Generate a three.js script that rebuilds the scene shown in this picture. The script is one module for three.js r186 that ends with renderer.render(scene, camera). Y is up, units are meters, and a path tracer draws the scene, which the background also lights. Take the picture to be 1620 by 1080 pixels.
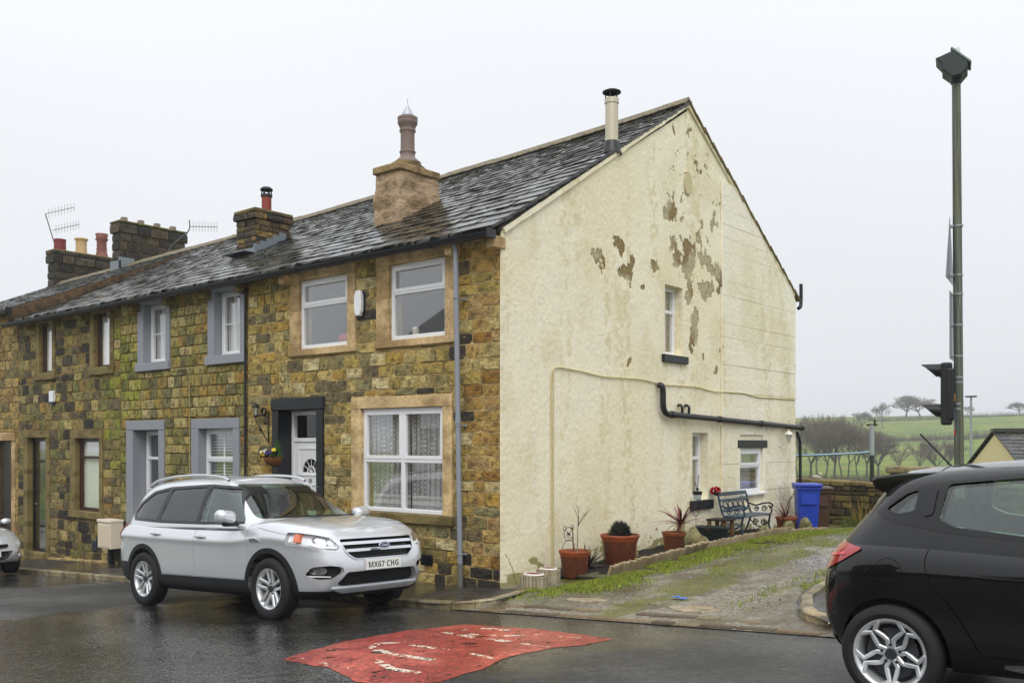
import * as THREE from 'three';
import { mergeGeometries, mergeVertices, toCreasedNormals } from 'three/addons/utils/BufferGeometryUtils.js';
import { RoundedBoxGeometry } from 'three/addons/geometries/RoundedBoxGeometry.js';
import { Brush, Evaluator, SUBTRACTION, INTERSECTION } from 'three-bvh-csg';

// ---------------------------------------------------------------- camera, sky, sun, exposure
// House axes: x along the street front (right is uphill), z towards the street, y up; the street corner of the end house is the origin.
const scene = new THREE.Scene();
const renderer = new THREE.WebGLRenderer({ antialias: true });
renderer.toneMapping = THREE.LinearToneMapping;
renderer.toneMappingExposure = 1.14;
renderer.shadowMap.enabled = true;
const EYE = new THREE.Vector3(8.423, 2.009, 9.903), FOCAL = 1488;      // focal length in pixels of the 1620 x 1080 photograph, horizon at row 700
const camera = new THREE.PerspectiveCamera(2 * Math.atan(700 / FOCAL) * 180 / Math.PI, 1620 / 1400, 0.1, 2500);
camera.position.copy(EYE);
const COS = Math.cos(Math.atan2(0.640, 0.768)), SIN = Math.sin(Math.atan2(0.640, 0.768));
camera.lookAt(EYE.x - SIN, EYE.y, EYE.z - COS);
camera.setViewOffset(1620, 1400, 0, 0, 1620, 1080);                    // level camera with a raised lens, as the upright walls show
camera.updateProjectionMatrix();

{ // overcast sky: even pale grey, a little brighter overhead, faint broad cloud texture
  const W = 512, H = 256, d = new Float32Array(W * H * 4);
  for (let j = 0; j < H; j++) for (let i = 0; i < W; i++) {
    const el = ((j + 0.5) / H - 0.5) * Math.PI, az = (i + 0.5) / W * Math.PI * 2;
    const up = Math.max(0, Math.sin(el));
    const cl = 0.020 * Math.sin(az * 3 + 2 * Math.sin(el * 5)) + 0.015 * Math.sin(az * 7 + 1 + el * 9);
    const L = 0.79 * (1 + 0.75 * up * up + cl * Math.cos(el));
    const k = (j * W + i) * 4, s = el < 0 ? 0.55 : 1;
    d[k] = L * 0.955 * s; d[k + 1] = L * 0.985 * s; d[k + 2] = L * 1.03 * s; d[k + 3] = 1;
  }
  const t = new THREE.DataTexture(d, W, H, THREE.RGBAFormat, THREE.FloatType);
  t.mapping = THREE.EquirectangularReflectionMapping; t.magFilter = t.minFilter = THREE.LinearFilter; t.needsUpdate = true;
  scene.background = t; scene.environment = t;
}
const sun = new THREE.DirectionalLight(new THREE.Color(1, 0.97, 0.92), 1.4);   // the brighter part of the cloud, very soft
sun.position.set(24, 44, 32); sun.target.position.set(0, 0, 0);
sun.castShadow = true; sun.shadow.radius = 70; sun.shadow.mapSize.set(2048, 2048);
Object.assign(sun.shadow.camera, { left: -40, right: 40, top: 40, bottom: -40, near: 1, far: 200 });
scene.add(sun, sun.target);
scene.fog = new THREE.FogExp2(new THREE.Color(0.80, 0.83, 0.86), 0.0008);

// ---------------------------------------------------------------- helpers
function rng(seed) { let a = seed >>> 0; return () => { a = (a + 0x6D2B79F5) | 0; let t = Math.imul(a ^ (a >>> 15), 1 | a); t = (t + Math.imul(t ^ (t >>> 7), 61 | t)) ^ t; return ((t ^ (t >>> 14)) >>> 0) / 4294967296; }; }
const range = (r, a, b) => a + (b - a) * r();
const clamp = (x, a, b) => x < a ? a : x > b ? b : x;
const lerp = (a, b, t) => a + (b - a) * t;
const sstep = (a, b, x) => { const t = clamp((x - a) / (b - a), 0, 1); return t * t * (3 - 2 * t); };
function pw(keys) { return x => { if (x <= keys[0][0]) return keys[0][1]; for (let i = 1; i < keys.length; i++) if (x <= keys[i][0]) { const [a, p] = keys[i - 1], [b, q] = keys[i]; return p + (q - p) * (x - a) / (b - a); } return keys[keys.length - 1][1]; }; }
function spl(keys) { // smooth curve through the keys
  const n = keys.length, m = keys.map((_, i) => { const a = keys[Math.max(0, i - 1)], b = keys[Math.min(n - 1, i + 1)]; return (b[1] - a[1]) / (b[0] - a[0]); });
  return x => { if (x <= keys[0][0]) return keys[0][1]; for (let i = 1; i < n; i++) if (x <= keys[i][0]) { const [a, p] = keys[i - 1], [b, q] = keys[i], h = b - a, t = (x - a) / h; return (2 * t ** 3 - 3 * t * t + 1) * p + (t ** 3 - 2 * t * t + t) * h * m[i - 1] + (3 * t * t - 2 * t ** 3) * q + (t ** 3 - t * t) * h * m[i]; } return keys[n - 1][1]; };
}
// lattice noise, tileable with whole-number periods
function hash2(x, y, s) { let h = Math.imul(x, 374761393) + Math.imul(y, 668265263) + Math.imul(s, 974711); h = Math.imul(h ^ (h >>> 13), 1274126177); return ((h ^ (h >>> 16)) >>> 0) / 4294967296; }
function vnoise(x, y, px, py, s) {
  const xi = Math.floor(x), yi = Math.floor(y); let fx = x - xi, fy = y - yi; fx = fx * fx * (3 - 2 * fx); fy = fy * fy * (3 - 2 * fy);
  const x0 = ((xi % px) + px) % px, x1 = (x0 + 1) % px, y0 = ((yi % py) + py) % py, y1 = (y0 + 1) % py;
  const a = hash2(x0, y0, s), b = hash2(x1, y0, s), c = hash2(x0, y1, s), d = hash2(x1, y1, s);
  return a + (b - a) * fx + (c - a + (a - b - c + d) * fx) * fy;
}
function fbm(x, y, p, oct, s) { let v = 0, a = 0.5, t = 0; for (let o = 0; o < oct; o++) { v += a * vnoise(x, y, p, p, s + o * 17); t += a; x *= 2; y *= 2; p *= 2; a *= 0.5; } return v / t; }
const BIG = 1 << 20;
const nz = (x, y, s = 1, oct = 3) => fbm(x + 5000, y + 5000, BIG, oct, s);
function tex(w, h, fn, { srgb = false, repeat = true } = {}) {
  const d = new Uint8Array(w * h * 4);
  for (let j = 0; j < h; j++) for (let i = 0; i < w; i++) { const c = fn((i + 0.5) / w, (j + 0.5) / h, i, j), k = (j * w + i) * 4; if (typeof c === 'number') { d[k] = d[k + 1] = d[k + 2] = clamp(c, 0, 1) * 255; d[k + 3] = 255; } else { d[k] = clamp(c[0], 0, 1) * 255; d[k + 1] = clamp(c[1], 0, 1) * 255; d[k + 2] = clamp(c[2], 0, 1) * 255; d[k + 3] = c[3] === undefined ? 255 : clamp(c[3], 0, 1) * 255; } }
  const t = new THREE.DataTexture(d, w, h, THREE.RGBAFormat); t.magFilter = THREE.LinearFilter; t.minFilter = THREE.LinearMipmapLinearFilter; t.generateMipmaps = true;
  if (repeat) t.wrapS = t.wrapT = THREE.RepeatWrapping; if (srgb) t.colorSpace = THREE.SRGBColorSpace; t.needsUpdate = true; return t;
}
function scaled(t, sx, sy = sx, ox = 0, oy = 0) { const c = t.clone(); c.repeat.set(sx, sy); c.offset.set(ox, oy); c.needsUpdate = true; return c; }
const mix3 = (a, b, t) => [a[0] + (b[0] - a[0]) * t, a[1] + (b[1] - a[1]) * t, a[2] + (b[2] - a[2]) * t];
const rgb = h => [(h >> 16 & 255) / 255, (h >> 8 & 255) / 255, (h & 255) / 255];
const std = (o) => new THREE.MeshStandardMaterial({ roughness: 0.8, ...o });
const phy = (o) => new THREE.MeshPhysicalMaterial({ roughness: 0.5, ...o });

const taken = {};
function numbered(name) { const n = taken[name] = (taken[name] ?? -1) + 1; return n ? `${name}_${String(n).padStart(3, '0')}` : name; }
function dress(o) { o.castShadow = o.receiveShadow = true; return o; }
function tag(o, label, category, group, kind) { if (label) o.userData.label = label; if (category) o.userData.category = category; if (group) o.userData.group = group; if (kind) o.userData.kind = kind; return o; }
function thing(name, label, category, pos = [0, 0, 0], turn = 0, group) { const g = new THREE.Group(); g.name = numbered(name); g.position.set(...pos); g.rotation.y = turn; scene.add(g); return tag(g, label, category, group); }
function part(parent, name, geo, mat, pos) { const m = dress(new THREE.Mesh(Array.isArray(geo) ? join(geo) : geo, mat)); m.name = parent === scene ? numbered(name) : name; if (pos) m.position.set(...pos); parent.add(m); return m; }
function structure(name, geo, mat) { const m = part(scene, name, geo, mat); m.userData.kind = 'structure'; return m; }
function copyOf(o, label, group) { const c = o.clone(); c.name = numbered(o.name.replace(/_\d{3}$/, '')); scene.add(c); c.userData = { ...o.userData }; if (label) c.userData.label = label; if (group) c.userData.group = group; return c; }
function bare(g) { let n = g.index ? g.toNonIndexed() : g; for (const k of Object.keys(n.attributes)) if (!['position', 'normal', 'uv', 'color'].includes(k)) n.deleteAttribute(k); if (!n.attributes.normal) n.computeVertexNormals(); if (!n.attributes.uv) n.setAttribute('uv', new THREE.BufferAttribute(new Float32Array(n.attributes.position.count * 2), 2)); n.clearGroups(); return n; }
function join(list) { const b = list.map(bare); const col = b.some(g => g.attributes.color); if (!col) return b.length > 1 ? mergeGeometries(b) : b[0]; return mergeGeometries(b); }
function box(w, h, d, x = 0, y = 0, z = 0, r = 0) { const g = r > 0 ? new RoundedBoxGeometry(w, h, d, 1, r) : new THREE.BoxGeometry(w, h, d); g.translate(x, y, z); return g; }
function box2(x0, x1, y0, y1, z0, z1, r = 0) { return box(x1 - x0, y1 - y0, z1 - z0, (x0 + x1) / 2, (y0 + y1) / 2, (z0 + z1) / 2, r); }
const V = (x, y, z) => new THREE.Vector3(x, y, z);
function tube(pts, r, seg = 0, radial = 8, smooth = true) { const p = pts.map(q => V(...q)); let c; if (smooth) c = new THREE.CatmullRomCurve3(p, false, 'centripetal'); else { c = new THREE.CurvePath(); for (let i = 1; i < p.length; i++) c.add(new THREE.LineCurve3(p[i - 1], p[i])); } return new THREE.TubeGeometry(c, seg || Math.max(4, pts.length * 6), r, radial); }
function rod(a, b, r0, r1 = r0, n = 8) { const A = V(...a), B = V(...b), g = new THREE.CylinderGeometry(r1, r0, A.distanceTo(B), n); g.translate(0, A.distanceTo(B) / 2, 0); g.applyQuaternion(new THREE.Quaternion().setFromUnitVectors(V(0, 1, 0), B.clone().sub(A).normalize())); g.translate(A.x, A.y, A.z); return g; }
function lathe(prof, n = 24) { return new THREE.LatheGeometry(prof.map(p => new THREE.Vector2(Math.max(p[0], 1e-4), p[1])), n); }
function shapeOf(pts, holes = []) { const s = new THREE.Shape(pts.map(p => new THREE.Vector2(p[0], p[1]))); for (const h of holes) s.holes.push(new THREE.Path(h.map(p => new THREE.Vector2(p[0], p[1])))); return s; }
function extr(pts, depth, holes, bevel = 0) { return new THREE.ExtrudeGeometry(shapeOf(pts, holes), { depth, bevelEnabled: bevel > 0, bevelThickness: bevel, bevelSize: bevel, bevelOffset: -bevel, bevelSegments: 1, curveSegments: 12 }); }
function worldUV(g, f) { const p = g.attributes.position, u = new Float32Array(p.count * 2); for (let i = 0; i < p.count; i++) { const q = f(p.getX(i), p.getY(i), p.getZ(i)); u[2 * i] = q[0]; u[2 * i + 1] = q[1]; } g.setAttribute('uv', new THREE.BufferAttribute(u, 2)); return g; }
// a photograph pixel as a point on a wall plane or at a known depth
function ray(px, py) { const r = (px - 810) / FOCAL, u = (700 - py) / FOCAL; return V(COS * r - SIN, u, -SIN * r - COS); }
const onGable = (px, py, X = 0) => { const r = ray(px, py), t = (X - EYE.x) / r.x; return EYE.clone().addScaledVector(r, t); };
const onFront = (px, py, Z = 0) => { const r = ray(px, py), t = (Z - EYE.z) / r.z; return EYE.clone().addScaledVector(r, t); };
const atDepth = (px, py, D) => EYE.clone().addScaledVector(ray(px, py), D);
// ---------------------------------------------------------------- procedural textures
const grain = tex(512, 512, (u, v) => { const a = fbm(u * 8, v * 8, 8, 5, 3), b = fbm(u * 40, v * 40, 40, 2, 9); return 0.25 + 0.5 * a + 0.25 * b; });
const stoneMap = tex(512, 512, (u, v) => { // weathered sandstone: pale body, broad soot and iron stains with ragged edges
  const a = fbm(u * 5, v * 5, 5, 5, 21), b = fbm(u * 34, v * 34, 34, 3, 5), s = fbm(u * 6, v * 9, 3, 6, 77), m = fbm(u * 3, v * 4, 3, 5, 51);
  let c = [1.0, 0.975, 0.93].map(x => x * (0.66 + 0.46 * a) * (0.72 + 0.52 * b));
  c = mix3(c, [0.93, 0.80, 0.58], 0.3 * sstep(0.5, 0.68, m)); c = mix3(c, [0.42, 0.40, 0.34], 0.5 * sstep(0.54, 0.70, s + 0.3 * (b - 0.5))); return c;
}, { srgb: true });
const stoneBump = tex(512, 512, (u, v) => { const a = fbm(u * 7, v * 5, 7, 5, 31), r = Math.abs(fbm(u * 6, v * 14, 6, 4, 8) - 0.5) * 2; return 0.55 * a + 0.45 * r; });
const slateMap = tex(512, 512, (u, v) => { const a = fbm(u * 6, v * 6, 6, 5, 121), b = fbm(u * 40, v * 40, 40, 2, 15), m = fbm(u * 8, v * 8, 8, 4, 87); let c = [0.44, 0.43, 0.41].map(x => x * (0.55 + 0.55 * a) * (0.8 + 0.4 * b)); c = mix3(c, [0.36, 0.37, 0.16], 0.8 * sstep(0.56, 0.7, m)); c = mix3(c, [0.72, 0.72, 0.66], 0.5 * sstep(0.63, 0.7, fbm(u * 24, v * 24, 24, 2, 300))); return c; }, { srgb: true });
const slateRough = tex(256, 256, (u, v) => { const a = fbm(u * 6, v * 6, 6, 4, 400); return [0, clamp(0.35 + 0.65 * sstep(0.38, 0.70, a), 0, 1), 0]; });
const mortarMap = tex(512, 512, (u, v) => { const a = fbm(u * 10, v * 10, 10, 5, 221), b = fbm(u * 60, v * 60, 60, 2, 25), s = fbm(u * 4, v * 4, 4, 4, 99); let c = [0.80, 0.74, 0.60].map(x => x * (0.7 + 0.4 * a) * (0.8 + 0.4 * b)); return mix3(c, [0.28, 0.26, 0.17], 0.6 * sstep(0.5, 0.7, s)); }, { srgb: true });
const dressedMap = tex(512, 512, (u, v) => { const a = fbm(u * 6, v * 6, 6, 5, 321), b = fbm(u * 60, v * 60, 60, 2, 25), s = fbm(u * 3, v * 5, 3, 5, 199); let c = [0.86, 0.82, 0.74].map(x => x * (0.8 + 0.3 * a) * (0.88 + 0.24 * b)); return mix3(c, [0.46, 0.40, 0.28], 0.5 * sstep(0.54, 0.72, s)); }, { srgb: true });
const asphaltMap = tex(1024, 1024, (u, v) => { const b = fbm(u * 90, v * 90, 90, 3, 25), a = fbm(u * 12, v * 12, 12, 5, 41), st = sstep(0.72, 0.84, vnoise(u * 120, v * 120, 120, 120, 7)); const k = 0.22 + 0.12 * (a - 0.5) + 0.12 * (b - 0.5) + 0.16 * st; return [k * 1.0, k * 0.985, k * 0.95]; }, { srgb: true });
const asphaltBump = tex(1024, 1024, (u, v) => { const b = fbm(u * 80, v * 80, 80, 3, 25); return 0.5 + 0.9 * (b - 0.5) + 0.25 * (fbm(u * 20, v * 20, 20, 3, 4) - 0.5); });
const roadMap = tex(1408, 1408, (u, v) => { // 14 m of old surfacing: grit, rolled chippings, darker patches, pale rubbed areas, hair cracks
  const g = fbm(u * 380, v * 380, 380, 2, 25), a = fbm(u * 7, v * 14, 7, 5, 41), p = fbm(u * 22, v * 30, 22, 4, 43), st = sstep(0.74, 0.86, vnoise(u * 450, v * 450, 450, 450, 7)), ck = Math.abs(fbm(u * 9, v * 9, 9, 4, 47) - 0.5) < 0.0035 ? 0.6 : 1;
  const k = (0.25 + 0.24 * (a - 0.5) + 0.16 * (p - 0.5) + 0.15 * (g - 0.5) + 0.10 * st) * ck; return [k, k * 0.985, k * 0.95];
}, { srgb: true });
const plankMap = tex(256, 256, (u, v) => { const g = fbm(u * 3, v * 40, 3, 3, 61), k = fbm(u * 6, v * 6, 6, 4, 2); const c = 0.55 + 0.35 * g + 0.2 * (k - 0.5); return [c, c * 0.95, c * 0.85]; }, { srgb: true });

// ---------------------------------------------------------------- shared materials
const M = {};
const paint = (hex, rough = 0.5, o = {}) => std({ color: hex, roughness: rough, bumpMap: grain, bumpScale: 0.002, ...o });
M.upvc = phy({ color: 0xe9eaec, roughness: 0.28, clearcoat: 0.3, clearcoatRoughness: 0.2 });
M.brownFrame = std({ color: 0x3a1a14, roughness: 0.4 });
M.glass = phy({ color: 0xffffff, transmission: 1, thickness: 0, roughness: 0.015, ior: 1.7, metalness: 0 });
M.blackPlastic = std({ color: 0x17181a, roughness: 0.42 });
M.gutter = std({ color: 0x1a1c20, roughness: 0.32 });
M.greyPipe = std({ color: 0x8d929b, roughness: 0.5 });
M.lead = std({ color: 0x7d858c, roughness: 0.45, metalness: 0.3, bumpMap: grain, bumpScale: 0.006 });
M.steel = std({ color: 0xc8bfa8, roughness: 0.4, metalness: 0.35 });
M.dark = std({ color: 0x14120f, roughness: 0.9 });
M.dressed = std({ color: 0xf0d8b0, map: scaled(dressedMap, 0.45, 0.45, 0.3, 0.1), bumpMap: scaled(grain, 2.5), bumpScale: 0.006, roughness: 0.85 });
M.dressedPlain = std({ color: 0xf2dcb4, map: scaled(dressedMap, 0.5), bumpMap: scaled(grain, 2), bumpScale: 0.005, roughness: 0.85 });
M.mossyStone = std({ color: 0x9a8f62, map: scaled(dressedMap, 0.8), bumpMap: scaled(grain, 3), bumpScale: 0.008, roughness: 0.9 });
M.greyPaint = paint(0x8e9198, 0.6, { bumpScale: 0.006 });
M.blackPaint = paint(0x16181d, 0.38, { bumpScale: 0.004 });
M.mortarPale = std({ color: 0xe6d8b4, map: scaled(mortarMap, 0.7), bumpMap: scaled(grain, 2), bumpScale: 0.008, roughness: 0.95 });
M.mortarDim = std({ color: 0x97874f, map: scaled(mortarMap, 0.7), bumpMap: scaled(grain, 2), bumpScale: 0.008, roughness: 0.95 });
M.mortarRib = std({ color: 0xb3a575, map: scaled(mortarMap, 0.7), bumpMap: scaled(grain, 2), bumpScale: 0.008, roughness: 0.95 });
const stoneMat = (hex) => std({ color: hex, map: stoneMap, bumpMap: stoneBump, bumpScale: 0.03, roughness: 0.8 });
const palettes = {
  quoin: [[0xb09250, 5], [0xc0a260, 4], [0xb89c68, 3], [0x987430, 2], [0x584c38, 0.9]],
  end: [[0xc4b478, 5], [0xb2a05a, 5], [0xd2c698, 4], [0xb89c4e, 3], [0x9c905e, 4], [0x949068, 4], [0x443f36, 1.5], [0x766e50, 3], [0xc2aa62, 2]],
  middle: [[0xb4aa6e, 5], [0xa69a5a, 5], [0xbeb280, 4], [0x94925a, 4], [0xa2904e, 2], [0x7c7a54, 3], [0xa88e4a, 1], [0x86844a, 3]],
  moss: [[0x9aa03a, 4], [0x8a9040, 4], [0xa8a850, 3], [0x747a38, 3], [0xb0a860, 2]],
  soot: [[0x908454, 4], [0x70684c, 4], [0x4c4838, 4], [0x34302a, 2.2], [0x947c44, 2], [0x808048, 3], [0xa09464, 2]],
  far: [[0xb4a068, 4], [0xa08854, 4], [0xc0a868, 3], [0x888058, 3]],
  black: [[0x4c463d, 4], [0x3a362f, 4], [0x5d5444, 2], [0x2f2c28, 3]],
  rough: [[0x9c8a6e, 3], [0x8d7a60, 3], [0x7c705a, 2]],
  stack: [[0x7a6a48, 3], [0x5d5446, 3], [0x8e7a4a, 2], [0x4a4640, 3], [0x6b5a48, 2]],
  dry: [[0x6d6142, 3], [0x51482f, 4], [0x7d7140, 3], [0x3d3829, 4], [0x8b7c52, 2], [0x6f6a2c, 2]],
};
const palMats = {};
function palette(name) {
  if (!palMats[name]) { const list = palettes[name].map(([h, w]) => ({ m: stoneMat(h), w, c: new THREE.Color(h) })); let t = 0; for (const l of list) t += l.w; palMats[name] = { list, t }; }
  return palMats[name];
}
function pickStone(name, r) { const p = palette(name); let k = r() * p.t; for (const l of p.list) if ((k -= l.w) <= 0) return l; return p.list[0]; }
// rough-faced stone blocks: a pillowed, uneven front and four sides, one unit wide and high, 1 deep
const stoneShapes = [];
{
  const r = rng(11);
  for (let v = 0; v < 24; v++) {
    const nx = 4, ny = 3, P = [], U = [], I = [], ou = r() * 7, ov = r() * 7, id = (i, j) => j * (nx + 1) + i;
    for (let j = 0; j <= ny; j++) for (let i = 0; i <= nx; i++) {
      const e = (i === 0 || i === nx ? 1 : 0) + (j === 0 || j === ny ? 1 : 0);
      const jx = e ? (r() - 0.5) * 0.028 : (r() - 0.5) * 0.1, jy = e ? (r() - 0.5) * 0.04 : (r() - 0.5) * 0.12;
      P.push(i / nx - 0.5 + (i === 0 ? Math.abs(jx) : i === nx ? -Math.abs(jx) : jx), j / ny - 0.5 + (j === 0 ? Math.abs(jy) : j === ny ? -Math.abs(jy) : jy), e === 2 ? -0.18 - r() * 0.1 : e ? -0.07 - r() * 0.09 : 0.0 - r() * 0.2);
      U.push(ou + i / nx * 0.42, ov + j / ny * 0.24);
    }
    for (let j = 0; j < ny; j++) for (let i = 0; i < nx; i++) { const a = id(i, j), b = id(i + 1, j), c = id(i + 1, j + 1), d = id(i, j + 1); if ((i + j + v) % 2) I.push(a, b, c, a, c, d); else I.push(a, b, d, b, c, d); }
    const rim = []; for (let i = 0; i < nx; i++) rim.push(id(i, 0)); for (let j = 0; j < ny; j++) rim.push(id(nx, j)); for (let i = nx; i > 0; i--) rim.push(id(i, ny)); for (let j = ny; j > 0; j--) rim.push(id(0, j));
    const n0 = P.length / 3; for (const k of rim) { P.push(P[3 * k], P[3 * k + 1], P[3 * k + 2], P[3 * k], P[3 * k + 1], -1); U.push(U[2 * k], U[2 * k + 1], U[2 * k] + 0.1, U[2 * k + 1]); }
    for (let k = 0; k < rim.length; k++) { const a = n0 + 2 * k, b = n0 + 2 * ((k + 1) % rim.length); I.push(a, a + 1, b, b, a + 1, b + 1); }
    const g = new THREE.BufferGeometry(); g.setAttribute('position', new THREE.Float32BufferAttribute(P, 3)); g.setAttribute('uv', new THREE.Float32BufferAttribute(U, 2)); g.setIndex(I); g.computeVertexNormals(); stoneShapes.push(g);
  }
}
// lays the stones of a coursed wall in the plane z = 0 of `parent`; the largest `most` are parts, the rest one mass of small stones
function layStones(parent, o) {
  const r = rng(o.seed), list = [];
  let y = o.y0;
  while (y < o.y1 - 0.05) {
    let h = Math.min(range(r, ...o.h), o.y1 - y); if (o.y1 - y - h < 0.08) h = o.y1 - y;
    const cuts = [o.x0, o.x1]; for (const q of o.openings || []) if (q.y1 > y && q.y0 < y + h) cuts.push(q.x0, q.x1);
    cuts.sort((a, b) => a - b);
    for (let c = 1; c < cuts.length; c++) {
      const a = Math.max(o.x0, cuts[c - 1]), b = Math.min(o.x1, cuts[c]); if (b - a < 0.03) continue;
      let lo = y, hi = y + h; const mid = (a + b) / 2; let gone = false; const extra = [];
      for (const q of o.openings || []) if (mid > q.x0 && mid < q.x1 && q.y1 > lo && q.y0 < hi) { if (q.y0 <= lo && q.y1 >= hi) gone = true; else if (q.y0 <= lo) lo = q.y1; else if (q.y1 >= hi) hi = q.y0; else { extra.push([q.y1, hi]); hi = q.y0; } }
      if (gone) continue;
      for (const [L, H] of [[lo, hi], ...extra]) {
        if (H - L < 0.035) continue;
        let x = a;
        while (x < b - 0.01) {
          let w = range(r, ...o.w) * (H - L < 0.1 ? 0.8 : 1); if (b - x - w < o.w[0] * 0.6) w = b - x; if (w > o.w[1] * 1.5) w = w / 2;
          const cx = x + w / 2, j = o.joint;
          if (!o.ground || H > o.ground(cx) - 0.02) list.push({ x: cx, y: (L + H) / 2, w: w - j, h: H - L - j, v: Math.floor(r() * 24), f: r() < 0.5, d: range(r, ...o.proud), c: pickStone(typeof o.pal === 'function' ? o.pal(cx, (L + H) / 2, r) : o.pal, r) });
          x += w;
        }
      }
    }
    y += h;
  }
  const seen = o.seen || (() => 1);
  list.sort((a, b) => b.w * b.h * seen(b) - a.w * a.h * seen(a));
  const rest = [];
  list.forEach((s, i) => {
    const d = 0.075, z = s.d;
    if (i < (o.most ?? 300)) { const m = part(parent, 'stone', stoneShapes[s.v], s.c.m, [s.x, s.y, z]); m.scale.set(s.w, s.h, d); if (s.f) m.rotation.z = Math.PI; }
    else { const g = stoneShapes[s.v].clone(); g.scale(s.w, s.h, d); if (s.f) g.rotateZ(Math.PI); g.translate(s.x, s.y, z); const n = g.toNonIndexed(), col = new Float32Array(n.attributes.position.count * 3); for (let k = 0; k < col.length; k += 3) { col[k] = s.c.c.r; col[k + 1] = s.c.c.g; col[k + 2] = s.c.c.b; } n.setAttribute('color', new THREE.BufferAttribute(col, 3)); rest.push(n); }
  });
  if (rest.length) { const m = part(parent, 'small_stones', mergeGeometries(rest), M.stoneVC); m.userData.kind = 'stuff'; }
  return list.length;
}
M.stoneVC = std({ color: 0xffffff, vertexColors: true, map: stoneMap, bumpMap: stoneBump, bumpScale: 0.02, roughness: 0.82 });
// ---------------------------------------------------------------- ground levels
const slope = x => x < 0 ? 0.05 * Math.max(x, -70) : 0.06 * Math.min(x, 40);
const roadY = (x, z) => slope(x) - 0.085 + (z < 4.6 ? 0.03 * (z - 1.5) : 0.093 - 0.015 * (z - 4.6));
const paveY = (x, z) => slope(x) - 0.008 * z;
const sideRise = pw([[0, 0.0], [1, 0.06], [2.1, 0.11], [3.8, 0.19], [5.2, 0.235], [6.2, 0.26], [7.5, 0.24], [9, 0.15], [10, 0.1], [12, 0.04], [16, -0.1]]);
function driveY(x, z) { if (z < 0) return sideRise(-z) + slope(x) * 0.85; const a = slope(x) * 0.85, b = roadY(x, 1.5) + 0.008, t = clamp(z / 1.4, 0, 1); return lerp(a, b, t); }
const farY = pw([[14, -0.1], [30, -0.9], [60, -2.2], [110, -3.8], [160, -4.0], [210, -2.2], [260, 1.2], [330, 7.5], [390, 12.6], [440, 14.6], [500, 14.2], [700, 9], [1300, 0]]);
function groundY(x, z) {
  const near = (z > -1 ? roadY(x, Math.min(Math.max(z, 1.5), 14)) : driveY(clamp(x, -25, 12), Math.max(z, -16))) - 0.14;
  const d = -z; if (d < 12) return near;
  const roll = 1.4 * (nz(x * 0.006, z * 0.006, 5, 2) - 0.5) * sstep(30, 200, d);
  return lerp(near, farY(d) + roll + 0.004 * x * sstep(200, 420, d), sstep(12, 17, d));
}
function sheet(xs, zs, f, uvScale = 1) {
  const P = [], U = [], I = [], n = xs.length;
  zs.forEach(z => xs.forEach(x => { P.push(x, f(x, z), z); U.push(x * uvScale, -z * uvScale); }));
  for (let j = 0; j + 1 < zs.length; j++) for (let i = 0; i + 1 < n; i++) { const a = j * n + i, b = a + 1, c = a + n, d = c + 1; I.push(a, c, b, b, c, d); }
  const g = new THREE.BufferGeometry(); g.setAttribute('position', new THREE.Float32BufferAttribute(P, 3)); g.setAttribute('uv', new THREE.Float32BufferAttribute(U, 2)); g.setIndex(I); g.computeVertexNormals(); return g;
}
const steps = (...seg) => { const o = []; for (const [a, b, n] of seg) for (let i = 0; i < n; i++) o.push(a + (b - a) * i / n); o.push(seg[seg.length - 1][1]); return o; };
// pasture: patches of greener and tawny grass
const fieldMap = tex(1024, 1024, (u, v) => { const a = fbm(u * 6, v * 6, 6, 5, 71), b = fbm(u * 70, v * 70, 70, 3, 73), c = fbm(u * 16, v * 16, 16, 4, 75); let k = mix3([0.40, 0.50, 0.22], [0.52, 0.55, 0.27], sstep(0.4, 0.65, a)); k = mix3(k, [0.36, 0.35, 0.20], 0.6 * sstep(0.55, 0.72, c)); return k.map(x => x * (0.75 + 0.5 * b)); }, { srgb: true });
structure('ground', sheet(steps([-1100, -160, 16], [-160, -30, 26], [-30, 30, 40], [30, 160, 26], [160, 1100, 16]), steps([-1300, -520, 12], [-520, -160, 60], [-160, -20, 40], [-20, 20, 40], [20, 300, 16]).reverse().reverse(), groundY, 1 / 42), std({ map: fieldMap, color: 0xe6ec9c, roughness: 1, bumpMap: scaled(grain, 60), bumpScale: 0.08 }));

// the road: old worn asphalt, wet; smooth where water lies in the wheel tracks, coarse where it has drained
const wetMap = tex(1024, 1024, (u, v) => { // 24 m of road length by 12 m of width; channel g is roughness
  const s = fbm(u * 6, v * 3, 3, 5, 501), f = fbm(u * 40, v * 20, 20, 3, 503), z = v * 12;
  const track = 0.5 * Math.exp(-(((z - 3.9) / 0.5) ** 2)) + 0.5 * Math.exp(-(((z - 6.6) / 0.6) ** 2)) + 0.6 * Math.exp(-(((z - 2.2) / 0.7) ** 2));
  const wet = sstep(0.38, 0.56, s + 0.10 * track + 0.2 * (f - 0.5));
  return [0, clamp(0.55 - 0.46 * wet + 0.14 * (f - 0.5), 0.05, 0.9), 0];
});
{
  const g = sheet(steps([-70, -16, 30], [-16, 14, 120], [14, 45, 20]), steps([0.9, 10.2, 40]).map(z => z), (x, z) => roadY(x, z) + 0.004 * (nz(x * 0.8, z * 1.6, 31, 3) - 0.5));
  const detail = scaled(roadMap, 1 / 14);
  structure('road', g, std({ map: detail, color: 0xdcdcdc, roughness: 1, roughnessMap: scaled(wetMap, 1 / 24, 1 / 12, 0.1, 0), bumpMap: scaled(asphaltBump, 1 / 2.2), bumpScale: 0.006 }));
}
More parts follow.
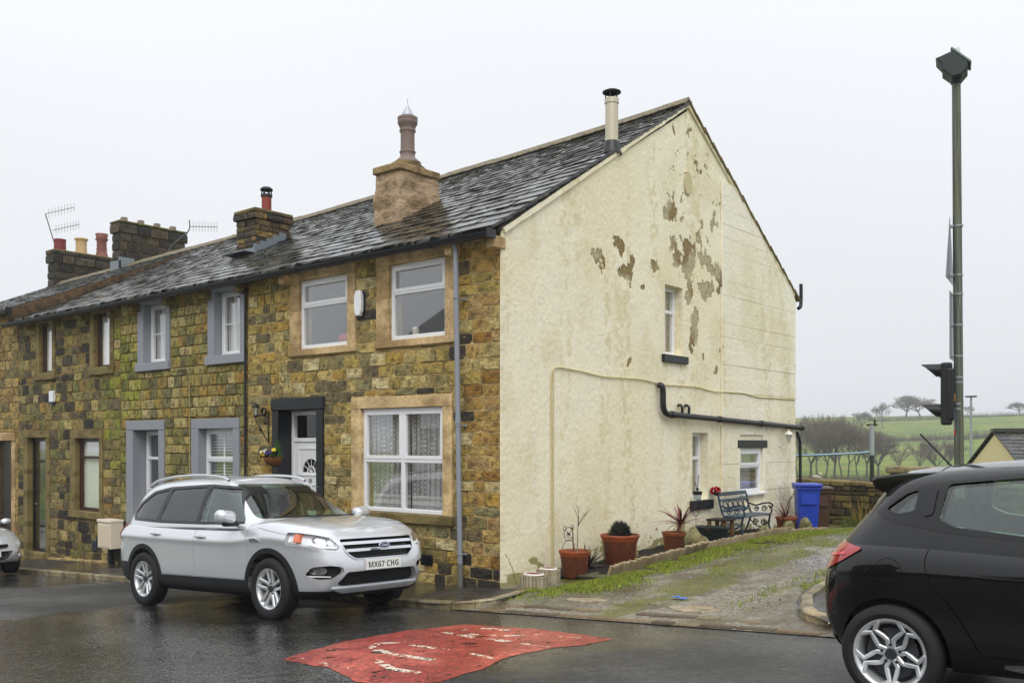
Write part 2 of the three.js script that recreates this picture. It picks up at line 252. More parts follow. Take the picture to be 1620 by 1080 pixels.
// far pavement on the camera's side
structure('far_pavement', [sheet(steps([-70, 45, 60]), [10.2, 14], (x, z) => slope(x) + 0.05)], std({ map: scaled(asphaltMap, 0.6), color: 0xcccccc, roughness: 0.6 }));
// ---------------------------------------------------------------- pavements with kerb stones
const paveMat = std({ map: scaled(asphaltMap, 1 / 1.4), color: 0xf0e8dc, roughness: 1, roughnessMap: scaled(wetMap, 1 / 9, 1 / 9, 0.3, 0.2), bumpMap: scaled(asphaltBump, 1 / 1.4), bumpScale: 0.004 });
const kerbMats = [0xa39a84, 0x8d8672, 0x978d73, 0xaea58d].map(c => std({ color: c, map: scaled(stoneMap, 0.8), bumpMap: scaled(grain, 2), bumpScale: 0.006, roughness: 0.55 }));
function pavement(name, outline, kerb, yOf, seed) { // outline in (x, z); kerb: the street edge, a polyline with the pavement on its left side
  const g = new THREE.ShapeGeometry(shapeOf(outline.map(([x, z]) => [x, -z]))); g.rotateX(-Math.PI / 2); const p = g.attributes.position; for (let i = 0; i < p.count; i++) p.setY(i, yOf(p.getX(i), p.getZ(i))); g.computeVertexNormals(); worldUV(g, (x, y, z) => [x, -z]);
  const s = structure(name, g, paveMat), r = rng(seed);
  // resample the kerb line into stones
  const pts = kerb.map(([x, z]) => new THREE.Vector2(x, z)); const cum = [0]; for (let i = 1; i < pts.length; i++) cum.push(cum[i - 1] + pts[i].distanceTo(pts[i - 1]));
  const at = d => { for (let i = 1; i < pts.length; i++) if (d <= cum[i] || i === pts.length - 1) return pts[i - 1].clone().lerp(pts[i], clamp((d - cum[i - 1]) / (cum[i] - cum[i - 1]), 0, 1)); };
  const total = cum[cum.length - 1]; let d = 0;
  while (d < total - 0.1) {
    const bend = Math.abs(at(Math.min(total, d + 0.45)).distanceTo(at(d)) - 0.45) > 0.004, L = Math.min(total - d, bend ? 0.3 : range(r, 0.75, 1.05)), a = at(d), b = at(d + L), t = b.clone().sub(a).normalize(), n = new THREE.Vector2(t.y, -t.x), W = 0.13, gp = 0.006;
    const q = [a.clone().addScaledVector(t, gp), b.clone().addScaledVector(t, -gp), b.clone().addScaledVector(t, -gp).addScaledVector(n, W), a.clone().addScaledVector(t, gp).addScaledVector(n, W)];
    const lift = 0.012 + range(r, -0.004, 0.006), P = [], I = [];
    for (const lev of [0, 1]) for (const c of q) { const inn = lev ? 0.0 : 0; P.push(c.x, lev ? yOf(c.x, c.y) + lift : yOf(c.x, c.y) - 0.22, c.y); }
    // chamfered street-side edge: two extra points
    const ch = 0.02, e0 = q[0], e1 = q[1]; P.push(e0.x + n.x * ch, yOf(e0.x, e0.y) + lift, e0.y + n.y * ch, e1.x + n.x * ch, yOf(e1.x, e1.y) + lift, e1.y + n.y * ch); P[13] -= ch; P[16] -= ch;
    const F = [[8, 9, 6, 7], [4, 5, 9, 8], [0, 1, 5, 4], [1, 2, 6, 5], [3, 0, 4, 7], [2, 3, 7, 6], [5, 6, 9], [4, 8, 7]]; for (const f of F) { for (let k = 2; k < f.length; k++) I.push(f[0], f[k - 1], f[k]); }
    let kg = new THREE.BufferGeometry(); kg.setAttribute('position', new THREE.Float32BufferAttribute(P, 3)); kg.setIndex(I); kg = kg.toNonIndexed(); kg.computeVertexNormals(); worldUV(kg, (x, y, z) => [x + y, z + 0.7 * y]);
    part(s, 'kerb_stone', kg, kerbMats[Math.floor(r() * 4)]); d += L;
  }
  return s;
}
const kerbLeft = [[-60, 1.5], [-0.35, 1.5], [0.1, 1.49], [0.38, 1.42], [0.58, 1.27], [0.69, 1.05], [0.72, 0.85], [0.68, 0.55], [0.6, 0.25], [0.5, 0.0]];
pavement('pavement', [...kerbLeft, [0.3, -0.02], [0.02, -0.02], [0.02, -0.3], [-60, -0.3]], kerbLeft, (x, z) => paveY(x, z) + 0.0, 5);
const islandY = (x, z) => (z > 0.6 ? lerp(driveY(x, 0.6), roadY(x, 1.5), clamp((z - 0.6) / 0.9, 0, 1)) : driveY(x, z)) + 0.075;
const kerbIsland = [[4.25, -9], [4.1, -4], [4.05, -1.4], [4.1, -0.5], [4.28, 0.15], [4.6, 0.72], [5.05, 1.12], [5.6, 1.3], [6.3, 1.35], [40, 1.35]];
pavement('island_pavement', [...kerbIsland, [40, -9]], kerbIsland, islandY, 8);

// ---------------------------------------------------------------- the side drive: wet gravel and cinders with moss and grass growing through
const tracks = (x, z) => { const c = 2.45 + 0.03 * z; const d = Math.abs(x - c); return Math.exp(-(((d - 0.78) / 0.42) ** 2)); };     // the two wheel tracks
const driveMap = (() => { const W = 700, H = 1400; return tex(W, H, (u, v) => {
  const x = u * 7, z = 1.6 - v * 14; const a = nz(x * 1.2, z * 0.7, 81, 5), b = nz(x * 26, z * 26, 83, 3), st = nz(x * 55, z * 55, 87, 2), m = nz(x * 1.7, z * 1.1, 89, 5);
  let c = mix3([0.52, 0.50, 0.46], [0.66, 0.64, 0.60], sstep(0.35, 0.65, a)).map(q => q * (0.62 + 0.5 * b + 0.3 * (st - 0.5)));
  c = mix3(c, [0.30, 0.25, 0.17], 0.5 * sstep(0.5, 0.68, nz(x * 2.2 + 9, z * 2, 93, 4)));
  const t = tracks(x, z), green = sstep(0.50, 0.64, m + 0.14 * (1 - t) - 0.22 * t + 0.12 * sstep(-1, -5, z) - 0.14 * sstep(-1.2, 0.2, z));
  c = mix3(c, mix3([0.33, 0.36, 0.12], [0.44, 0.45, 0.15], b), 0.7 * green); return c;
}, { srgb: true, repeat: false }); })();
const driveRough = tex(512, 1024, (u, v) => { const x = u * 7, z = 1.6 - v * 14; const w = sstep(0.44, 0.62, nz(x * 1.1, z * 0.6, 95, 4) + 0.14 * tracks(x, z)); return [0, clamp(0.75 - 0.55 * w + 0.1 * (nz(x * 20, z * 20, 97, 2) - 0.5), 0.08, 1), 0]; }, { repeat: false });
const driveBump = tex(1024, 1024, (u, v) => fbm(u * 70, v * 70, 70, 3, 99) * 0.7 + 0.3 * fbm(u * 14, v * 14, 14, 3, 98));
{
  const g = sheet(steps([0.0, 7, 56]), steps([-12.4, 1.42, 110]), (x, z) => driveY(x, z) + 0.03 * (nz(x * 2.2, z * 2.2, 61, 4) - 0.5) * sstep(1.4, 0.4, z) - 0.03 * tracks(x, z) * sstep(0.6, -0.6, z));
  worldUV(g, (x, y, z) => [x / 7, (1.6 - z) / 14]);
  structure('side_drive', g, std({ map: driveMap, color: 0xe6e2da, roughness: 1, roughnessMap: driveRough, bumpMap: scaled(driveBump, 2.4, 4.8), bumpScale: 0.016 }));
}
// worn stone setts across the mouth of the drive, two rows
{
  const s = new THREE.Group(); s.name = 'drive_threshold'; s.userData.kind = 'structure'; scene.add(s); const r = rng(17);
  const mats = [0x86735a, 0x74695a, 0x93866e, 0x675b4a].map(c => std({ color: c, map: scaled(stoneMap, 1.2), bumpMap: scaled(grain, 3), bumpScale: 0.008, roughness: 0.5 }));
  for (let row = 0; row < 2; row++) { let x = row ? 0.95 : 0.78; while (x < (row ? 4.15 : 4.7)) { const L = range(r, 0.24, 0.5), z = (row ? 0.98 : 1.33) - 0.0 * x + range(r, -0.012, 0.012), y = driveY(x + L / 2, z); if (r() < 0.9) { const m = part(s, 'sett', box(L - 0.015, 0.12, row ? 0.15 : 0.13, 0, 0, 0, 0.018), mats[Math.floor(r() * 4)], [x + L / 2, y - 0.046 + range(r, -0.004, 0.006), z]); m.rotation.set(range(r, -0.02, 0.02), range(r, -0.04, 0.04), 0.055); } x += L; } }
  // broken flags behind them
  for (const [x, z, rad, k] of [[1.75, 0.42, 0.3, 11], [3.25, 0.50, 0.4, 12]]) { const pts = []; for (let i = 0; i < k; i++) { const a = i / k * 6.283, q = rad * range(r, 0.55, 1.15); pts.push([Math.cos(a) * q, Math.sin(a) * q * 0.6]); } const g = extr(pts, 0.05, [], 0.008); g.rotateX(-Math.PI / 2); const m = part(s, 'flagstone', g, std({ color: 0xb0a794, map: scaled(stoneMap, 0.9), bumpMap: scaled(grain, 2), bumpScale: 0.006, roughness: 0.45 }), [x, driveY(x, z) - 0.045, z]); m.rotation.z = 0.052; }
}
// red anti-skid patch with worn white lettering, on the road
{
  const q = [[447, 1043], [545, 1015], [640, 998], [735, 988], [850, 995], [972, 1011], [925, 1020], [880, 1024], [800, 1040], [765, 1058], [700, 1078], [620, 1086], [560, 1078], [520, 1056]];
  const grd = q.map(([px, py]) => { const r = ray(px, py); let t = 5; for (let k = 0; k < 40; k++) { const p = EYE.clone().addScaledVector(r, t); t += (p.y - roadY(p.x, p.z)) / -r.y * 0.8; } const p = EYE.clone().addScaledVector(r, t); return [p.x, p.z]; });
  const xs = grd.map(p => p[0]), zs = grd.map(p => p[1]), x0 = Math.min(...xs) - 0.2, x1 = Math.max(...xs) + 0.2, z0 = Math.min(...zs) - 0.2, z1 = Math.max(...zs) + 0.2;
  // print: the letters S L O W run across the lane, long and mostly rubbed away, with black cracks
  const cw = 832, chh = 832, cv = document.createElement('canvas'); cv.width = cw; cv.height = chh; const c = cv.getContext('2d'); c.fillStyle = '#000'; c.fillRect(0, 0, cw, chh); c.strokeStyle = '#fff'; c.lineCap = 'butt';
  const pix = (px, py) => { const r = ray(px, py); let t = 5; for (let k = 0; k < 40; k++) { const p = EYE.clone().addScaledVector(r, t); t += (p.y - roadY(p.x, p.z)) / -r.y * 0.8; } const p = EYE.clone().addScaledVector(r, t); return [(p.x - x0) / (x1 - x0) * cw, (p.z - z0) / (z1 - z0) * chh]; };
  const stroke = (w, ...pp) => { c.lineWidth = w; c.beginPath(); pp.forEach(([a, b], i) => { const [x, y] = pix(a, b); i ? c.lineTo(x, y) : c.moveTo(x, y); }); c.stroke(); };
  stroke(13, [480, 1041], [520, 1052], [572, 1060]); stroke(20, [590, 1043], [620, 1058], [662, 1065]); stroke(23, [585, 1026], [598, 1018], [640, 1016]); stroke(23, [585, 1026], [630, 1036], [685, 1044]); stroke(16, [650, 1020], [710, 1029]); stroke(25, [698, 1000], [750, 1008], [805, 1015]); stroke(19, [662, 1005], [695, 1003]); stroke(21, [728, 997], [745, 1003], [800, 1006], [850, 1004]); stroke(20, [735, 996], [770, 994], [805, 997]); stroke(14, [825, 1018], [870, 1023]); stroke(16, [880, 1006], [920, 1010]); stroke(13, [745, 1034], [780, 1042]);
  const im = c.getImageData(0, 0, cw, chh).data; c.fillStyle = '#000'; c.fillRect(0, 0, cw, chh); c.fillStyle = '#fff'; c.beginPath(); grd.forEach(([x, z], i) => { const X = (x - x0) / (x1 - x0) * cw, Y = (z - z0) / (z1 - z0) * chh; i ? c.lineTo(X, Y) : c.moveTo(X, Y); }); c.closePath(); c.fill(); const area = c.getImageData(0, 0, cw, chh).data; const inside = (i, j) => area[(clamp(Math.round(j), 0, chh - 1) * cw + clamp(Math.round(i), 0, cw - 1)) * 4] > 127;
  const map = tex(cw, chh, (u, v, i, j) => { // canvas rows run from z0 to z1
    const white = im[((j) * cw + i) * 4] / 255, x = u * (x1 - x0), z = v * (z1 - z0), wear = nz(x * 7, z * 7, 701, 4), f = nz(x * 40, z * 40, 703, 2), crack = Math.abs(nz(x * 1.6, z * 1.6, 705, 4) - 0.5) < 0.0025;
    let q = mix3([0.56, 0.20, 0.16], [0.70, 0.33, 0.27], sstep(0.35, 0.7, nz(x * 2.2, z * 2.2, 707, 4))).map(k => k * (0.65 + 0.7 * f)); if (white && wear + 0.6 * (f - 0.5) > 0.51) q = [0.88, 0.83, 0.74]; const wx = 16 * (nz(x * 6, z * 6, 709, 4) - 0.5), wz = 16 * (nz(x * 6 + 30, z * 6, 711, 4) - 0.5), on = inside(i + wx, j + wz) && !crack && wear + 0.5 * (f - 0.5) < 0.80; q.push(on ? 1 : 0); return q;
  }, { srgb: true, repeat: false });
  const g = sheet(steps([x0, x1, 40]), steps([z0, z1, 40]), (x, z) => roadY(x, z) + 0.004 * (nz(x * 0.8, z * 1.6, 31, 3) - 0.5) + 0.0032); worldUV(g, (x, y, z) => [(x - x0) / (x1 - x0), (z - z0) / (z1 - z0)]);
  structure('red_road_marking', g, std({ map, alphaTest: 0.5, color: 0xffffff, roughness: 0.38, bumpMap: scaled(asphaltBump, 2), bumpScale: 0.003 }));
}
// ---------------------------------------------------------------- the terrace
const ridgeAt = pw([[-26, 7.5], [-14.2, 7.67], [-10.5, 7.74], [-6.1, 7.87], [-4.2, 7.94], [-2, 8.02], [-1.4, 8.05], [0, 8.13], [1, 8.16]]);
const EAVE_Z = 0.26, RIDGE_Z = -5.13, REAR_Z = -9.85, EAVE = 4.95;
const frontRoof = (x, s, e = EAVE) => V(x, lerp(e + 0.03 * (nz(x * 0.35, 3, 12, 2) - 0.5), ridgeAt(x), s) - 0.05 * Math.sin(Math.PI * s) * sstep(-0.2, -3, x), lerp(EAVE_Z, RIDGE_Z, s));
const slateMats = [0x8c8a86, 0x75746f, 0x9a968c, 0x6b6c6a, 0x807a66, 0x5f605e].map((c, i) => std({ color: c, map: scaled(slateMap, 1, 1, i * 0.17, i * 0.31), roughness: [0.17, 0.22, 0.14, 0.2, 0.3, 0.16][i], bumpMap: scaled(grain, 0.7, 0.7, i * 0.13, 0), bumpScale: 0.0015 }));
const slateShapes = []; { const r = rng(71); for (let v = 0; v < 6; v++) { // a split stone slate: uneven lower edge, unit width (x), unit length (z, lower edge at +z), unit thickness
  const n = 4, P = [], I = [], U = []; for (const top of [1, 0]) for (let i = 0; i <= n; i++) { const e = (r() - 0.5) * 0.10, ex = i === 0 ? 0.012 : i === n ? -0.012 : 0; P.push(i / n - 0.5 + ex, top ? 0.5 - Math.abs((r() - 0.5) * 0.5) : -0.5, 0.5 + e * 0.6 - (top ? 0.02 : 0), i / n - 0.5 + ex, top ? 0.5 : -0.5, -0.5); U.push(v * 0.3 + i / n * 0.5, 0.3, v * 0.3 + i / n * 0.5, 0); }
  const m = 2 * (n + 1); for (let i = 0; i < n; i++) { const a = 2 * i; I.push(a, a + 2, a + 1, a + 1, a + 2, a + 3, m + a, m + a + 1, m + a + 2, m + a + 1, m + a + 3, m + a + 2, a, m + a, a + 2, a + 2, m + a, m + a + 2); } const L = 2 * n; I.push(0, 1, m, 1, m + 1, m, L, m + L, L + 1, L + 1, m + L, m + L + 1);
  let g = new THREE.BufferGeometry(); g.setAttribute('position', new THREE.Float32BufferAttribute(P, 3)); g.setAttribute('uv', new THREE.Float32BufferAttribute(U, 2)); g.setIndex(I); g = g.toNonIndexed(); g.computeVertexNormals(); slateShapes.push(g); } }
const underlay = std({ color: 0x2d2b28, roughness: 0.9 });
function quadSlab(a, b, c, d, t) { // a slab t thick under the quad a b c d
  const P = []; for (const q of [a, b, c, d]) P.push(q.x, q.y, q.z); for (const q of [a, b, c, d]) P.push(q.x, q.y - t, q.z); const F = [[0, 1, 2, 3], [7, 6, 5, 4], [0, 4, 5, 1], [1, 5, 6, 2], [2, 6, 7, 3], [3, 7, 4, 0]], I = []; for (const f of F) I.push(f[0], f[1], f[2], f[0], f[2], f[3]);
  let g = new THREE.BufferGeometry(); g.setAttribute('position', new THREE.Float32BufferAttribute(P, 3)); g.setIndex(I); g = g.toNonIndexed(); g.computeVertexNormals(); return worldUV(g, (x, y, z) => [x, z]);
}
function makeRoof(house, x0, x1, { eave = EAVE, seed = 1, courses = 24, over = 0, most = 300, mats = slateMats }) {
  const slabs = [], n = 8; for (let i = 0; i < n; i++) { const a = lerp(x0, x1, i / n), b = lerp(x0, x1, (i + 1) / n), dn = p => { p.y -= 0.075; return p; };
    slabs.push(quadSlab(dn(frontRoof(a, 1, eave)), dn(frontRoof(a, 0.03, eave)), dn(frontRoof(b, 0.03, eave)), dn(frontRoof(b, 1, eave)), 0.08)); { const c = Math.min(b, -0.06); slabs.push(quadSlab(V(c, ridgeAt(b) - 0.05, RIDGE_Z), V(c, 5.24, REAR_Z - 0.15), V(a, 5.24, REAR_Z - 0.15), V(a, ridgeAt(a) - 0.05, RIDGE_Z), 0.06)); }; }
  const roof = part(house, 'roof', slabs, underlay), r = rng(seed), list = [];
  // courses shorten towards the ridge
  const ex = []; let tot = 0; for (let j = 0; j < courses; j++) { const e = lerp(1.35, 0.75, j / courses); ex.push(e); tot += e; }
  const slopeLen = Math.hypot(5.39, ridgeAt((x0 + x1) / 2) - eave); let s = 0;
  for (let j = 0; j < courses; j++) {
    const e = ex[j] / tot, len = e * slopeLen * 1.5; let x = x0 - (j % 2) * 0.1 + 0.004;
    while (x < x1 + over - 0.02) { let w = range(r, 0.32, 0.72) * lerp(1.1, 0.85, j / courses); if (x1 + over - x - w < 0.22) w = x1 + over - x; const xa = Math.max(x, x0 + 0.004), xb = Math.min(x + w, x1 + over); if (xb - xa > 0.06) list.push({ x: (xa + xb) / 2, w: xb - xa - 0.012, s: s + e * 0.5, len, th: range(r, 0.036, 0.05), v: Math.floor(r() * 6), m: mats[Math.floor(r() * mats.length)], roll: range(r, -0.012, 0.012), tip: range(r, -0.012, 0.016), j, out: range(r, -0.02, 0.02) }); x += w; }
    s += e;
  }
  list.sort((a, b) => b.w * b.len - a.w * a.len); const rest = [];
  list.forEach((q, i) => {
    const p = frontRoof(q.x, q.s, eave), p2 = frontRoof(q.x, q.s + 0.02, eave), pitch = Math.atan2(p2.y - p.y, p.z - p2.z), tilt = Math.atan2(0.017, q.len / 1.5);
    const up = V(0, Math.cos(pitch), Math.sin(pitch)), dn = V(0, -Math.sin(pitch), Math.cos(pitch)), yaw = Math.atan2(frontRoof(q.x + 0.1, q.s, eave).y - frontRoof(q.x - 0.1, q.s, eave).y, 0.2);
    const pos = p.clone().addScaledVector(up, -0.02).addScaledVector(dn, -q.len / 6 + q.out);
    const e = new THREE.Euler(pitch - tilt + q.tip, 0, q.roll + yaw, 'XYZ');
    if (i < most) { const m = part(roof, 'slate', slateShapes[q.v], q.m, pos.toArray()); m.rotation.copy(e); m.scale.set(q.w, q.th, q.len); }
    else { const g = slateShapes[q.v].clone(); g.scale(q.w, q.th, q.len); g.applyMatrix4(new THREE.Matrix4().makeRotationFromEuler(e)); g.translate(pos.x, pos.y, pos.z); rest.push(g); }
  });
  if (rest.length) part(roof, 'small_slates', mergeGeometries(rest), mats[0]).userData.kind = 'stuff';
  // ridge stones
  const rs = std({ color: 0x857d68, map: scaled(stoneMap, 1.1), bumpMap: scaled(grain, 2), bumpScale: 0.008, roughness: 0.7 });
  let x = x0; while (x < x1 + over - 0.05) { const L = Math.min(range(r, 0.55, 0.85), x1 + over - x), y = ridgeAt(x + L / 2); const g = extr([[-0.19, -0.115], [-0.16, -0.1], [0, 0.045], [0.16, -0.1], [0.19, -0.115], [0.15, -0.13], [0, -0.02], [-0.15, -0.13]], L - 0.012, [], 0.006); g.rotateY(Math.PI / 2); const m = part(roof, 'ridge_stone', g, rs, [x, y + 0.03 + range(r, -0.008, 0.008), RIDGE_Z]); m.rotation.z = Math.atan2(ridgeAt(x + L) - ridgeAt(x), L); x += L; }
  return roof;
}
function wallWithHoles(x0, x1, y0, y1, holes, depth) { const g = extr([[x0, y0], [x1, y0], [x1, y1], [x0, y1]], depth, holes.map(h => [[h.x0, h.y0], [h.x0, h.y1], [h.x1, h.y1], [h.x1, h.y0]])); g.translate(0, 0, -depth); return worldUV(g, (x, y, z) => [x + z, y]); }
// window frame with its lights: cols and rows are the fractions at which bars stand; returns the frame mesh, whose children are the panes
function makeWindow(house, o) {
  const { x0, x1, y0, y1, z } = o, fw = o.fw ?? 0.065, bw = o.bw ?? 0.06, lights = [], xs = [0, ...(o.cols || []), 1], ys = [0, ...(o.rows || []), 1];
  for (let j = 0; j + 1 < ys.length; j++) for (let i = 0; i + 1 < xs.length; i++) lights.push([lerp(x0, x1, xs[i]) + (i ? bw / 2 : fw), lerp(x0, x1, xs[i + 1]) - (i + 2 < xs.length ? bw / 2 : fw), lerp(y0, y1, ys[j]) + (j ? bw / 2 : fw), lerp(y0, y1, ys[j + 1]) - (j + 2 < ys.length ? bw / 2 : fw)]);
  const g = extr([[x0, y0], [x1, y0], [x1, y1], [x0, y1]], 0.06, lights.map(([a, b, c, d]) => [[a, c], [a, d], [b, d], [b, c]]), 0.008); g.translate(0, 0, z - 0.065);
  const extra = []; for (const k of o.casements || []) { const [a, b, c, d] = lights[k], t = 0.035; for (const q of [[a - 0.02, a + t, c - 0.02, d + 0.02], [b - t, b + 0.02, c - 0.02, d + 0.02], [a + t, b - t, c - 0.02, c + t], [a + t, b - t, d - t, d + 0.02]]) extra.push(box2(q[0], q[1], q[2], q[3], z - 0.04, z + 0.012, 0.005)); }
  for (const k of o.glaze || []) { const [a, b, c, d] = lights[k.light]; for (const f of k.v || []) extra.push(box2(lerp(a, b, f) - 0.012, lerp(a, b, f) + 0.012, c, d, z - 0.038, z - 0.018)); for (const f of k.h || []) extra.push(box2(a, b, lerp(c, d, f) - 0.011, lerp(c, d, f) + 0.011, z - 0.037, z - 0.017)); }
  const w = part(house, 'window', extra.length ? [g, ...extra] : g, o.mat || M.upvc);
  for (const [a, b, c, d] of lights) { const p = part(w, 'pane', [new THREE.BoxGeometry(b - a + 0.02, d - c + 0.02, 0.004).translate(0, 0, 0.009), new THREE.BoxGeometry(b - a + 0.02, d - c + 0.02, 0.004).translate(0, 0, -0.009)], M.glass, [(a + b) / 2, (c + d) / 2, z - 0.03]); p.rotation.set((nz(a, c, 3) - 0.5) * 0.01, (nz(a, d, 4) - 0.5) * 0.012, 0); }
  return w;
}
// dressed stone surround: outer rectangle X0..X1, sill bottom Y0, lintel top Y1, inner opening x0..x1, y0..y1
function makeSurround(house, o) {
  const { X0, X1, Y0, Y1, x0, x1, y0, y1, m } = o, pr = o.proud ?? 0.03, back = o.back ?? -0.26, b = 0.008, sl = o.sillOut ?? 0.05;
  const uvb = (a, b2, c, d, z1, r = b) => worldUV(box2(a, b2, c, d, back, z1, r), (x, y, z) => [x + z, y + z * 0.3]);
  if (x0 > X0) part(house, 'window_jamb', uvb(X0, x0, y0, y1, pr), m); if (X1 > x1) part(house, 'window_jamb', uvb(x1, X1, y0, y1, pr), m);
  if (Y1 > y1) part(house, 'lintel', uvb(X0 - (o.lintelOut || 0), X1 + (o.lintelOut || 0), y1 + 0.002, Y1, pr + 0.003), o.lintelMat || m);
  if (Y0 < y0) part(house, 'window_sill', uvb(X0 - 0.03, X1 + 0.03, Y0, y0 - 0.002, sl, 0.014), o.sillMat || m);
}
const room = std({ color: 0x6a625a, roughness: 0.9 });
function houseShell(house, x0, x1, wallHoles, mortar, top = 4.92, bed = 0) {
  const w = part(house, 'front_wall', wallWithHoles(x0, x1, slope(x0) - 0.5, top, wallHoles, 0.34).translate(0, 0, bed), mortar);
  part(house, 'rear_wall', worldUV(box2(x0, x1, slope(x0) - 0.5, 5.2, REAR_Z, REAR_Z + 0.3), (x, y) => [x, y]), M.mortarDim);
  part(house, 'inner_wall', [box2(x0, x1, slope(x0) - 0.4, 5.15, -3.6, -3.5), box2(x0 + 0.01, x1 - 0.01, 2.72, 2.9, -3.49, -0.36), box2(x0 + 0.01, x1 - 0.01, slope(x0) - 0.35, slope(x0) - 0.2, -3.49, -0.36), box2(x0 + 0.02, x1 - 0.02, 4.93, 4.98, -3.49, -0.05), box2(x0 + 0.003, x0 + 0.06, slope(x0) - 0.4, 4.92, -3.48, -0.37)], room);
  return w;
}
const grown = (o, e) => ({ x0: o.X0 + e, x1: o.X1 - e, y0: o.Y0 + e, y1: o.Y1 - e });
const gutterRun = (house, x0, x1, y, z = 0.3) => { const pts = []; for (let i = 0; i <= 10; i++) { const a = Math.PI + i / 10 * Math.PI; pts.push([Math.cos(a) * 0.08, Math.sin(a) * 0.08]); } pts.push([0.072, 0.0]); for (let i = 10; i >= 0; i--) { const a = Math.PI + i / 10 * Math.PI; pts.push([Math.cos(a) * 0.072, Math.sin(a) * 0.072]); } const g = extr(pts, x1 - x0); g.rotateY(Math.PI / 2); g.translate(x0, y, z); const pcs = [g]; for (let x = x0 + 0.6; x < x1; x += 0.95) pcs.push(box(0.022, 0.075, 0.14, x, y - 0.03, z - 0.02, 0.004)); for (let x = x0 + 1.8; x < x1; x += 3.1) pcs.push(rod([x - 0.05, y - 0.002, z], [x + 0.05, y - 0.002, z], 0.087, 0.087, 12)); return part(house, 'gutter', pcs, M.gutter); };
const corbel = (house, x, m) => part(house, 'corbel', worldUV(box(0.15, 0.17, 0.26, x, 4.765, 0.08, 0.02), (a, b, c) => [a + c, b]), m);
// a square stone stack laid in courses on all four sides
function stack(house, name, o) {
  const { x0, x1, z0, z1, y0, y1, pal, h, seed } = o, r = rng(seed), core = part(house, name, box2(x0 + 0.03, x1 - 0.03, y0, y1 - 0.02, z0 + 0.03, z1 - 0.03), o.mortar || M.mortarDim); let y = y0, k = 0;
  while (y < y1 - 0.03) {
    const hh = Math.min(range(r, ...h), y1 - y); let out = o.cap && y1 - y - hh < o.cap[0] ? o.cap[1] : 0;
    for (let side = 0; side < 4; side++) { const along = side % 2 ? z1 - z0 : x1 - x0, L = along + 2 * out; let t = -L / 2; const odd = (k + side) % 2; while (t < L / 2 - 0.02) { let w = range(r, ...o.w); if (L / 2 - t - w < 0.12) w = L / 2 - t; const s = pickStone(pal, r), c = t + w / 2, d = range(r, 0.0, 0.02) + out + 0.01; const m = part(core, 'stone', stoneShapes[Math.floor(r() * 24)], s.m); m.scale.set(w - o.joint, hh - o.joint, 0.09); const cx = (x0 + x1) / 2, cz = (z0 + z1) / 2; if (side === 0) { m.position.set(cx + c, y + hh / 2, z1 + d); } else if (side === 2) { m.position.set(cx + c, y + hh / 2, z0 - d); m.rotation.y = Math.PI; } else if (side === 1) { m.position.set(x1 + d, y + hh / 2, cz + c); m.rotation.y = Math.PI / 2; } else { m.position.set(x0 - d, y + hh / 2, cz + c); m.rotation.y = -Math.PI / 2; } t += w; } }
    y += hh; k++;
  }
  return core;
}
const flatTop = (core, o, e, mat) => part(core, 'chimney_cap', worldUV(box2(o.x0 - e, o.x1 + e, o.y1 - 0.02, o.y1 + 0.05, o.z0 - e, o.z1 + e, 0.025), (x, y, z) => [x, z + y]), mat);

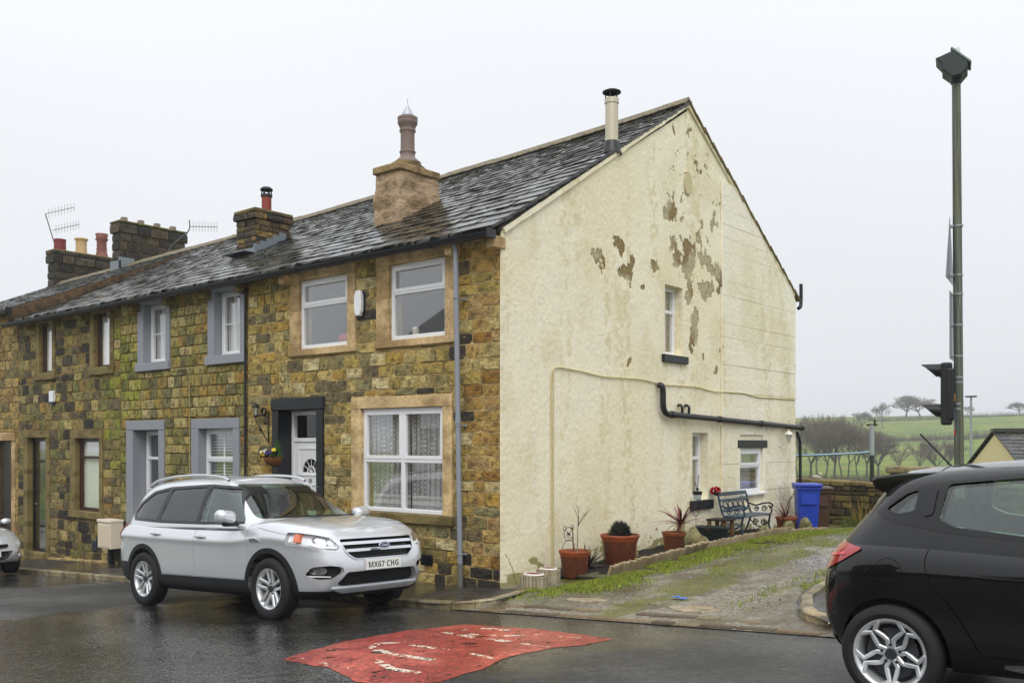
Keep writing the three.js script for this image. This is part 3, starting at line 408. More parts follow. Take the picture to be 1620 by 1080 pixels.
// ================================================================ end house with the rendered gable
const H1 = thing('end_house', 'end terrace stone house with cream rendered gable wall and tall spired chimney pot', 'house');
{
  const x0 = -5.98, x1 = -0.034;
  const S = {
    upR: { X0: -2.56, X1: -0.90, Y0: 3.46, Y1: 4.90, x0: -2.28, x1: -1.08, y0: 3.575, y1: 4.73 },
    upL: { X0: -4.74, X1: -3.06, Y0: 3.46, Y1: 4.90, x0: -4.50, x1: -3.25, y0: 3.58, y1: 4.73 },
    big: { X0: -3.15, X1: -0.94, Y0: 0.80, Y1: 2.72, x0: -2.93, x1: -1.13, y0: 0.94, y1: 2.54 },
    door: { X0: -5.237, X1: -3.847, Y0: -0.6, Y1: 2.76, x0: -5.06, x1: -4.03, y0: -0.6, y1: 2.56 },
  };
  const wall = houseShell(H1, x0, x1, Object.values(S).map(o => ({ ...grown(o, 0.03), y0: Math.max(o.Y0 + 0.03, slope(x0) - 0.45) })), M.mortarPale, 4.92, 0.0015);
  layStones(wall, { seed: 3, x0: x0 + 0.01, x1, y0: -0.42, y1: 4.9, h: [0.14, 0.215], w: [0.2, 0.46], joint: 0.021, proud: [0.012, 0.026], ground: slope, openings: Object.values(S).map(o => grown(o, -0.008)),
    pal: (x, y, r) => x > -0.6 && y < 0.32 ? 'black' : x > -0.62 && r() < 0.7 ? 'quoin' : y < 0.35 && r() < 0.5 ? 'soot' : 'end', seen: s => s.y < 0.7 && s.x < -1 ? 0.4 : 1 });
  makeSurround(H1, { ...S.upR, m: M.dressed }); makeSurround(H1, { ...S.upL, m: M.dressed }); makeSurround(H1, { ...S.big, m: M.dressedPlain, sillMat: M.mossyStone, sillOut: 0.07 });
  // black painted door surround: jambs in two blocks, lintel, threshold step
  const D = S.door; for (const [a, b] of [[D.X0, D.x0], [D.x1, D.X1]]) for (const [c, d] of [[-0.45, 1.28], [1.285, 2.558]]) part(H1, 'door_jamb', worldUV(box2(a, b, c, d, -0.3, 0.035, 0.012), (x, y, z) => [x + z, y]), M.blackPaint);
  part(H1, 'lintel', worldUV(box2(D.X0 - 0.02, D.X1 + 0.02, 2.562, 2.77, -0.3, 0.045, 0.014), (x, y, z) => [x + z, y]), M.blackPaint);
  part(H1, 'door_step', worldUV(box2(D.x0 + 0.005, D.x1 - 0.005, -0.4, 0.0, -0.34, 0.12, 0.015), (x, y, z) => [x, y + z]), M.mossyStone);
  makeWindow(H1, { ...S.upR, z: -0.035, rows: [0.625], casements: [1] }); makeWindow(H1, { ...S.upL, z: -0.035, rows: [0.625], casements: [1] });
  makeWindow(H1, { ...S.big, z: -0.04, cols: [0.5], rows: [0.5], casements: [2, 3], bw: 0.075 });
  // front door: frame with a fanlight, panelled white leaf with an arched light
  { const fz = -0.25, fr = extr([[D.x0 + 0.01, 0.0], [D.x1 - 0.01, 0.0], [D.x1 - 0.01, 2.555], [D.x0 + 0.01, 2.555]], 0.07, [[[D.x0 + 0.08, 0.03], [D.x0 + 0.08, 2.02], [D.x1 - 0.08, 2.02], [D.x1 - 0.08, 0.03]], [[D.x0 + 0.08, 2.09], [D.x0 + 0.08, 2.48], [D.x1 - 0.08, 2.48], [D.x1 - 0.08, 2.09]]], 0.008); fr.translate(0, 0, fz - 0.07);
    const frame = part(H1, 'door_frame', fr, M.upvc); part(frame, 'fanlight', new THREE.PlaneGeometry(0.88, 0.41), M.glass, [(D.x0 + D.x1) / 2, 2.285, fz - 0.03]);
    const cx = (D.x0 + D.x1) / 2, arch = []; for (let i = 0; i <= 14; i++) { const a = Math.PI * i / 14; arch.push([cx - 0.23 * Math.cos(a), 1.50 + 0.23 * Math.sin(a)]); } arch.reverse();
    const leaf = extr([[D.x0 + 0.083, 0.033], [D.x1 - 0.083, 0.033], [D.x1 - 0.083, 2.017], [D.x0 + 0.083, 2.017]], 0.045, [arch], 0.004); leaf.translate(0, 0, fz - 0.066);
    const mould = (a, b, c, d) => { const g = extr([[a, c], [b, c], [b, d], [a, d]], 0.012, [[[a + 0.025, c + 0.025], [a + 0.025, d - 0.025], [b - 0.025, d - 0.025], [b - 0.025, c + 0.025]]], 0.004); g.translate(0, 0, fz - 0.018); return g; };
    const door = part(H1, 'door', [leaf, mould(cx - 0.33, cx + 0.33, 1.44, 1.92), mould(cx - 0.33, cx - 0.03, 0.2, 1.3), mould(cx + 0.03, cx + 0.33, 0.2, 1.3)], M.upvc);
    part(door, 'arched_light', extr(arch, 0.01), std({ color: 0x1a1d1a, roughness: 0.1 }), [0, 0, fz - 0.05]);
    const ray5 = []; for (let i = 1; i < 6; i++) { const a = Math.PI * i / 6; ray5.push(rod([cx, 1.5, fz - 0.03], [cx + 0.23 * Math.cos(a), 1.5 + 0.23 * Math.sin(a), fz - 0.03], 0.006, 0.006, 5)); } part(door, 'glazing_bars', [...ray5, new THREE.TorusGeometry(0.1, 0.012, 6, 20, Math.PI).translate(cx, 1.5, fz - 0.03)], M.upvc);
    part(door, 'knocker', [new THREE.TorusGeometry(0.035, 0.008, 6, 16).translate(cx, 1.37, fz), rod([cx, 1.41, fz], [cx, 1.38, fz + 0.02], 0.012)], std({ color: 0xb8b4aa, metalness: 0.8, roughness: 0.3 }));
    part(door, 'letter_plate', box(0.26, 0.06, 0.012, cx, 1.05, fz - 0.01, 0.004), std({ color: 0xb8b4aa, metalness: 0.8, roughness: 0.3 })); part(door, 'handle', [box(0.035, 0.2, 0.014, D.x1 - 0.14, 1.05, fz - 0.01, 0.004), rod([D.x1 - 0.14, 1.1, fz], [D.x1 - 0.25, 1.1, fz + 0.03], 0.009)], std({ color: 0xb8b4aa, metalness: 0.8, roughness: 0.3 }));
  }
  // roof, gutter, pipes
  makeRoof(H1, x0, 0, { seed: 41, over: 0.055 }); gutterRun(H1, -5.99, 0.04, 4.875);
  part(H1, 'gutter_end', box(0.02, 0.12, 0.18, 0.052, 4.845, 0.3, 0.004), M.gutter);
  for (const px of [783, 716, 452]) corbel(H1, onFront(px, 390, 0.1).x, M.dressed);
  { const px = -0.70, base = slope(px) - 0.03, dp = part(H1, 'downpipe', [rod([px, 4.84, 0.24], [px, 4.70, 0.2], 0.036, 0.036, 12), rod([px, 4.72, 0.2], [px, base, 0.1], 0.038, 0.038, 14), rod([px, 2.28, 0.1495], [px, 2.36, 0.151], 0.045, 0.045, 12)], M.greyPipe); for (const y of [4.05, 2.25, 0.42]) part(dp, 'pipe_clip', [new THREE.TorusGeometry(0.041, 0.008, 6, 16).rotateX(Math.PI / 2).translate(px, y, 0.1 + 0.0212 * (y - base)), box(0.03, 0.025, 0.1 + 0.0212 * y, px, y, (0.1 + 0.0212 * y) / 2, 0.004), box(0.14, 0.025, 0.016, px, y, 0.04, 0.004)], M.greyPipe); part(dp, 'pipe_foot', rod([px, base, 0.1], [px, base + 0.36, 0.1076], 0.041, 0.041, 14), std({ color: 0x6d6b64, roughness: 0.7, bumpMap: grain, bumpScale: 0.006 })); }
  part(H1, 'alarm_box', [(() => { const g = extr([[-0.075, -0.13], [-0.045, -0.2], [0.045, -0.2], [0.075, -0.13], [0.085, 0], [0.075, 0.13], [0.045, 0.2], [-0.045, 0.2], [-0.075, 0.13], [-0.085, 0]], 0.05, [], 0.012); g.translate(-2.90, 4.2, 0.06); return g; })()], M.upvc); part(H1, 'alarm_back', extr([[-0.07, -0.13], [-0.04, -0.19], [0.04, -0.19], [0.07, -0.13], [0.08, 0], [0.07, 0.13], [0.04, 0.19], [-0.04, 0.19], [-0.07, 0.13], [-0.08, 0]], 0.045).translate(-2.90, 4.2, 0.012), std({ color: 0x1c2a4a, roughness: 0.4 }));
  part(H1, 'air_brick', [box(0.24, 0.15, 0.02, -1.45, 0.28, 0.03, 0.004), ...[0, 1, 2, 3].map(i => box(0.2, 0.012, 0.02, -1.45, 0.235 + i * 0.03, 0.045))], M.blackPlastic);
  // rendered gable: skin with deep window reveals
  const gTop = a => a < 5.13 ? lerp(4.95, 8.09, a / 5.13) : lerp(8.09, 5.22, (a - 5.13) / 4.72);
  const W = [{ a0: 4.36, a1: 4.98, y0: 3.55, y1: 4.77 }, { a0: 5.33, a1: 5.93, y0: 0.96, y1: 2.19 }, { a0: 7.18, a1: 8.22, y0: 1.0, y1: 1.90 }];
  const outline = [[-0.02, -0.35], [9.85, -0.35]]; for (let i = 0; i <= 20; i++) { const a = 9.85 - i * 4.72 / 20; outline.push([a, gTop(a) + 0.012 * (nz(a * 4, 1, 5) - 0.5)]); } for (let i = 1; i <= 20; i++) { const a = 5.13 - i * 5.15 / 20; outline.push([a, gTop(Math.max(a, 0)) + 0.012 * (nz(a * 4, 2, 5) - 0.5)]); }
  const gg = extr(outline, 0.03, W.map(w => [[w.a0, w.y0], [w.a0, w.y1], [w.a1, w.y1], [w.a1, w.y0]])); gg.rotateY(Math.PI / 2); gg.translate(-0.03, 0, 0);
  const guv = (x, y, z) => [(-z + x) / 10.4, (y + 0.5) / 9];
  const rev = []; for (const w of W) { const d0 = -0.25, t = 0.02; rev.push(box2(d0, -0.031, w.y0 - t, w.y0, -w.a1 - t, -w.a0 + t), box2(d0, -0.031, w.y1, w.y1 + t, -w.a1 - t, -w.a0 + t), box2(d0, -0.031, w.y0, w.y1, -w.a0, -w.a0 + t), box2(d0, -0.031, w.y0, w.y1, -w.a1 - t, -w.a1)); }
  // colour: cream masonry paint, weathered; flaked patches follow the photograph, read off two enlarged crops
  const A = (zx, zy) => { const p = onGable(780 + zx / 2.634, 150 + zy / 2.634); return [-p.z, p.y]; }, B = (zx, zy) => { const p = onGable(780 + zx / 2.572, 540 + zy / 2.572); return [-p.z, p.y]; };
  const flakes = [[A, [735, 395], [750, 420], [770, 480], [760, 530], [740, 525], [708, 510], [706, 470], [725, 440]], [A, [738, 590], [755, 585], [775, 640], [785, 700], [770, 722], [752, 690]], [A, [770, 570], [800, 595], [840, 635], [850, 700], [835, 760], [835, 850], [815, 880], [800, 850], [805, 780], [790, 740], [790, 640]], [A, [845, 650], [900, 670], [930, 700], [952, 720], [952, 840], [935, 820], [925, 760], [890, 730], [860, 700]], [A, [845, 770], [880, 790], [910, 770], [925, 800], [890, 870], [865, 840]], [A, [840, 890], [862, 880], [858, 960], [850, 1040], [820, 1078], [818, 1000], [825, 930]], [A, [405, 630], [430, 640], [455, 650], [472, 720], [460, 740], [430, 700], [405, 685]], [A, [490, 590], [515, 580], [545, 600], [550, 640], [530, 700], [520, 640], [500, 630]], [A, [565, 665], [588, 660], [592, 700], [575, 780], [545, 770], [510, 740], [545, 700], [572, 715]], [A, [655, 685], [672, 685], [690, 725], [685, 740], [653, 738]], [A, [845, 560], [858, 560], [875, 610], [865, 640], [848, 620]], [A, [905, 500], [925, 490], [928, 530], [915, 580], [900, 575]], [A, [563, 790], [577, 800], [570, 822]], [A, [705, 372], [720, 372], [715, 395]], [A, [612, 795], [635, 795], [630, 818], [615, 815]], [B, [545, 80], [580, 60], [575, 85], [550, 100]], [B, [795, 0], [830, 0], [820, 30], [805, 65]], [B, [848, 50], [858, 50], [858, 78], [850, 75]], [B, [905, 80], [920, 100], [907, 160], [895, 150]], [B, [920, 20], [930, 20], [926, 90]]];
  const cw = 1040, ch = 900, cv = document.createElement('canvas'); cv.width = cw; cv.height = ch; const c = cv.getContext('2d'); c.fillStyle = '#000'; c.fillRect(0, 0, cw, ch); c.fillStyle = '#fff'; const cx = a => a / 10.4 * cw, cy = y => (y + 0.5) / 9 * ch;
  for (const [f, ...pts] of flakes) { c.beginPath(); pts.forEach((p, i) => { const [a, y] = f(...p); i ? c.lineTo(cx(a), cy(y)) : c.moveTo(cx(a), cy(y)); }); c.closePath(); c.fill(); }
  { const r = rng(55); for (let i = 0; i < 130; i++) { const zx = range(r, 740, 950), zy = range(r, 90, 760) ** 1, [a, y] = A(zx, zy); if (a > 6.4 || y > gTop(a) - 0.1) continue; c.save(); c.translate(cx(a), cy(y)); c.rotate(range(r, -0.6, 0.6)); c.beginPath(); c.ellipse(0, 0, range(r, 1.5, 4.5), range(r, 3, 10), 0, 0, 7); c.fill(); c.restore(); } }
  const mask = c.getImageData(0, 0, cw, ch).data, at = (x, y) => { const i = clamp(Math.round(x), 0, cw - 1), j = clamp(Math.round(y), 0, ch - 1); return mask[(j * cw + i) * 4] / 255; };
  const crackX = y => 0.02 + (y < 0.45 ? (0.45 - y) * 0.6 : 0) + 0.16 * (nz(y * 9, 1, 8, 4) - 0.5);
  const coarse = new Uint8Array(65 * 57); for (let j = 0; j < 57; j++) for (let i = 0; i < 65; i++) { let hit = 0; for (let q = -16; q < 32 && !hit; q += 3) for (let p = -16; p < 32; p += 3) if (at(i * 16 + p, j * 16 + q) > 0) { hit = 1; break; } coarse[j * 65 + i] = hit; }
  const flake = (a, y) => { if (!coarse[clamp(Math.floor(cy(y) / 16), 0, 56) * 65 + clamp(Math.floor(cx(a) / 16), 0, 64)]) return 0; const w = 0.11, dx = w * (nz(a * 7, y * 7, 201, 4) - 0.5), dy = w * (nz(a * 7 + 50, y * 7, 203, 4) - 0.5); const X = cx(a + dx), Y = cy(y + dy), m = (2 * at(X, Y) + at(X + 4, Y) + at(X - 4, Y) + at(X, Y + 5) + at(X, Y - 5) + at(X + 8, Y + 3) + at(X - 8, Y - 3)) / 8; return m > 0.02 && m > 0.2 + 1.75 * (nz(a * 12, y * 8, 205, 5) - 0.25) ? 1 : 0; };
  const TW = 1440, TH = 1246;
  const colour = tex(TW, TH, (u, v) => {
    const a = u * 10.4, y = v * 9 - 0.5, f = nz(a * 30, y * 30, 211, 3), s = nz(a * 0.9, y * 0.6, 213, 5), st = nz(a * 3.5, y * 0.5, 215, 4), sp = nz(a * 11, y * 11, 217, 3), g = nz(a * 1.6, y * 1.2, 219, 4);
    let k = mix3([0.94, 0.918, 0.845], [0.925, 0.893, 0.79], sstep(0.35, 0.68, s)); k = mix3(k, [0.83, 0.79, 0.65], 0.6 * sstep(0.47, 0.70, st) * sstep(0.42, 0.62, sp)); k = mix3(k, [0.81, 0.77, 0.61], 0.55 * sstep(0.50, 0.70, g) * sstep(0.38, 0.6, f)); k = k.map(q => q * (0.95 + 0.1 * f));
    k = mix3(k, [0.47, 0.46, 0.24], 0.7 * sstep(0.5, 0.64, nz(a * 6, y * 9, 223, 4) + 0.12 * sstep(0.25, 0.0, y - sideRise(Math.max(a, 0)))) * (y - sideRise(Math.max(a, 0)) < 0.5 * nz(a * 3, 2, 229, 3) ? 1 : 0)); // algae splashes along the foot
    if (flake(a, y) > 0.5) { const bn = nz(a * 3, y * 3, 225, 2); k = mix3([0.69, 0.655, 0.545], [0.54, 0.47, 0.32], sstep(0.45, 0.7, bn + 0.25 * sstep(4.6, 3.4, a))).map(q => q * (0.78 + 0.42 * f)); }
    if (y < 0.46 && y > -0.1 && Math.abs(a - 0.05 - crackX(y)) < 0.005) k = [0.2, 0.17, 0.13];
    return k;
  }, { srgb: true, repeat: false });
  const bump = tex(TW / 2, TH / 2, (u, v) => { const a = u * 10.4, y = v * 9 - 0.5; let h = 0.55 + 0.28 * (nz(a * 3, y * 3, 231, 4) - 0.5) + 0.25 * (nz(a * 22, y * 22, 233, 3) - 0.5); if (flake(a, y) > 0.5) h -= 0.45; return h; }, { repeat: false });
  const cream = std({ color: 0xfffdf4, map: colour, bumpMap: bump, bumpScale: 0.028, roughness: 0.88 });
  const gable = part(H1, 'gable_wall', worldUV(join([gg, ...rev]), guv), cream);
  // painted concrete blockwork of the rear part, course upon course, a little proud of the render
  const r = rng(9), blockM = [std({ color: 0xffffff, map: colour, bumpMap: bump, bumpScale: 0.03, roughness: 0.9 })];
  const aR = y => y < 5.2 ? 9.855 : 9.855 - (y - 5.2) / 2.87 * 4.72; let y = -0.3, w = W[2];
  while (y < 7.15) {
    const h = range(r, 0.255, 0.285), t = y + h + 0.003; const spans = w.y0 < t && w.y1 > y ? [[6.42, w.a0], [w.a1, null]] : [[6.42, null]];
    for (const [p, q] of spans) { const b0 = q ?? aR(y), b1 = q ?? aR(t); if (b1 - p < 0.05) continue; const low = y; const pts = [[p, low]]; const n = 6; for (let i = 1; i < n; i++) pts.push([lerp(p, b0, i / n), low + 0.004 * (r() - 0.5)]); pts.push([b0, low], [b1, t]); for (let i = 1; i < n; i++) pts.push([lerp(b1, p, i / n), t - 0.006 * r()]); pts.push([p, t]); const g = extr(pts, 0.022, [], 0.005); g.rotateY(Math.PI / 2); g.translate(0.003 + range(r, 0, 0.009), 0, 0); part(gable, 'block_course', worldUV(g, guv), blockM[0]); }
    y += h;
  }
  // the three gable windows with black sills and a black lintel
  const gw = (o) => { const win = makeWindow(H1, { x0: o.a0, x1: o.a1, y0: o.y0, y1: o.y1, z: 0, rows: o.rows, fw: o.fw, casements: o.cas }); win.rotation.y = Math.PI / 2; win.position.set(o.z, 0, 0); return win; };
  gw({ a0: W[0].a0 + 0.001, a1: W[0].a1 - 0.001, y0: 3.551, y1: 4.769, z: -0.16, rows: [0.64], fw: 0.07 }); gw({ a0: W[1].a0 + 0.001, a1: W[1].a1 - 0.001, y0: 0.961, y1: 2.189, z: -0.16, rows: [0.62], fw: 0.07 }); gw({ a0: W[2].a0 + 0.001, a1: W[2].a1 - 0.001, y0: 1.001, y1: 1.899, z: -0.02, rows: [0.6], fw: 0.08, cas: [1] });
  for (const [a0, a1, y0, y1, x] of [[4.25, 5.1, 3.41, 3.545, 0.06], [5.23, 6.03, 0.78, 0.955, 0.07]]) part(H1, 'window_sill', worldUV(box2(-0.03, x, y0, y1, -a1, -a0, 0.012), (x2, y2, z) => [z + x2, y2]), M.blackPaint);
  part(H1, 'lintel', worldUV(box2(0.002, 0.05, 1.905, 2.06, -8.4, -7.06, 0.01), (x2, y2, z) => [z, y2]), M.blackPaint); part(H1, 'window_sill', box2(0.0, 0.08, 0.955, 0.998, -8.3, -7.1, 0.008), M.upvc);
  { const pts = []; for (let i = 0; i < 22; i++) { const t = i / 21 * 4.4 - 2.2; pts.push([0.005, 6.68 + 0.2 * Math.sin(t), -5.13 - 0.14 * Math.cos(t)]); } part(gable, 'round_vent_rim', [tube(pts, 0.024, 40, 6), (() => { const q = new THREE.CylinderGeometry(0.17, 0.18, 0.03, 20); q.rotateZ(-Math.PI / 2); q.scale(1, 1.1, 0.75); q.translate(0.012, 6.68, -5.13); return q; })()], std({ color: 0xcabf96, roughness: 0.9, bumpMap: grain, bumpScale: 0.01 })); }
  // cable run pinned to the render
  { const pts = [[0.02, 0.06, -1.106], [0.018, 1.5, -1.10], [0.018, 3.02, -1.105], [0.02, 3.1, -1.14]]; for (let i = 1; i <= 14; i++) { const t = i / 14; pts.push([t > 0.6 ? 0.045 : 0.02, 3.1 - 0.19 * t + 0.02 * Math.sin(i * 2.1) - (i === 14 ? -0.06 : 0), lerp(-1.14, -9.8, t)]); } part(H1, 'wall_cable', [tube(pts, 0.011, 160, 6), tube([[0.02, 0.06, -1.14], [0.018, 1.5, -1.138], [0.018, 3.05, -1.14]], 0.008, 30, 6)], std({ color: 0xc9bd8c, roughness: 0.8 })); }
  // soil pipe
  { const P = [[0.03, 3.0, -4.08], [0.09, 2.98, -4.1], [0.1, 2.9, -4.12], [0.1, 2.62, -4.14], [0.1, 2.53, -4.2], [0.1, 2.5, -4.3]], soil = part(H1, 'soil_pipe', [tube(P, 0.052, 40, 12), rod([0.1, 2.5, -4.28], [0.1, 2.335, -10.05], 0.052, 0.052, 12)], M.blackPlastic); for (const z of [-4.45, -6.2, -8.0, -10.0]) { const yy = 2.5 - (-(z) - 4.28) * 0.0286; part(soil, 'pipe_collar', rod([0.1, yy + 0.001, z + 0.06], [0.1, yy - 0.001, z - 0.06], 0.064, 0.064, 14), M.blackPlastic); } for (const z of [-4.78, -5.02]) part(soil, 'waste_branch', tube([[0.0, 2.67, z - 0.03], [0.07, 2.67, z], [0.1, 2.64, z], [0.1, 2.5, z]], 0.026, 18, 8), M.blackPlastic); }
  part(H1, 'rear_gutter_pipe', [tube([[0.04, 4.95, -9.98], [0.06, 5.0, -10.05], [0.06, 5.12, -10.08], [0.06, 5.5, -10.08]], 0.04, 20, 8), box2(-2, 0.05, 5.14, 5.24, -10.14, -10.03, 0.02)], M.blackPlastic); part(H1, 'rear_drain_pipe', tube([[0.02, 2.24, -9.95], [0.04, 2.1, -10.02], [0.04, 2.05, -10.06], [0.04, 0.0, -10.06]], 0.035, 24, 8), M.blackPlastic);
  // verge: mortar bedding and the edge stones of the far slope
  { const pcs = []; for (let i = 0; i < 48; i++) { const a0 = i / 48 * 9.82, a1 = (i + 1) / 48 * 9.82, m = (a0 + a1) / 2, q = box(0.05, 0.05 + 0.025 * r(), (a1 - a0) * 1.25, 0.008 + 0.008 * r(), gTop(m) - (m > 5.13 ? 0.0 : 0.01), -m); const pitch = m < 5.13 ? Math.atan2(3.14, 5.13) : -Math.atan2(2.87, 4.72); q.translate(0, -gTop(m), m); q.rotateX(pitch); q.translate(0, gTop(m), -m); pcs.push(q); } part(H1, 'verge_mortar', worldUV(join(pcs), guv), cream); }
  { const rf = H1.children.find(o => o.name === 'roof'), pitch = Math.atan2(2.87, 4.72); let a = 5.2; while (a < 9.95) { const L = range(r, 0.22, 0.4), m = part(rf, 'verge_slate', slateShapes[Math.floor(r() * 6)], M.mossyStone, [-0.1, gTop(Math.min(a + L / 2, 9.8)) + 0.04 - (a > 9.6 ? 0.06 : 0), -a - L / 2]); m.rotation.set(-pitch - 0.08, Math.PI, range(r, -0.05, 0.05)); m.scale.set(0.34, 0.026, L * 1.5); a += L; } }
  // big rough chimney with its spired pot
  { const o = { x0: -4.42, x1: -3.74, z0: -2.78, z1: -1.6, y0: 5.55, y1: 6.90 }; const g = new THREE.BoxGeometry(0.68, 1.35, 0.98, 8, 14, 12), p = g.attributes.position; for (let i = 0; i < p.count; i++) { const x = p.getX(i), y = p.getY(i), z = p.getZ(i); const n = 0.06 * (nz(x * 3 + 9, y * 4 + z * 3, 15, 4) - 0.5) + 0.05 * (nz(x * 2 + z * 2.2, y * 7, 19, 3) - 0.5), k = 1 - 0.035 * (y / 0.68); p.setXYZ(i, x * k + Math.sign(x) * n * (Math.abs(x) > 0.33 ? 1 : 0.3), y + 0.02 * (nz(x * 5, z * 5, 4) - 0.5), z * k + Math.sign(z) * n * (Math.abs(z) > 0.48 ? 1 : 0.3)); }
    g.computeVertexNormals(); const core = part(H1, 'chimney', worldUV(bare(g), (x, y, z) => [(x + z) * 0.8, y * 0.8]), std({ color: 0xccb8a4, map: scaled(dressedMap, 0.9), bumpMap: scaled(stoneBump, 0.8), bumpScale: 0.06, roughness: 0.9 }), [-4.08, 6.22, -2.09]);
    const cm = std({ color: 0xb8a480, map: scaled(dressedMap, 1), bumpMap: scaled(stoneBump, 1.4), bumpScale: 0.03, roughness: 0.9 });
    part(core, 'chimney_cap', worldUV(box(0.73, 0.14, 1.04, 0, 0.70, 0, 0.03), (x, y, z) => [x + y, z]), cm); part(core, 'flaunching', (() => { const q = new THREE.CylinderGeometry(0.26, 0.52, 0.16, 10, 2); q.scale(0.7, 1, 0.95); q.translate(0, 0.84, -0.02); return q; })(), M.mortarDim);
    const pot = std({ color: 0x7d6a62, roughness: 0.6, bumpMap: grain, bumpScale: 0.005 }); const pt = part(core, 'chimney_pot', lathe([[0.24, 0], [0.25, 0.03], [0.17, 0.10], [0.135, 0.14], [0.135, 0.2], [0.15, 0.215], [0.15, 0.235], [0.13, 0.25], [0.128, 0.58], [0.15, 0.6], [0.15, 0.625], [0.135, 0.64], [0.155, 0.70], [0.18, 0.74], [0.185, 0.79], [0.17, 0.80], [0.185, 0.82], [0.185, 0.86], [0.15, 0.87]], 28), pot, [0, 0.88, -0.02]);
    part(pt, 'spire_cowl', [lathe([[0.001, 1.16], [0.012, 1.10], [0.035, 1.05], [0.12, 0.90], [0.125, 0.875], [0.02, 0.875]], 20), rod([0, 1.1, 0], [0, 1.2, 0], 0.008)], std({ color: 0xb5b4bb, metalness: 0.6, roughness: 0.4 })); }
  // stove flue by the verge
  { const fx = -0.09, p = frontRoof(fx, 0.575), f = part(H1, 'stove_flue', rod([fx, p.y - 0.1, p.z], [fx, p.y + 0.78, p.z], 0.105, 0.105, 20), M.steel); part(f, 'flue_flashing', lathe([[0.17, -0.12], [0.13, 0.0], [0.112, 0.09], [0.106, 0.09]], 18).translate(fx, p.y + 0.02, p.z), M.blackPlastic); part(f, 'flue_band', rod([fx, p.y + 0.72, p.z], [fx, p.y + 0.80, p.z], 0.116, 0.116, 20), M.steel); part(f, 'flue_cowl', [lathe([[0.001, 0.95], [0.1, 0.94], [0.15, 0.915], [0.15, 0.895], [0.1, 0.89]], 20).translate(fx, p.y, p.z), ...[0, 1, 2, 3, 4].map(i => rod([fx + 0.1 * Math.cos(i * 1.257), p.y + 0.79, p.z + 0.1 * Math.sin(i * 1.257)], [fx + 0.1 * Math.cos(i * 1.257), p.y + 0.91, p.z + 0.1 * Math.sin(i * 1.257)], 0.01))], std({ color: 0x3a3a3c, roughness: 0.5, metalness: 0.5 })); }
}
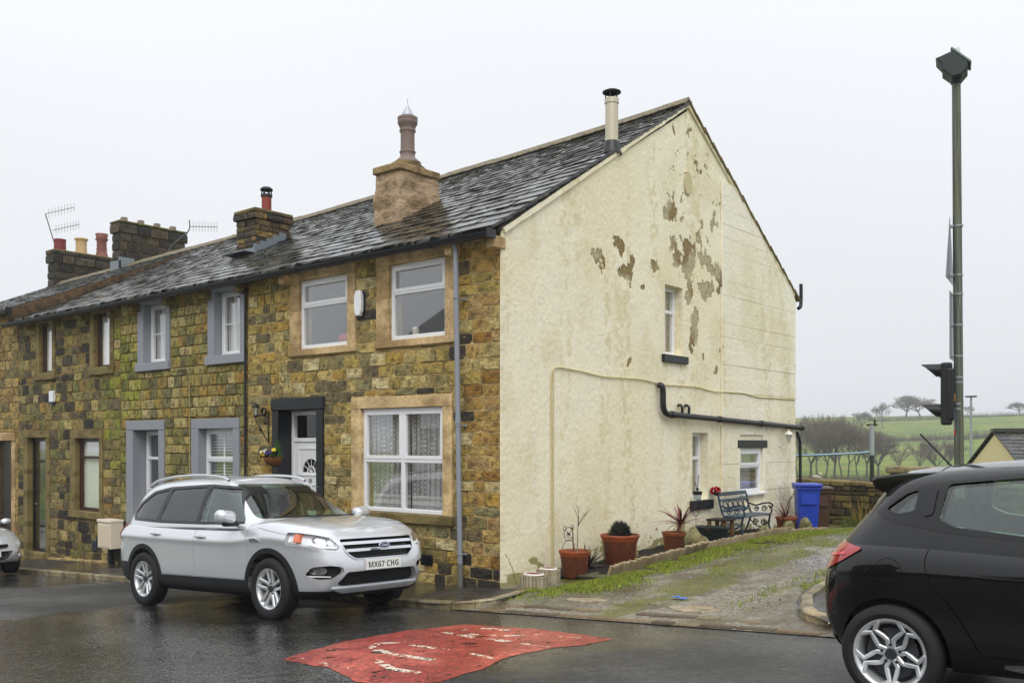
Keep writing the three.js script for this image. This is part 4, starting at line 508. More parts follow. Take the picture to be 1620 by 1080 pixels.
// ================================================================ middle house: grey painted surrounds
const H2 = thing('terrace_house', 'middle terrace stone house with grey painted door and window surrounds', 'house');
{
  const x0 = -10.52, x1 = -5.985, sur = (X0, X1, Y0, Y1, x0, x1, y0, y1) => ({ X0, X1, Y0, Y1, x0, x1, y0, y1 });
  const S = [sur(-7.24, -6.03, 3.45, 4.90, -7.02, -6.20, 3.62, 4.80), sur(-9.80, -8.57, 3.45, 4.90, -9.57, -8.72, 3.62, 4.80), sur(-7.80, -6.22, 0.5, 2.46, -7.56, -6.42, 0.72, 2.27)], D = { X0: -10.25, X1: -8.77, Y0: -1, Y1: 2.46, x0: -9.98, x1: -8.98, y0: -1, y1: 2.26 };
  const wall = houseShell(H2, x0, x1, [...S, D].map(o => ({ ...grown(o, 0.03), y0: Math.max(o.Y0 + 0.03, slope(x0) - 0.45) })), M.mortarDim);
  layStones(wall, { seed: 8, x0: x0 + 0.01, x1: x1 - 0.005, y0: -0.75, y1: 4.9, h: [0.15, 0.23], w: [0.19, 0.36], joint: 0.018, proud: [0.014, 0.034], ground: slope, openings: [...S, D].map(o => grown(o, -0.008)), pal: (x, y, r) => x < -9.7 && y > 1.2 && r() < 0.55 ? 'moss' : y < 0.4 && r() < 0.4 ? 'soot' : 'middle', seen: s => s.y < 0.9 ? 0.35 : 1 });
  S.forEach(o => makeSurround(H2, { ...o, m: M.greyPaint, sillOut: 0.08 }));
  for (const [a, b] of [[D.X0, D.x0], [D.x1, D.X1]]) part(H2, 'door_jamb', worldUV(box2(a, b, -0.8, 2.258, -0.3, 0.035, 0.012), (x, y, z) => [x + z, y]), M.greyPaint); part(H2, 'lintel', worldUV(box2(D.X0, D.X1, 2.262, 2.46, -0.3, 0.04, 0.014), (x, y, z) => [x + z, y]), M.greyPaint); part(H2, 'door_step', worldUV(box2(D.x0 + 0.005, D.x1 - 0.005, -0.9, -0.3, -0.34, 0.1, 0.015), (x, y, z) => [x, y + z]), M.mossyStone);
  makeWindow(H2, { ...S[0], z: -0.14, glaze: [{ light: 0, v: [0.5], h: [0.5] }], fw: 0.085 }); makeWindow(H2, { ...S[1], z: -0.14, glaze: [{ light: 0, v: [0.5], h: [0.5] }], fw: 0.085 });
  makeWindow(H2, { ...S[2], z: -0.15, rows: [0.62], glaze: [{ light: 0, v: [0.5] }, { light: 1, v: [0.5] }], casements: [1] });
  { const fz = -0.26, w = makeWindow(H2, { x0: D.x0 + 0.01, x1: D.x1 - 0.01, y0: -0.3, y1: 2.25, z: fz, rows: [0.78], fw: 0.09 }); w.name = 'door_frame'; const leaf = part(H2, 'door', [box2(D.x0 + 0.11, D.x1 - 0.11, -0.2, 0.75, fz - 0.06, fz - 0.036, 0.006), box2(D.x0 + 0.2, D.x1 - 0.2, -0.1, 0.6, fz - 0.036, fz - 0.025, 0.004)], M.upvc); part(leaf, 'handle', rod([D.x1 - 0.14, 0.85, fz], [D.x1 - 0.25, 0.85, fz + 0.02], 0.01), M.steel); }
  makeRoof(H2, x0, x1 + 0.005, { seed: 42 }); gutterRun(H2, -10.53, -5.99, 4.875); for (const px of [382, 325, 266, 213]) corbel(H2, onFront(px, 455, 0.1).x, M.mossyStone);
  part(H2, 'drain_pipe', [rod([-5.99, 4.7, 0.055], [-5.99, slope(-6), 0.055], 0.022, 0.022, 8), new THREE.SphereGeometry(0.06, 10, 8).translate(-5.99, 4.72, 0.07)], M.blackPlastic);
  { const p = onFront(301, 590), q = onFront(303, 700); part(H2, 'wall_cable', tube([[-8.5, 3.42, 0.045], [p.x - 0.2, 3.43, 0.045], [p.x, 3.42, 0.045], [p.x + 0.02, 3.35, 0.045], [q.x, 1.5, 0.045], [q.x, -0.1, 0.045]], 0.008, 40, 5), std({ color: 0xa89a6a, roughness: 0.8 })); }
  const o = { x0: -9.1, x1: -8.42, z0: -2.75, z1: -1.86, y0: 5.6, y1: 6.92, pal: 'stack', h: [0.10, 0.135], w: [0.16, 0.42], joint: 0.014, seed: 23, cap: [0.13, 0.05] }, st = stack(H2, 'chimney', o); flatTop(st, o, 0.05, M.mossyStone);
  { const a = []; for (let i = 0; i < 5; i++) { const z = lerp(-1.8, -2.6, i / 5), yy = frontRoof(-8.4, (EAVE_Z - z) / 5.39).y; a.push(box2(-8.42, -8.375, yy - 0.06, yy + 0.2, z - 0.17, z, 0.006)); } const fy = frontRoof(-8.8, (EAVE_Z + 1.8) / 5.39).y; a.push(box2(-9.16, -8.38, fy - 0.07, fy + 0.12, -1.83, -1.79, 0.008)); { const q = box(0.84, 0.02, 0.3, -8.77, fy + 0.01, -1.68, 0.006); a.push(q); } part(H2, 'lead_flashing', a, M.lead); }
  { const cx = -8.72, cz = -2.35, f = part(st, 'red_flue', rod([cx, 6.9, cz], [cx, 7.36, cz], 0.105, 0.105, 16), std({ color: 0x8c3a2c, roughness: 0.6, bumpMap: grain, bumpScale: 0.006 })); f.userData.label = 'red clay chimney liner'; part(st, 'cowl', [rod([cx, 7.33, cz], [cx, 7.38, cz], 0.125, 0.125, 16), lathe([[0.001, 7.56], [0.09, 7.54], [0.135, 7.50], [0.135, 7.47], [0.1, 7.47]], 16).translate(cx, 0, cz), ...[0, 1, 2, 3, 4, 5].map(i => rod([cx + 0.1 * Math.cos(i * 1.047), 7.36, cz + 0.1 * Math.sin(i * 1.047)], [cx + 0.1 * Math.cos(i * 1.047), 7.5, cz + 0.1 * Math.sin(i * 1.047)], 0.014))], std({ color: 0x1b1b1d, roughness: 0.5 })); }
}
// ================================================================ sooty house with dark brown joinery
const H3 = thing('terrace_house', 'soot blackened terrace stone house with dark brown window frames', 'house');
{
  const x0 = -15.5, x1 = -10.525, sur = (X0, X1, Y0, Y1, x0, x1, y0, y1) => ({ X0, X1, Y0, Y1, x0, x1, y0, y1 });
  const S = [sur(-11.84, -10.80, 3.47, 4.90, -11.66, -10.96, 3.64, 4.80), sur(-14.51, -13.50, 3.47, 4.90, -14.33, -13.66, 3.64, 4.80), sur(-12.76, -11.27, 0.34, 2.29, -12.52, -11.42, 0.5, 2.1)], D = { X0: -15.17, X1: -13.79, Y0: -1, Y1: 2.30, x0: -14.95, x1: -13.98, y0: -1, y1: 2.12 };
  const wall = houseShell(H3, x0, x1, [...S, D].map(o => ({ ...grown(o, 0.03), y0: Math.max(o.Y0 + 0.03, slope(x0) - 0.45) })), M.mortarRib, 4.92, 0.0015);
  layStones(wall, { seed: 12, x0: x0 + 0.01, x1: x1 - 0.005, y0: -0.95, y1: 4.9, h: [0.16, 0.25], w: [0.24, 0.5], joint: 0.022, proud: [0.012, 0.03], ground: slope, openings: [...S, D].map(o => grown(o, -0.008)), pal: (x, y, r) => x > -11.3 && y > 1.5 && r() < 0.5 ? 'moss' : r() < 0.75 ? 'soot' : 'middle', seen: s => s.y < -0.3 ? 0.5 : 1 });
  S.forEach(o => makeSurround(H3, { ...o, m: M.mossyStone, sillOut: 0.06 }));
  for (const [a, b] of [[D.X0, D.x0], [D.x1, D.X1]]) for (const [c, d] of [[-0.95, 1.3], [1.305, 2.118]]) part(H3, 'door_jamb', worldUV(box2(a, b, c, d, -0.35, 0.03, 0.012), (x, y, z) => [x + z, y]), M.mossyStone); part(H3, 'lintel', worldUV(box2(D.X0, D.X1, 2.122, 2.30, -0.35, 0.04, 0.014), (x, y, z) => [x + z, y]), M.mossyStone); part(H3, 'door_step', worldUV(box2(D.x0 + 0.005, D.x1 - 0.005, -1.1, -0.58, -0.36, 0.1, 0.015), (x, y, z) => [x, y + z]), M.mossyStone);
  for (const i of [0, 1]) makeWindow(H3, { ...S[i], z: -0.07, mat: M.brownFrame, fw: 0.05 }); makeWindow(H3, { ...S[2], z: -0.08, mat: M.brownFrame, rows: [0.74], fw: 0.075 });
  { const fz = -0.1, w = makeWindow(H3, { x0: D.x0 + 0.01, x1: D.x1 - 0.01, y0: -0.58, y1: 2.11, z: fz, rows: [0.8], mat: std({ color: 0x0f0d0c, roughness: 0.4 }), fw: 0.07 }); w.name = 'door_frame'; const leaf = part(H3, 'door', [box2(D.x0 + 0.09, D.x1 - 0.09, -0.5, 1.53, fz - 0.065, fz - 0.036, 0.006), ...[[0.16, 0.44], [0.53, 0.81]].flatMap(([a, b]) => [[-0.35, 0.45], [0.6, 1.4]].map(([c, d]) => box2(D.x0 + a, D.x0 + b, c, d, fz - 0.036, fz - 0.024, 0.005)))], std({ color: 0x14100e, roughness: 0.35 })); part(leaf, 'handle', rod([D.x0 + 0.14, 0.55, fz], [D.x0 + 0.24, 0.55, fz + 0.02], 0.01), M.steel); }
  makeRoof(H3, x0, x1 + 0.005, { seed: 43 }); gutterRun(H3, -15.62, -10.535, 4.865); for (const px of [179, 133, 86, 46]) corbel(H3, onFront(px, 480, 0.1).x, M.mossyStone);
  part(H3, 'alarm_box', box2(-13.68, -13.48, 2.94, 3.2, 0.02, 0.09, 0.015), M.upvc); part(H3, 'alarm_strip', box2(-13.67, -13.49, 2.90, 2.938, 0.02, 0.08, 0.008), std({ color: 0x22305c, roughness: 0.4 }));
  part(H3, 'air_brick', [box(0.2, 0.22, 0.02, -11.62, -0.22, 0.03, 0.004), ...[0, 1, 2, 3, 4].map(i => box(0.17, 0.014, 0.02, -11.62, -0.3 + i * 0.04, 0.045))], std({ color: 0x3d4252, roughness: 0.6 }));
  { const pcs = []; for (let i = 0; i < 12; i++) { const x = lerp(-13.7, -10.6, i / 12); pcs.push(box(0.28, 0.1, 0.09, x + 0.14, slope(x) + 0.0, 0.05, 0.025)); } part(H3, 'footing_fillet', worldUV(join(pcs), (x, y, z) => [x, y + z]), M.mortarPale); }
}
// ================================================================ the two houses beyond, with a higher roof
const tall = 5.27;
const H4 = thing('terrace_house', 'paler stone terrace house with raised roof edge and mossy four vent chimney', 'house');
{
  const x0 = -20.3, x1 = -15.505, D = { X0: -17.15, X1: -15.66, Y0: -1.4, Y1: 2.26, x0: -16.9, x1: -15.86, y0: -1.4, y1: 2.05 }, U = { X0: -18.6, X1: -17.4, Y0: 3.5, Y1: 5.1, x0: -18.4, x1: -17.6, y0: 3.65, y1: 4.95 };
  const wall = houseShell(H4, x0, x1, [D, U].map(o => ({ ...grown(o, 0.03), y0: Math.max(o.Y0 + 0.03, slope(x0) - 0.45) })), M.mortarRib, 5.2);
  layStones(wall, { seed: 14, x0: x0 + 0.01, x1, y0: -1.1, y1: 5.18, h: [0.16, 0.24], w: [0.24, 0.5], joint: 0.02, proud: [0.012, 0.03], ground: slope, openings: [D, U].map(o => grown(o, -0.008)), pal: 'far' });
  makeSurround(H4, { ...U, m: M.mossyStone }); makeWindow(H4, { ...U, z: -0.14 });
  for (const [a, b] of [[D.X0, D.x0], [D.x1, D.X1]]) part(H4, 'door_jamb', worldUV(box2(a, b, -1.2, 2.048, -0.35, 0.03, 0.012), (x, y, z) => [x + z, y]), M.dressed); part(H4, 'lintel', worldUV(box2(D.X0, D.X1, 2.052, 2.26, -0.35, 0.04, 0.014), (x, y, z) => [x + z, y]), M.dressed); part(H4, 'door', [box2(D.x0 + 0.01, D.x1 - 0.01, -0.85, 2.04, -0.16, -0.12, 0.008), box2(D.x0 + 0.18, D.x1 - 0.18, 0.5, 1.8, -0.12, -0.105, 0.005)], std({ color: 0x1c1210, roughness: 0.4 })); part(H4, 'door_step', box2(D.x0 + 0.005, D.x1 - 0.005, -1.2, -0.85, -0.36, 0.1, 0.015), M.mossyStone);
  makeRoof(H4, x0, x1, { seed: 44, eave: tall }); gutterRun(H4, -20.3, -15.3, tall - 0.08);
  { const pts = []; for (let i = 0; i <= 12; i++) { const q = frontRoof(x1, i / 12, tall); pts.push([q.z, q.y - 0.02]); } for (let i = 12; i >= 0; i--) { const q = frontRoof(x1, i / 12, EAVE); pts.push([q.z, q.y - 0.15]); } const g = extr(pts.map(([z, y]) => [-z, y]), 0.1); g.rotateY(Math.PI / 2); g.translate(x1 - 0.06, 0, 0); part(H4, 'verge_upstand', worldUV(g, (x, y, z) => [z, y * 1.4]), std({ color: 0x6e5a42, map: scaled(stoneMap, 0.7), bumpMap: scaled(stoneBump, 1.5), bumpScale: 0.03, roughness: 0.9 })); }
  const o = { x0: -20.35, x1: -19.85, z0: -7.1, z1: -4.85, y0: 7.2, y1: 8.93, pal: 'black', h: [0.24, 0.32], w: [0.4, 0.75], joint: 0.03, seed: 31, cap: [0.2, 0.05], mortar: M.mortarRib }, st = stack(H4, 'chimney', o); flatTop(st, o, 0.06, std({ color: 0x6f7030, map: scaled(stoneMap, 1), bumpMap: scaled(grain, 2), bumpScale: 0.01, roughness: 0.95 })); for (let i = 0; i < 4; i++) part(st, 'vent_stub', box(0.17, 0.2, 0.17, -20.08, 9.04, -5.1 - i * 0.56, 0.02), std({ color: 0x8a7a70, roughness: 0.8 }));
  part(H4, 'lead_flashing', [box2(-19.86, -19.8, 7.45, 7.82, -5.3, -4.8, 0.01), box2(-20.4, -19.8, 7.42, 7.72, -4.86, -4.8, 0.01)], M.lead);
}
const H5 = thing('terrace_house', 'last terrace house of the row with red and buff chimney pots', 'house');
{
  const x0 = -25.3, x1 = -20.305, wall = houseShell(H5, x0, x1, [], M.mortarRib, 5.2); layStones(wall, { seed: 15, x0: x0 + 0.01, x1, y0: -1.5, y1: 5.18, h: [0.2, 0.28], w: [0.3, 0.6], joint: 0.02, proud: [0.012, 0.03], ground: slope, openings: [], pal: 'far', most: 60 });
  const gp = [[0, -2], [9.85, -2], [9.85, 5.2], [5.13, 7.4], [0, 5.2]], g = extr(gp, 0.3); g.rotateY(Math.PI / 2); g.translate(x0, 0, 0); part(H5, 'end_wall', worldUV(g, (x, y, z) => [z, y]), M.mortarDim);
  makeRoof(H5, x0, x1, { seed: 45, eave: tall }); gutterRun(H5, -25.3, -20.3, tall - 0.08);
  const o = { x0: -25.1, x1: -24.55, z0: -7.4, z1: -4.95, y0: 7.1, y1: 8.66, pal: 'black', h: [0.24, 0.32], w: [0.4, 0.75], joint: 0.03, seed: 37, cap: [0.2, 0.05], mortar: M.mortarRib }, st = stack(H5, 'chimney', o); flatTop(st, o, 0.06, M.mossyStone);
  const P = (z, prof, hex) => part(st, 'chimney_pot', lathe(prof, 18).translate(-24.82, 8.7, z), std({ color: hex, roughness: 0.6, bumpMap: grain, bumpScale: 0.004 })); P(-5.25, [[0.2, 0], [0.19, 0.36], [0.21, 0.38], [0.2, 0.42], [0.16, 0.42]], 0x7a2b2c); P(-6.0, [[0.2, 0], [0.18, 0.25], [0.19, 0.5], [0.23, 0.52], [0.23, 0.57], [0.16, 0.57]], 0xc9a877); P(-6.75, [[0.26, 0], [0.2, 0.12], [0.17, 0.25], [0.19, 0.3], [0.17, 0.34], [0.17, 0.6], [0.23, 0.66], [0.19, 0.70], [0.22, 0.86], [0.15, 0.86]], 0x7d4a40);
}
// ---------------------------------------------------------------- cars: lofted body shells, cut with booleans
const ev = new Evaluator(); ev.useGroups = false; ev.attributes = ['position', 'normal'];
function slim(g) { const n = new THREE.BufferGeometry(); n.setAttribute('position', g.attributes.position.clone()); n.setAttribute('normal', g.attributes.normal.clone()); if (g.index) n.setIndex(g.index.clone()); return n; }
const brushes = new WeakMap();
function brushOf(g) { let b = brushes.get(g); if (!b) { b = new Brush(slim(g)); b.updateMatrixWorld(); brushes.set(g, b); } return b; }
function csg(a, b, op) { return slim(ev.evaluate(brushOf(a), brushOf(b), op).geometry); }
const cut = (a, ...bs) => bs.reduce((g, b) => csg(g, b, SUBTRACTION), a), both = (a, b) => csg(a, b, INTERSECTION);
function prismXY(pts, z0, z1) { const g = new THREE.ExtrudeGeometry(shapeOf(pts), { depth: z1 - z0, bevelEnabled: false }); g.translate(0, 0, z0); return g; }
function prismZY(pts, x0, x1) { const g = new THREE.ExtrudeGeometry(shapeOf(pts.map(([z, y]) => [-z, y])), { depth: x1 - x0, bevelEnabled: false }); g.rotateY(Math.PI / 2); g.translate(x0, 0, 0); return g; }
function roundPoly(pts, r, n = 4) { const o = []; for (let i = 0; i < pts.length; i++) { const p = new THREE.Vector2(...pts[i]), a = new THREE.Vector2(...pts[(i + pts.length - 1) % pts.length]), b = new THREE.Vector2(...pts[(i + 1) % pts.length]), ra = Math.min(r, p.distanceTo(a) * 0.45, p.distanceTo(b) * 0.45), s = p.clone().lerp(a, ra / p.distanceTo(a)), e = p.clone().lerp(b, ra / p.distanceTo(b)); for (let k = 0; k <= n; k++) { const t = k / n; o.push([(1 - t) ** 2 * s.x + 2 * t * (1 - t) * p.x + t * t * e.x, (1 - t) ** 2 * s.y + 2 * t * (1 - t) * p.y + t * t * e.y]); } } return o; }
// closed shell: plan outline is a rounded rectangle whose length and width change with the level t, height runs from bot(x) to top(x)
const shells = new WeakMap();
function shell(o, off = 0) { let m = shells.get(o); if (!m) shells.set(o, m = {}); return m[off] ||= loft(o, off); }
function loft(o, off) {
  const nf = o.nf, nr = o.nr, half = [], E = 12, S = 40;
  const onF = (n, z) => Math.pow(Math.max(0, 1 - Math.pow(z, n)), 1 / n), cf = 0.9, zf = onF(nf, cf), zr = onF(nr, cf);
  for (let i = 0; i < E; i++) { const z = zf * Math.sin(i / E * Math.PI / 2); half.push([onF(nf, z), z]); } for (let i = 0; i <= S; i++) { const x = lerp(cf, -cf, i / S); half.push([x, onF(x > 0 ? nf : nr, Math.abs(x))]); } for (let i = E - 1; i >= 0; i--) { const z = zr * Math.sin(i / E * Math.PI / 2); half.push([-onF(nr, z), z]); }
  const h = half.length, loop = [...half, ...half.slice(1, h - 1).reverse().map(([x, z]) => [x, -z])], n = loop.length, T = o.levels || 22, P = [], I = [];
  for (let k = 0; k <= T; k++) { const t = k / T, xf = o.xf(t) + off, xr = o.xr(t) - off, w = o.w(t) + off, cx = (xf + xr) / 2, a = (xf - xr) / 2; for (const [ux, uz] of loop) { const x = cx + a * ux, z = w * uz * (o.plan ? o.plan(x, t) : 1), b = o.bot(x) - (o.dropBottom ?? off), u = o.top(x) + off; P.push(x, b + (u - b) * t, z); } }
  for (let k = 0; k < T; k++) for (let i = 0; i < n; i++) { const a = k * n + i, b = k * n + (i + 1) % n; I.push(a, a + n, b, b, a + n, b + n); }
  const cap = (base, R, crown, flip) => { let prev = []; for (let i = 0; i < h; i++) prev.push(i === 0 || i === h - 1 ? [base + i] : null); const grid = []; for (let i = 0; i < h; i++) { if (i === 0 || i === h - 1) { grid.push([base + i]); continue; } const x = P[3 * (base + i)], y = P[3 * (base + i) + 1], z = P[3 * (base + i) + 2], row = [base + i]; for (let q = 1; q < R; q++) { const f = 1 - 2 * q / R; P.push(x, y + crown(x, f), z * f); row.push(P.length / 3 - 1); } row.push(base + n - i); grid.push(row); }
    for (let i = 0; i + 1 < h; i++) { const A = grid[i], B = grid[i + 1], t = (a, b, c) => flip ? I.push(a, c, b) : I.push(a, b, c); if (A.length === 1) for (let q = 0; q + 1 < B.length; q++) t(A[0], B[q], B[q + 1]); else if (B.length === 1) for (let q = 0; q + 1 < A.length; q++) t(A[q], B[0], A[q + 1]); else for (let q = 0; q < R; q++) { t(A[q], B[q], A[q + 1]); t(A[q + 1], B[q], B[q + 1]); } } };
  cap(T * n, 14, (x, f) => (o.crown ? o.crown(x) : 0) * (1 - f * f) + (o.ridge ? o.ridge(x, f) : 0), true); cap(0, 4, () => 0, false);
  const g = new THREE.BufferGeometry(); g.setAttribute('position', new THREE.Float32BufferAttribute(P, 3)); g.setIndex(I); g.computeVertexNormals();
  // make sure faces look outwards
  let vol = 0; const A = V(), B = V(), C = V(), q = g.attributes.position; for (let i = 0; i < I.length; i += 3) { A.fromBufferAttribute(q, I[i]); B.fromBufferAttribute(q, I[i + 1]); C.fromBufferAttribute(q, I[i + 2]); vol += A.dot(B.cross(C)); } if (vol < 0) { for (let i = 0; i < I.length; i += 3) { const s = I[i]; I[i] = I[i + 1]; I[i + 1] = s; } g.setIndex(I); g.computeVertexNormals(); }
  return g;
}
const carM = {
  tyre: std({ color: 0x17171a, roughness: 0.75, bumpMap: grain, bumpScale: 0.004 }), clad: std({ color: 0x15161a, roughness: 0.55, bumpMap: scaled(grain, 6), bumpScale: 0.001 }), alloy: std({ color: 0xdcdee0, metalness: 0.7, roughness: 0.35 }), alloyDark: std({ color: 0x4d4f52, metalness: 0.8, roughness: 0.45 }), chrome: std({ color: 0xd5d8db, metalness: 1, roughness: 0.15 }), gloss: phy({ color: 0x0b0c0e, roughness: 0.12, clearcoat: 1, clearcoatRoughness: 0.05 }), trim: std({ color: 0x08090a, roughness: 0.3 }), mesh: std({ color: 0x0a0a0b, roughness: 0.8 }), glass: phy({ color: 0xe2f0ea, transmission: 1, thickness: 0, roughness: 0.03, ior: 1.75 }), privacy: phy({ color: 0x6c7572, transmission: 1, thickness: 0, roughness: 0.03, ior: 1.75 }), lens: phy({ color: 0xffffff, transmission: 1, thickness: 0, roughness: 0.05, ior: 1.45 }), red: phy({ color: 0xa00d16, roughness: 0.1, clearcoat: 1 }), amber: phy({ color: 0xd4622c, roughness: 0.15, clearcoat: 1 }), seat: std({ color: 0x26282b, roughness: 0.9 }), plateW: std({ color: 0xe8e8e6, roughness: 0.4 }),
};
function wheel(car, x, y, z, R, width, rimR, kind, side) { // side +1: outer face towards +z
  const w = new THREE.Group(); w.name = 'wheel'; w.position.set(x, y, z); if (side < 0) w.rotation.y = Math.PI; car.add(w);
  const hw = width / 2, ty = lathe([[rimR, -hw * 0.8], [rimR + 0.02, -hw * 0.95], [R - 0.05, -hw], [R - 0.012, -hw * 0.85], [R, -hw * 0.6], [R, -hw * 0.2], [R - 0.008, -hw * 0.17], [R - 0.008, -hw * 0.12], [R, -hw * 0.09], [R, hw * 0.09], [R - 0.008, hw * 0.12], [R - 0.008, hw * 0.17], [R, hw * 0.2], [R, hw * 0.6], [R - 0.012, hw * 0.85], [R - 0.05, hw], [rimR + 0.03, hw * 0.97], [rimR + 0.004, hw * 0.86], [rimR, hw * 0.8], [rimR - 0.005, -hw * 0.8]], 56).rotateX(Math.PI / 2); part(w, 'tyre', ty, carM.tyre);
  part(w, 'rim', [lathe([[rimR - 0.03, -hw * 0.8], [rimR - 0.035, hw * 0.3], [rimR - 0.02, hw * 0.72], [rimR - 0.006, hw * 0.82], [rimR + 0.006, hw * 0.86], [rimR + 0.004, hw * 0.78], [rimR - 0.012, hw * 0.5], [rimR - 0.008, -hw * 0.8]], 56).rotateX(Math.PI / 2)], carM.alloy);
  part(w, 'brake_disc', [new THREE.CylinderGeometry(rimR * 0.72, rimR * 0.72, 0.02, 32).rotateX(Math.PI / 2).translate(0, 0, hw * 0.05), new THREE.CylinderGeometry(rimR * 0.985, rimR * 0.985, 0.01, 32).rotateX(Math.PI / 2).translate(0, 0, -hw * 0.55)], carM.alloyDark);
  const sp = [], zf = hw * 0.62, hub = 0.055;
  for (let k = 0; k < 5; k++) { const a0 = k / 5 * Math.PI * 2 + Math.PI / 2; for (const s of [-1, 1]) {
    const spread = kind === 'split' ? 0.2 : 0.13, wi = kind === 'split' ? 0.015 : 0.019, pts = kind === 'split' ? [[hub * 0.5, s * 0.012], [hub * 1.6, s * 0.02], [rimR * 0.5, s * 0.045], [rimR * 0.66, s * 0.088], [rimR - 0.012, s * (rimR * spread * 1.35)]] : [[hub * 0.5, s * 0.02], [rimR * 0.5, s * 0.034], [rimR - 0.01, s * rimR * spread * 1.4]];
    const L = pts.length, top = [], bot = []; for (let i = 0; i < L; i++) { const p = pts[i], q = pts[Math.min(L - 1, i + 1)], o = pts[Math.max(0, i - 1)], d = Math.hypot(q[0] - o[0], q[1] - o[1]), nx = -(q[1] - o[1]) / d, ny = (q[0] - o[0]) / d, ww = wi * (i === 0 ? 1.1 : 0.9 + 0.15 * i / L); top.push([p[0] + nx * ww, p[1] + ny * ww]); bot.push([p[0] - nx * ww, p[1] - ny * ww]); }
    const g = extr([...bot, ...top.reverse()], 0.022, [], 0.006), p = g.attributes.position; for (let i = 0; i < p.count; i++) { const rr = Math.hypot(p.getX(i), p.getY(i)); p.setZ(i, p.getZ(i) + zf - 0.02 - 0.03 * sstep(rimR, rimR * 0.1, rr) * 0.8 + 0.012 * sstep(rimR * 0.6, rimR, rr)); } g.computeVertexNormals(); g.rotateZ(a0); sp.push(g); } }
  part(w, 'spokes', sp, carM.alloy); const hz = zf - 0.02; part(w, 'hub_cap', [new THREE.CylinderGeometry(0.034, 0.036, 0.02, 20).rotateX(Math.PI / 2).translate(0, 0, hz + 0.012)], carM.alloyDark);
  const bolts = []; for (let k = 0; k < 5; k++) { const a = k / 5 * Math.PI * 2 + 0.3; bolts.push(new THREE.CylinderGeometry(0.011, 0.011, 0.02, 6).rotateX(Math.PI / 2).translate(0.058 * Math.cos(a), 0.058 * Math.sin(a), hz + 0.002)); } part(w, 'wheel_bolts', [...bolts, new THREE.CylinderGeometry(0.078, 0.085, 0.025, 24).rotateX(Math.PI / 2).translate(0, 0, hz - 0.014)], carM.alloyDark);
  return w;
}
function seats(car, xs, y, zs) { for (const x of xs) for (const z of zs) part(car, 'seat', [box(0.5, 0.16, 0.48, x, y, z, 0.06), (() => { const g = box(0.14, 0.6, 0.46, 0, 0.3, 0, 0.06); g.rotateZ(0.25); g.translate(x - 0.24, y + 0.02, z); return g; })(), box(0.09, 0.17, 0.27, x - 0.44, y + 0.66, z, 0.04)], carM.seat); }
const mirrorZ = g => { const m = slim(g), p = m.attributes.position, n = m.attributes.normal; for (let i = 0; i < p.count; i++) { p.setZ(i, -p.getZ(i)); n.setZ(i, -n.getZ(i)); } if (m.index) { const I = m.index.array; for (let i = 0; i < I.length; i += 3) { const s = I[i]; I[i] = I[i + 1]; I[i + 1] = s; } } else { for (const at of [p, n]) for (let i = 0; i < p.count; i += 3) for (let c = 0; c < 3; c++) { const a = at.array[3 * i + c]; at.array[3 * i + c] = at.array[3 * (i + 1) + c]; at.array[3 * (i + 1) + c] = a; } } return m; };
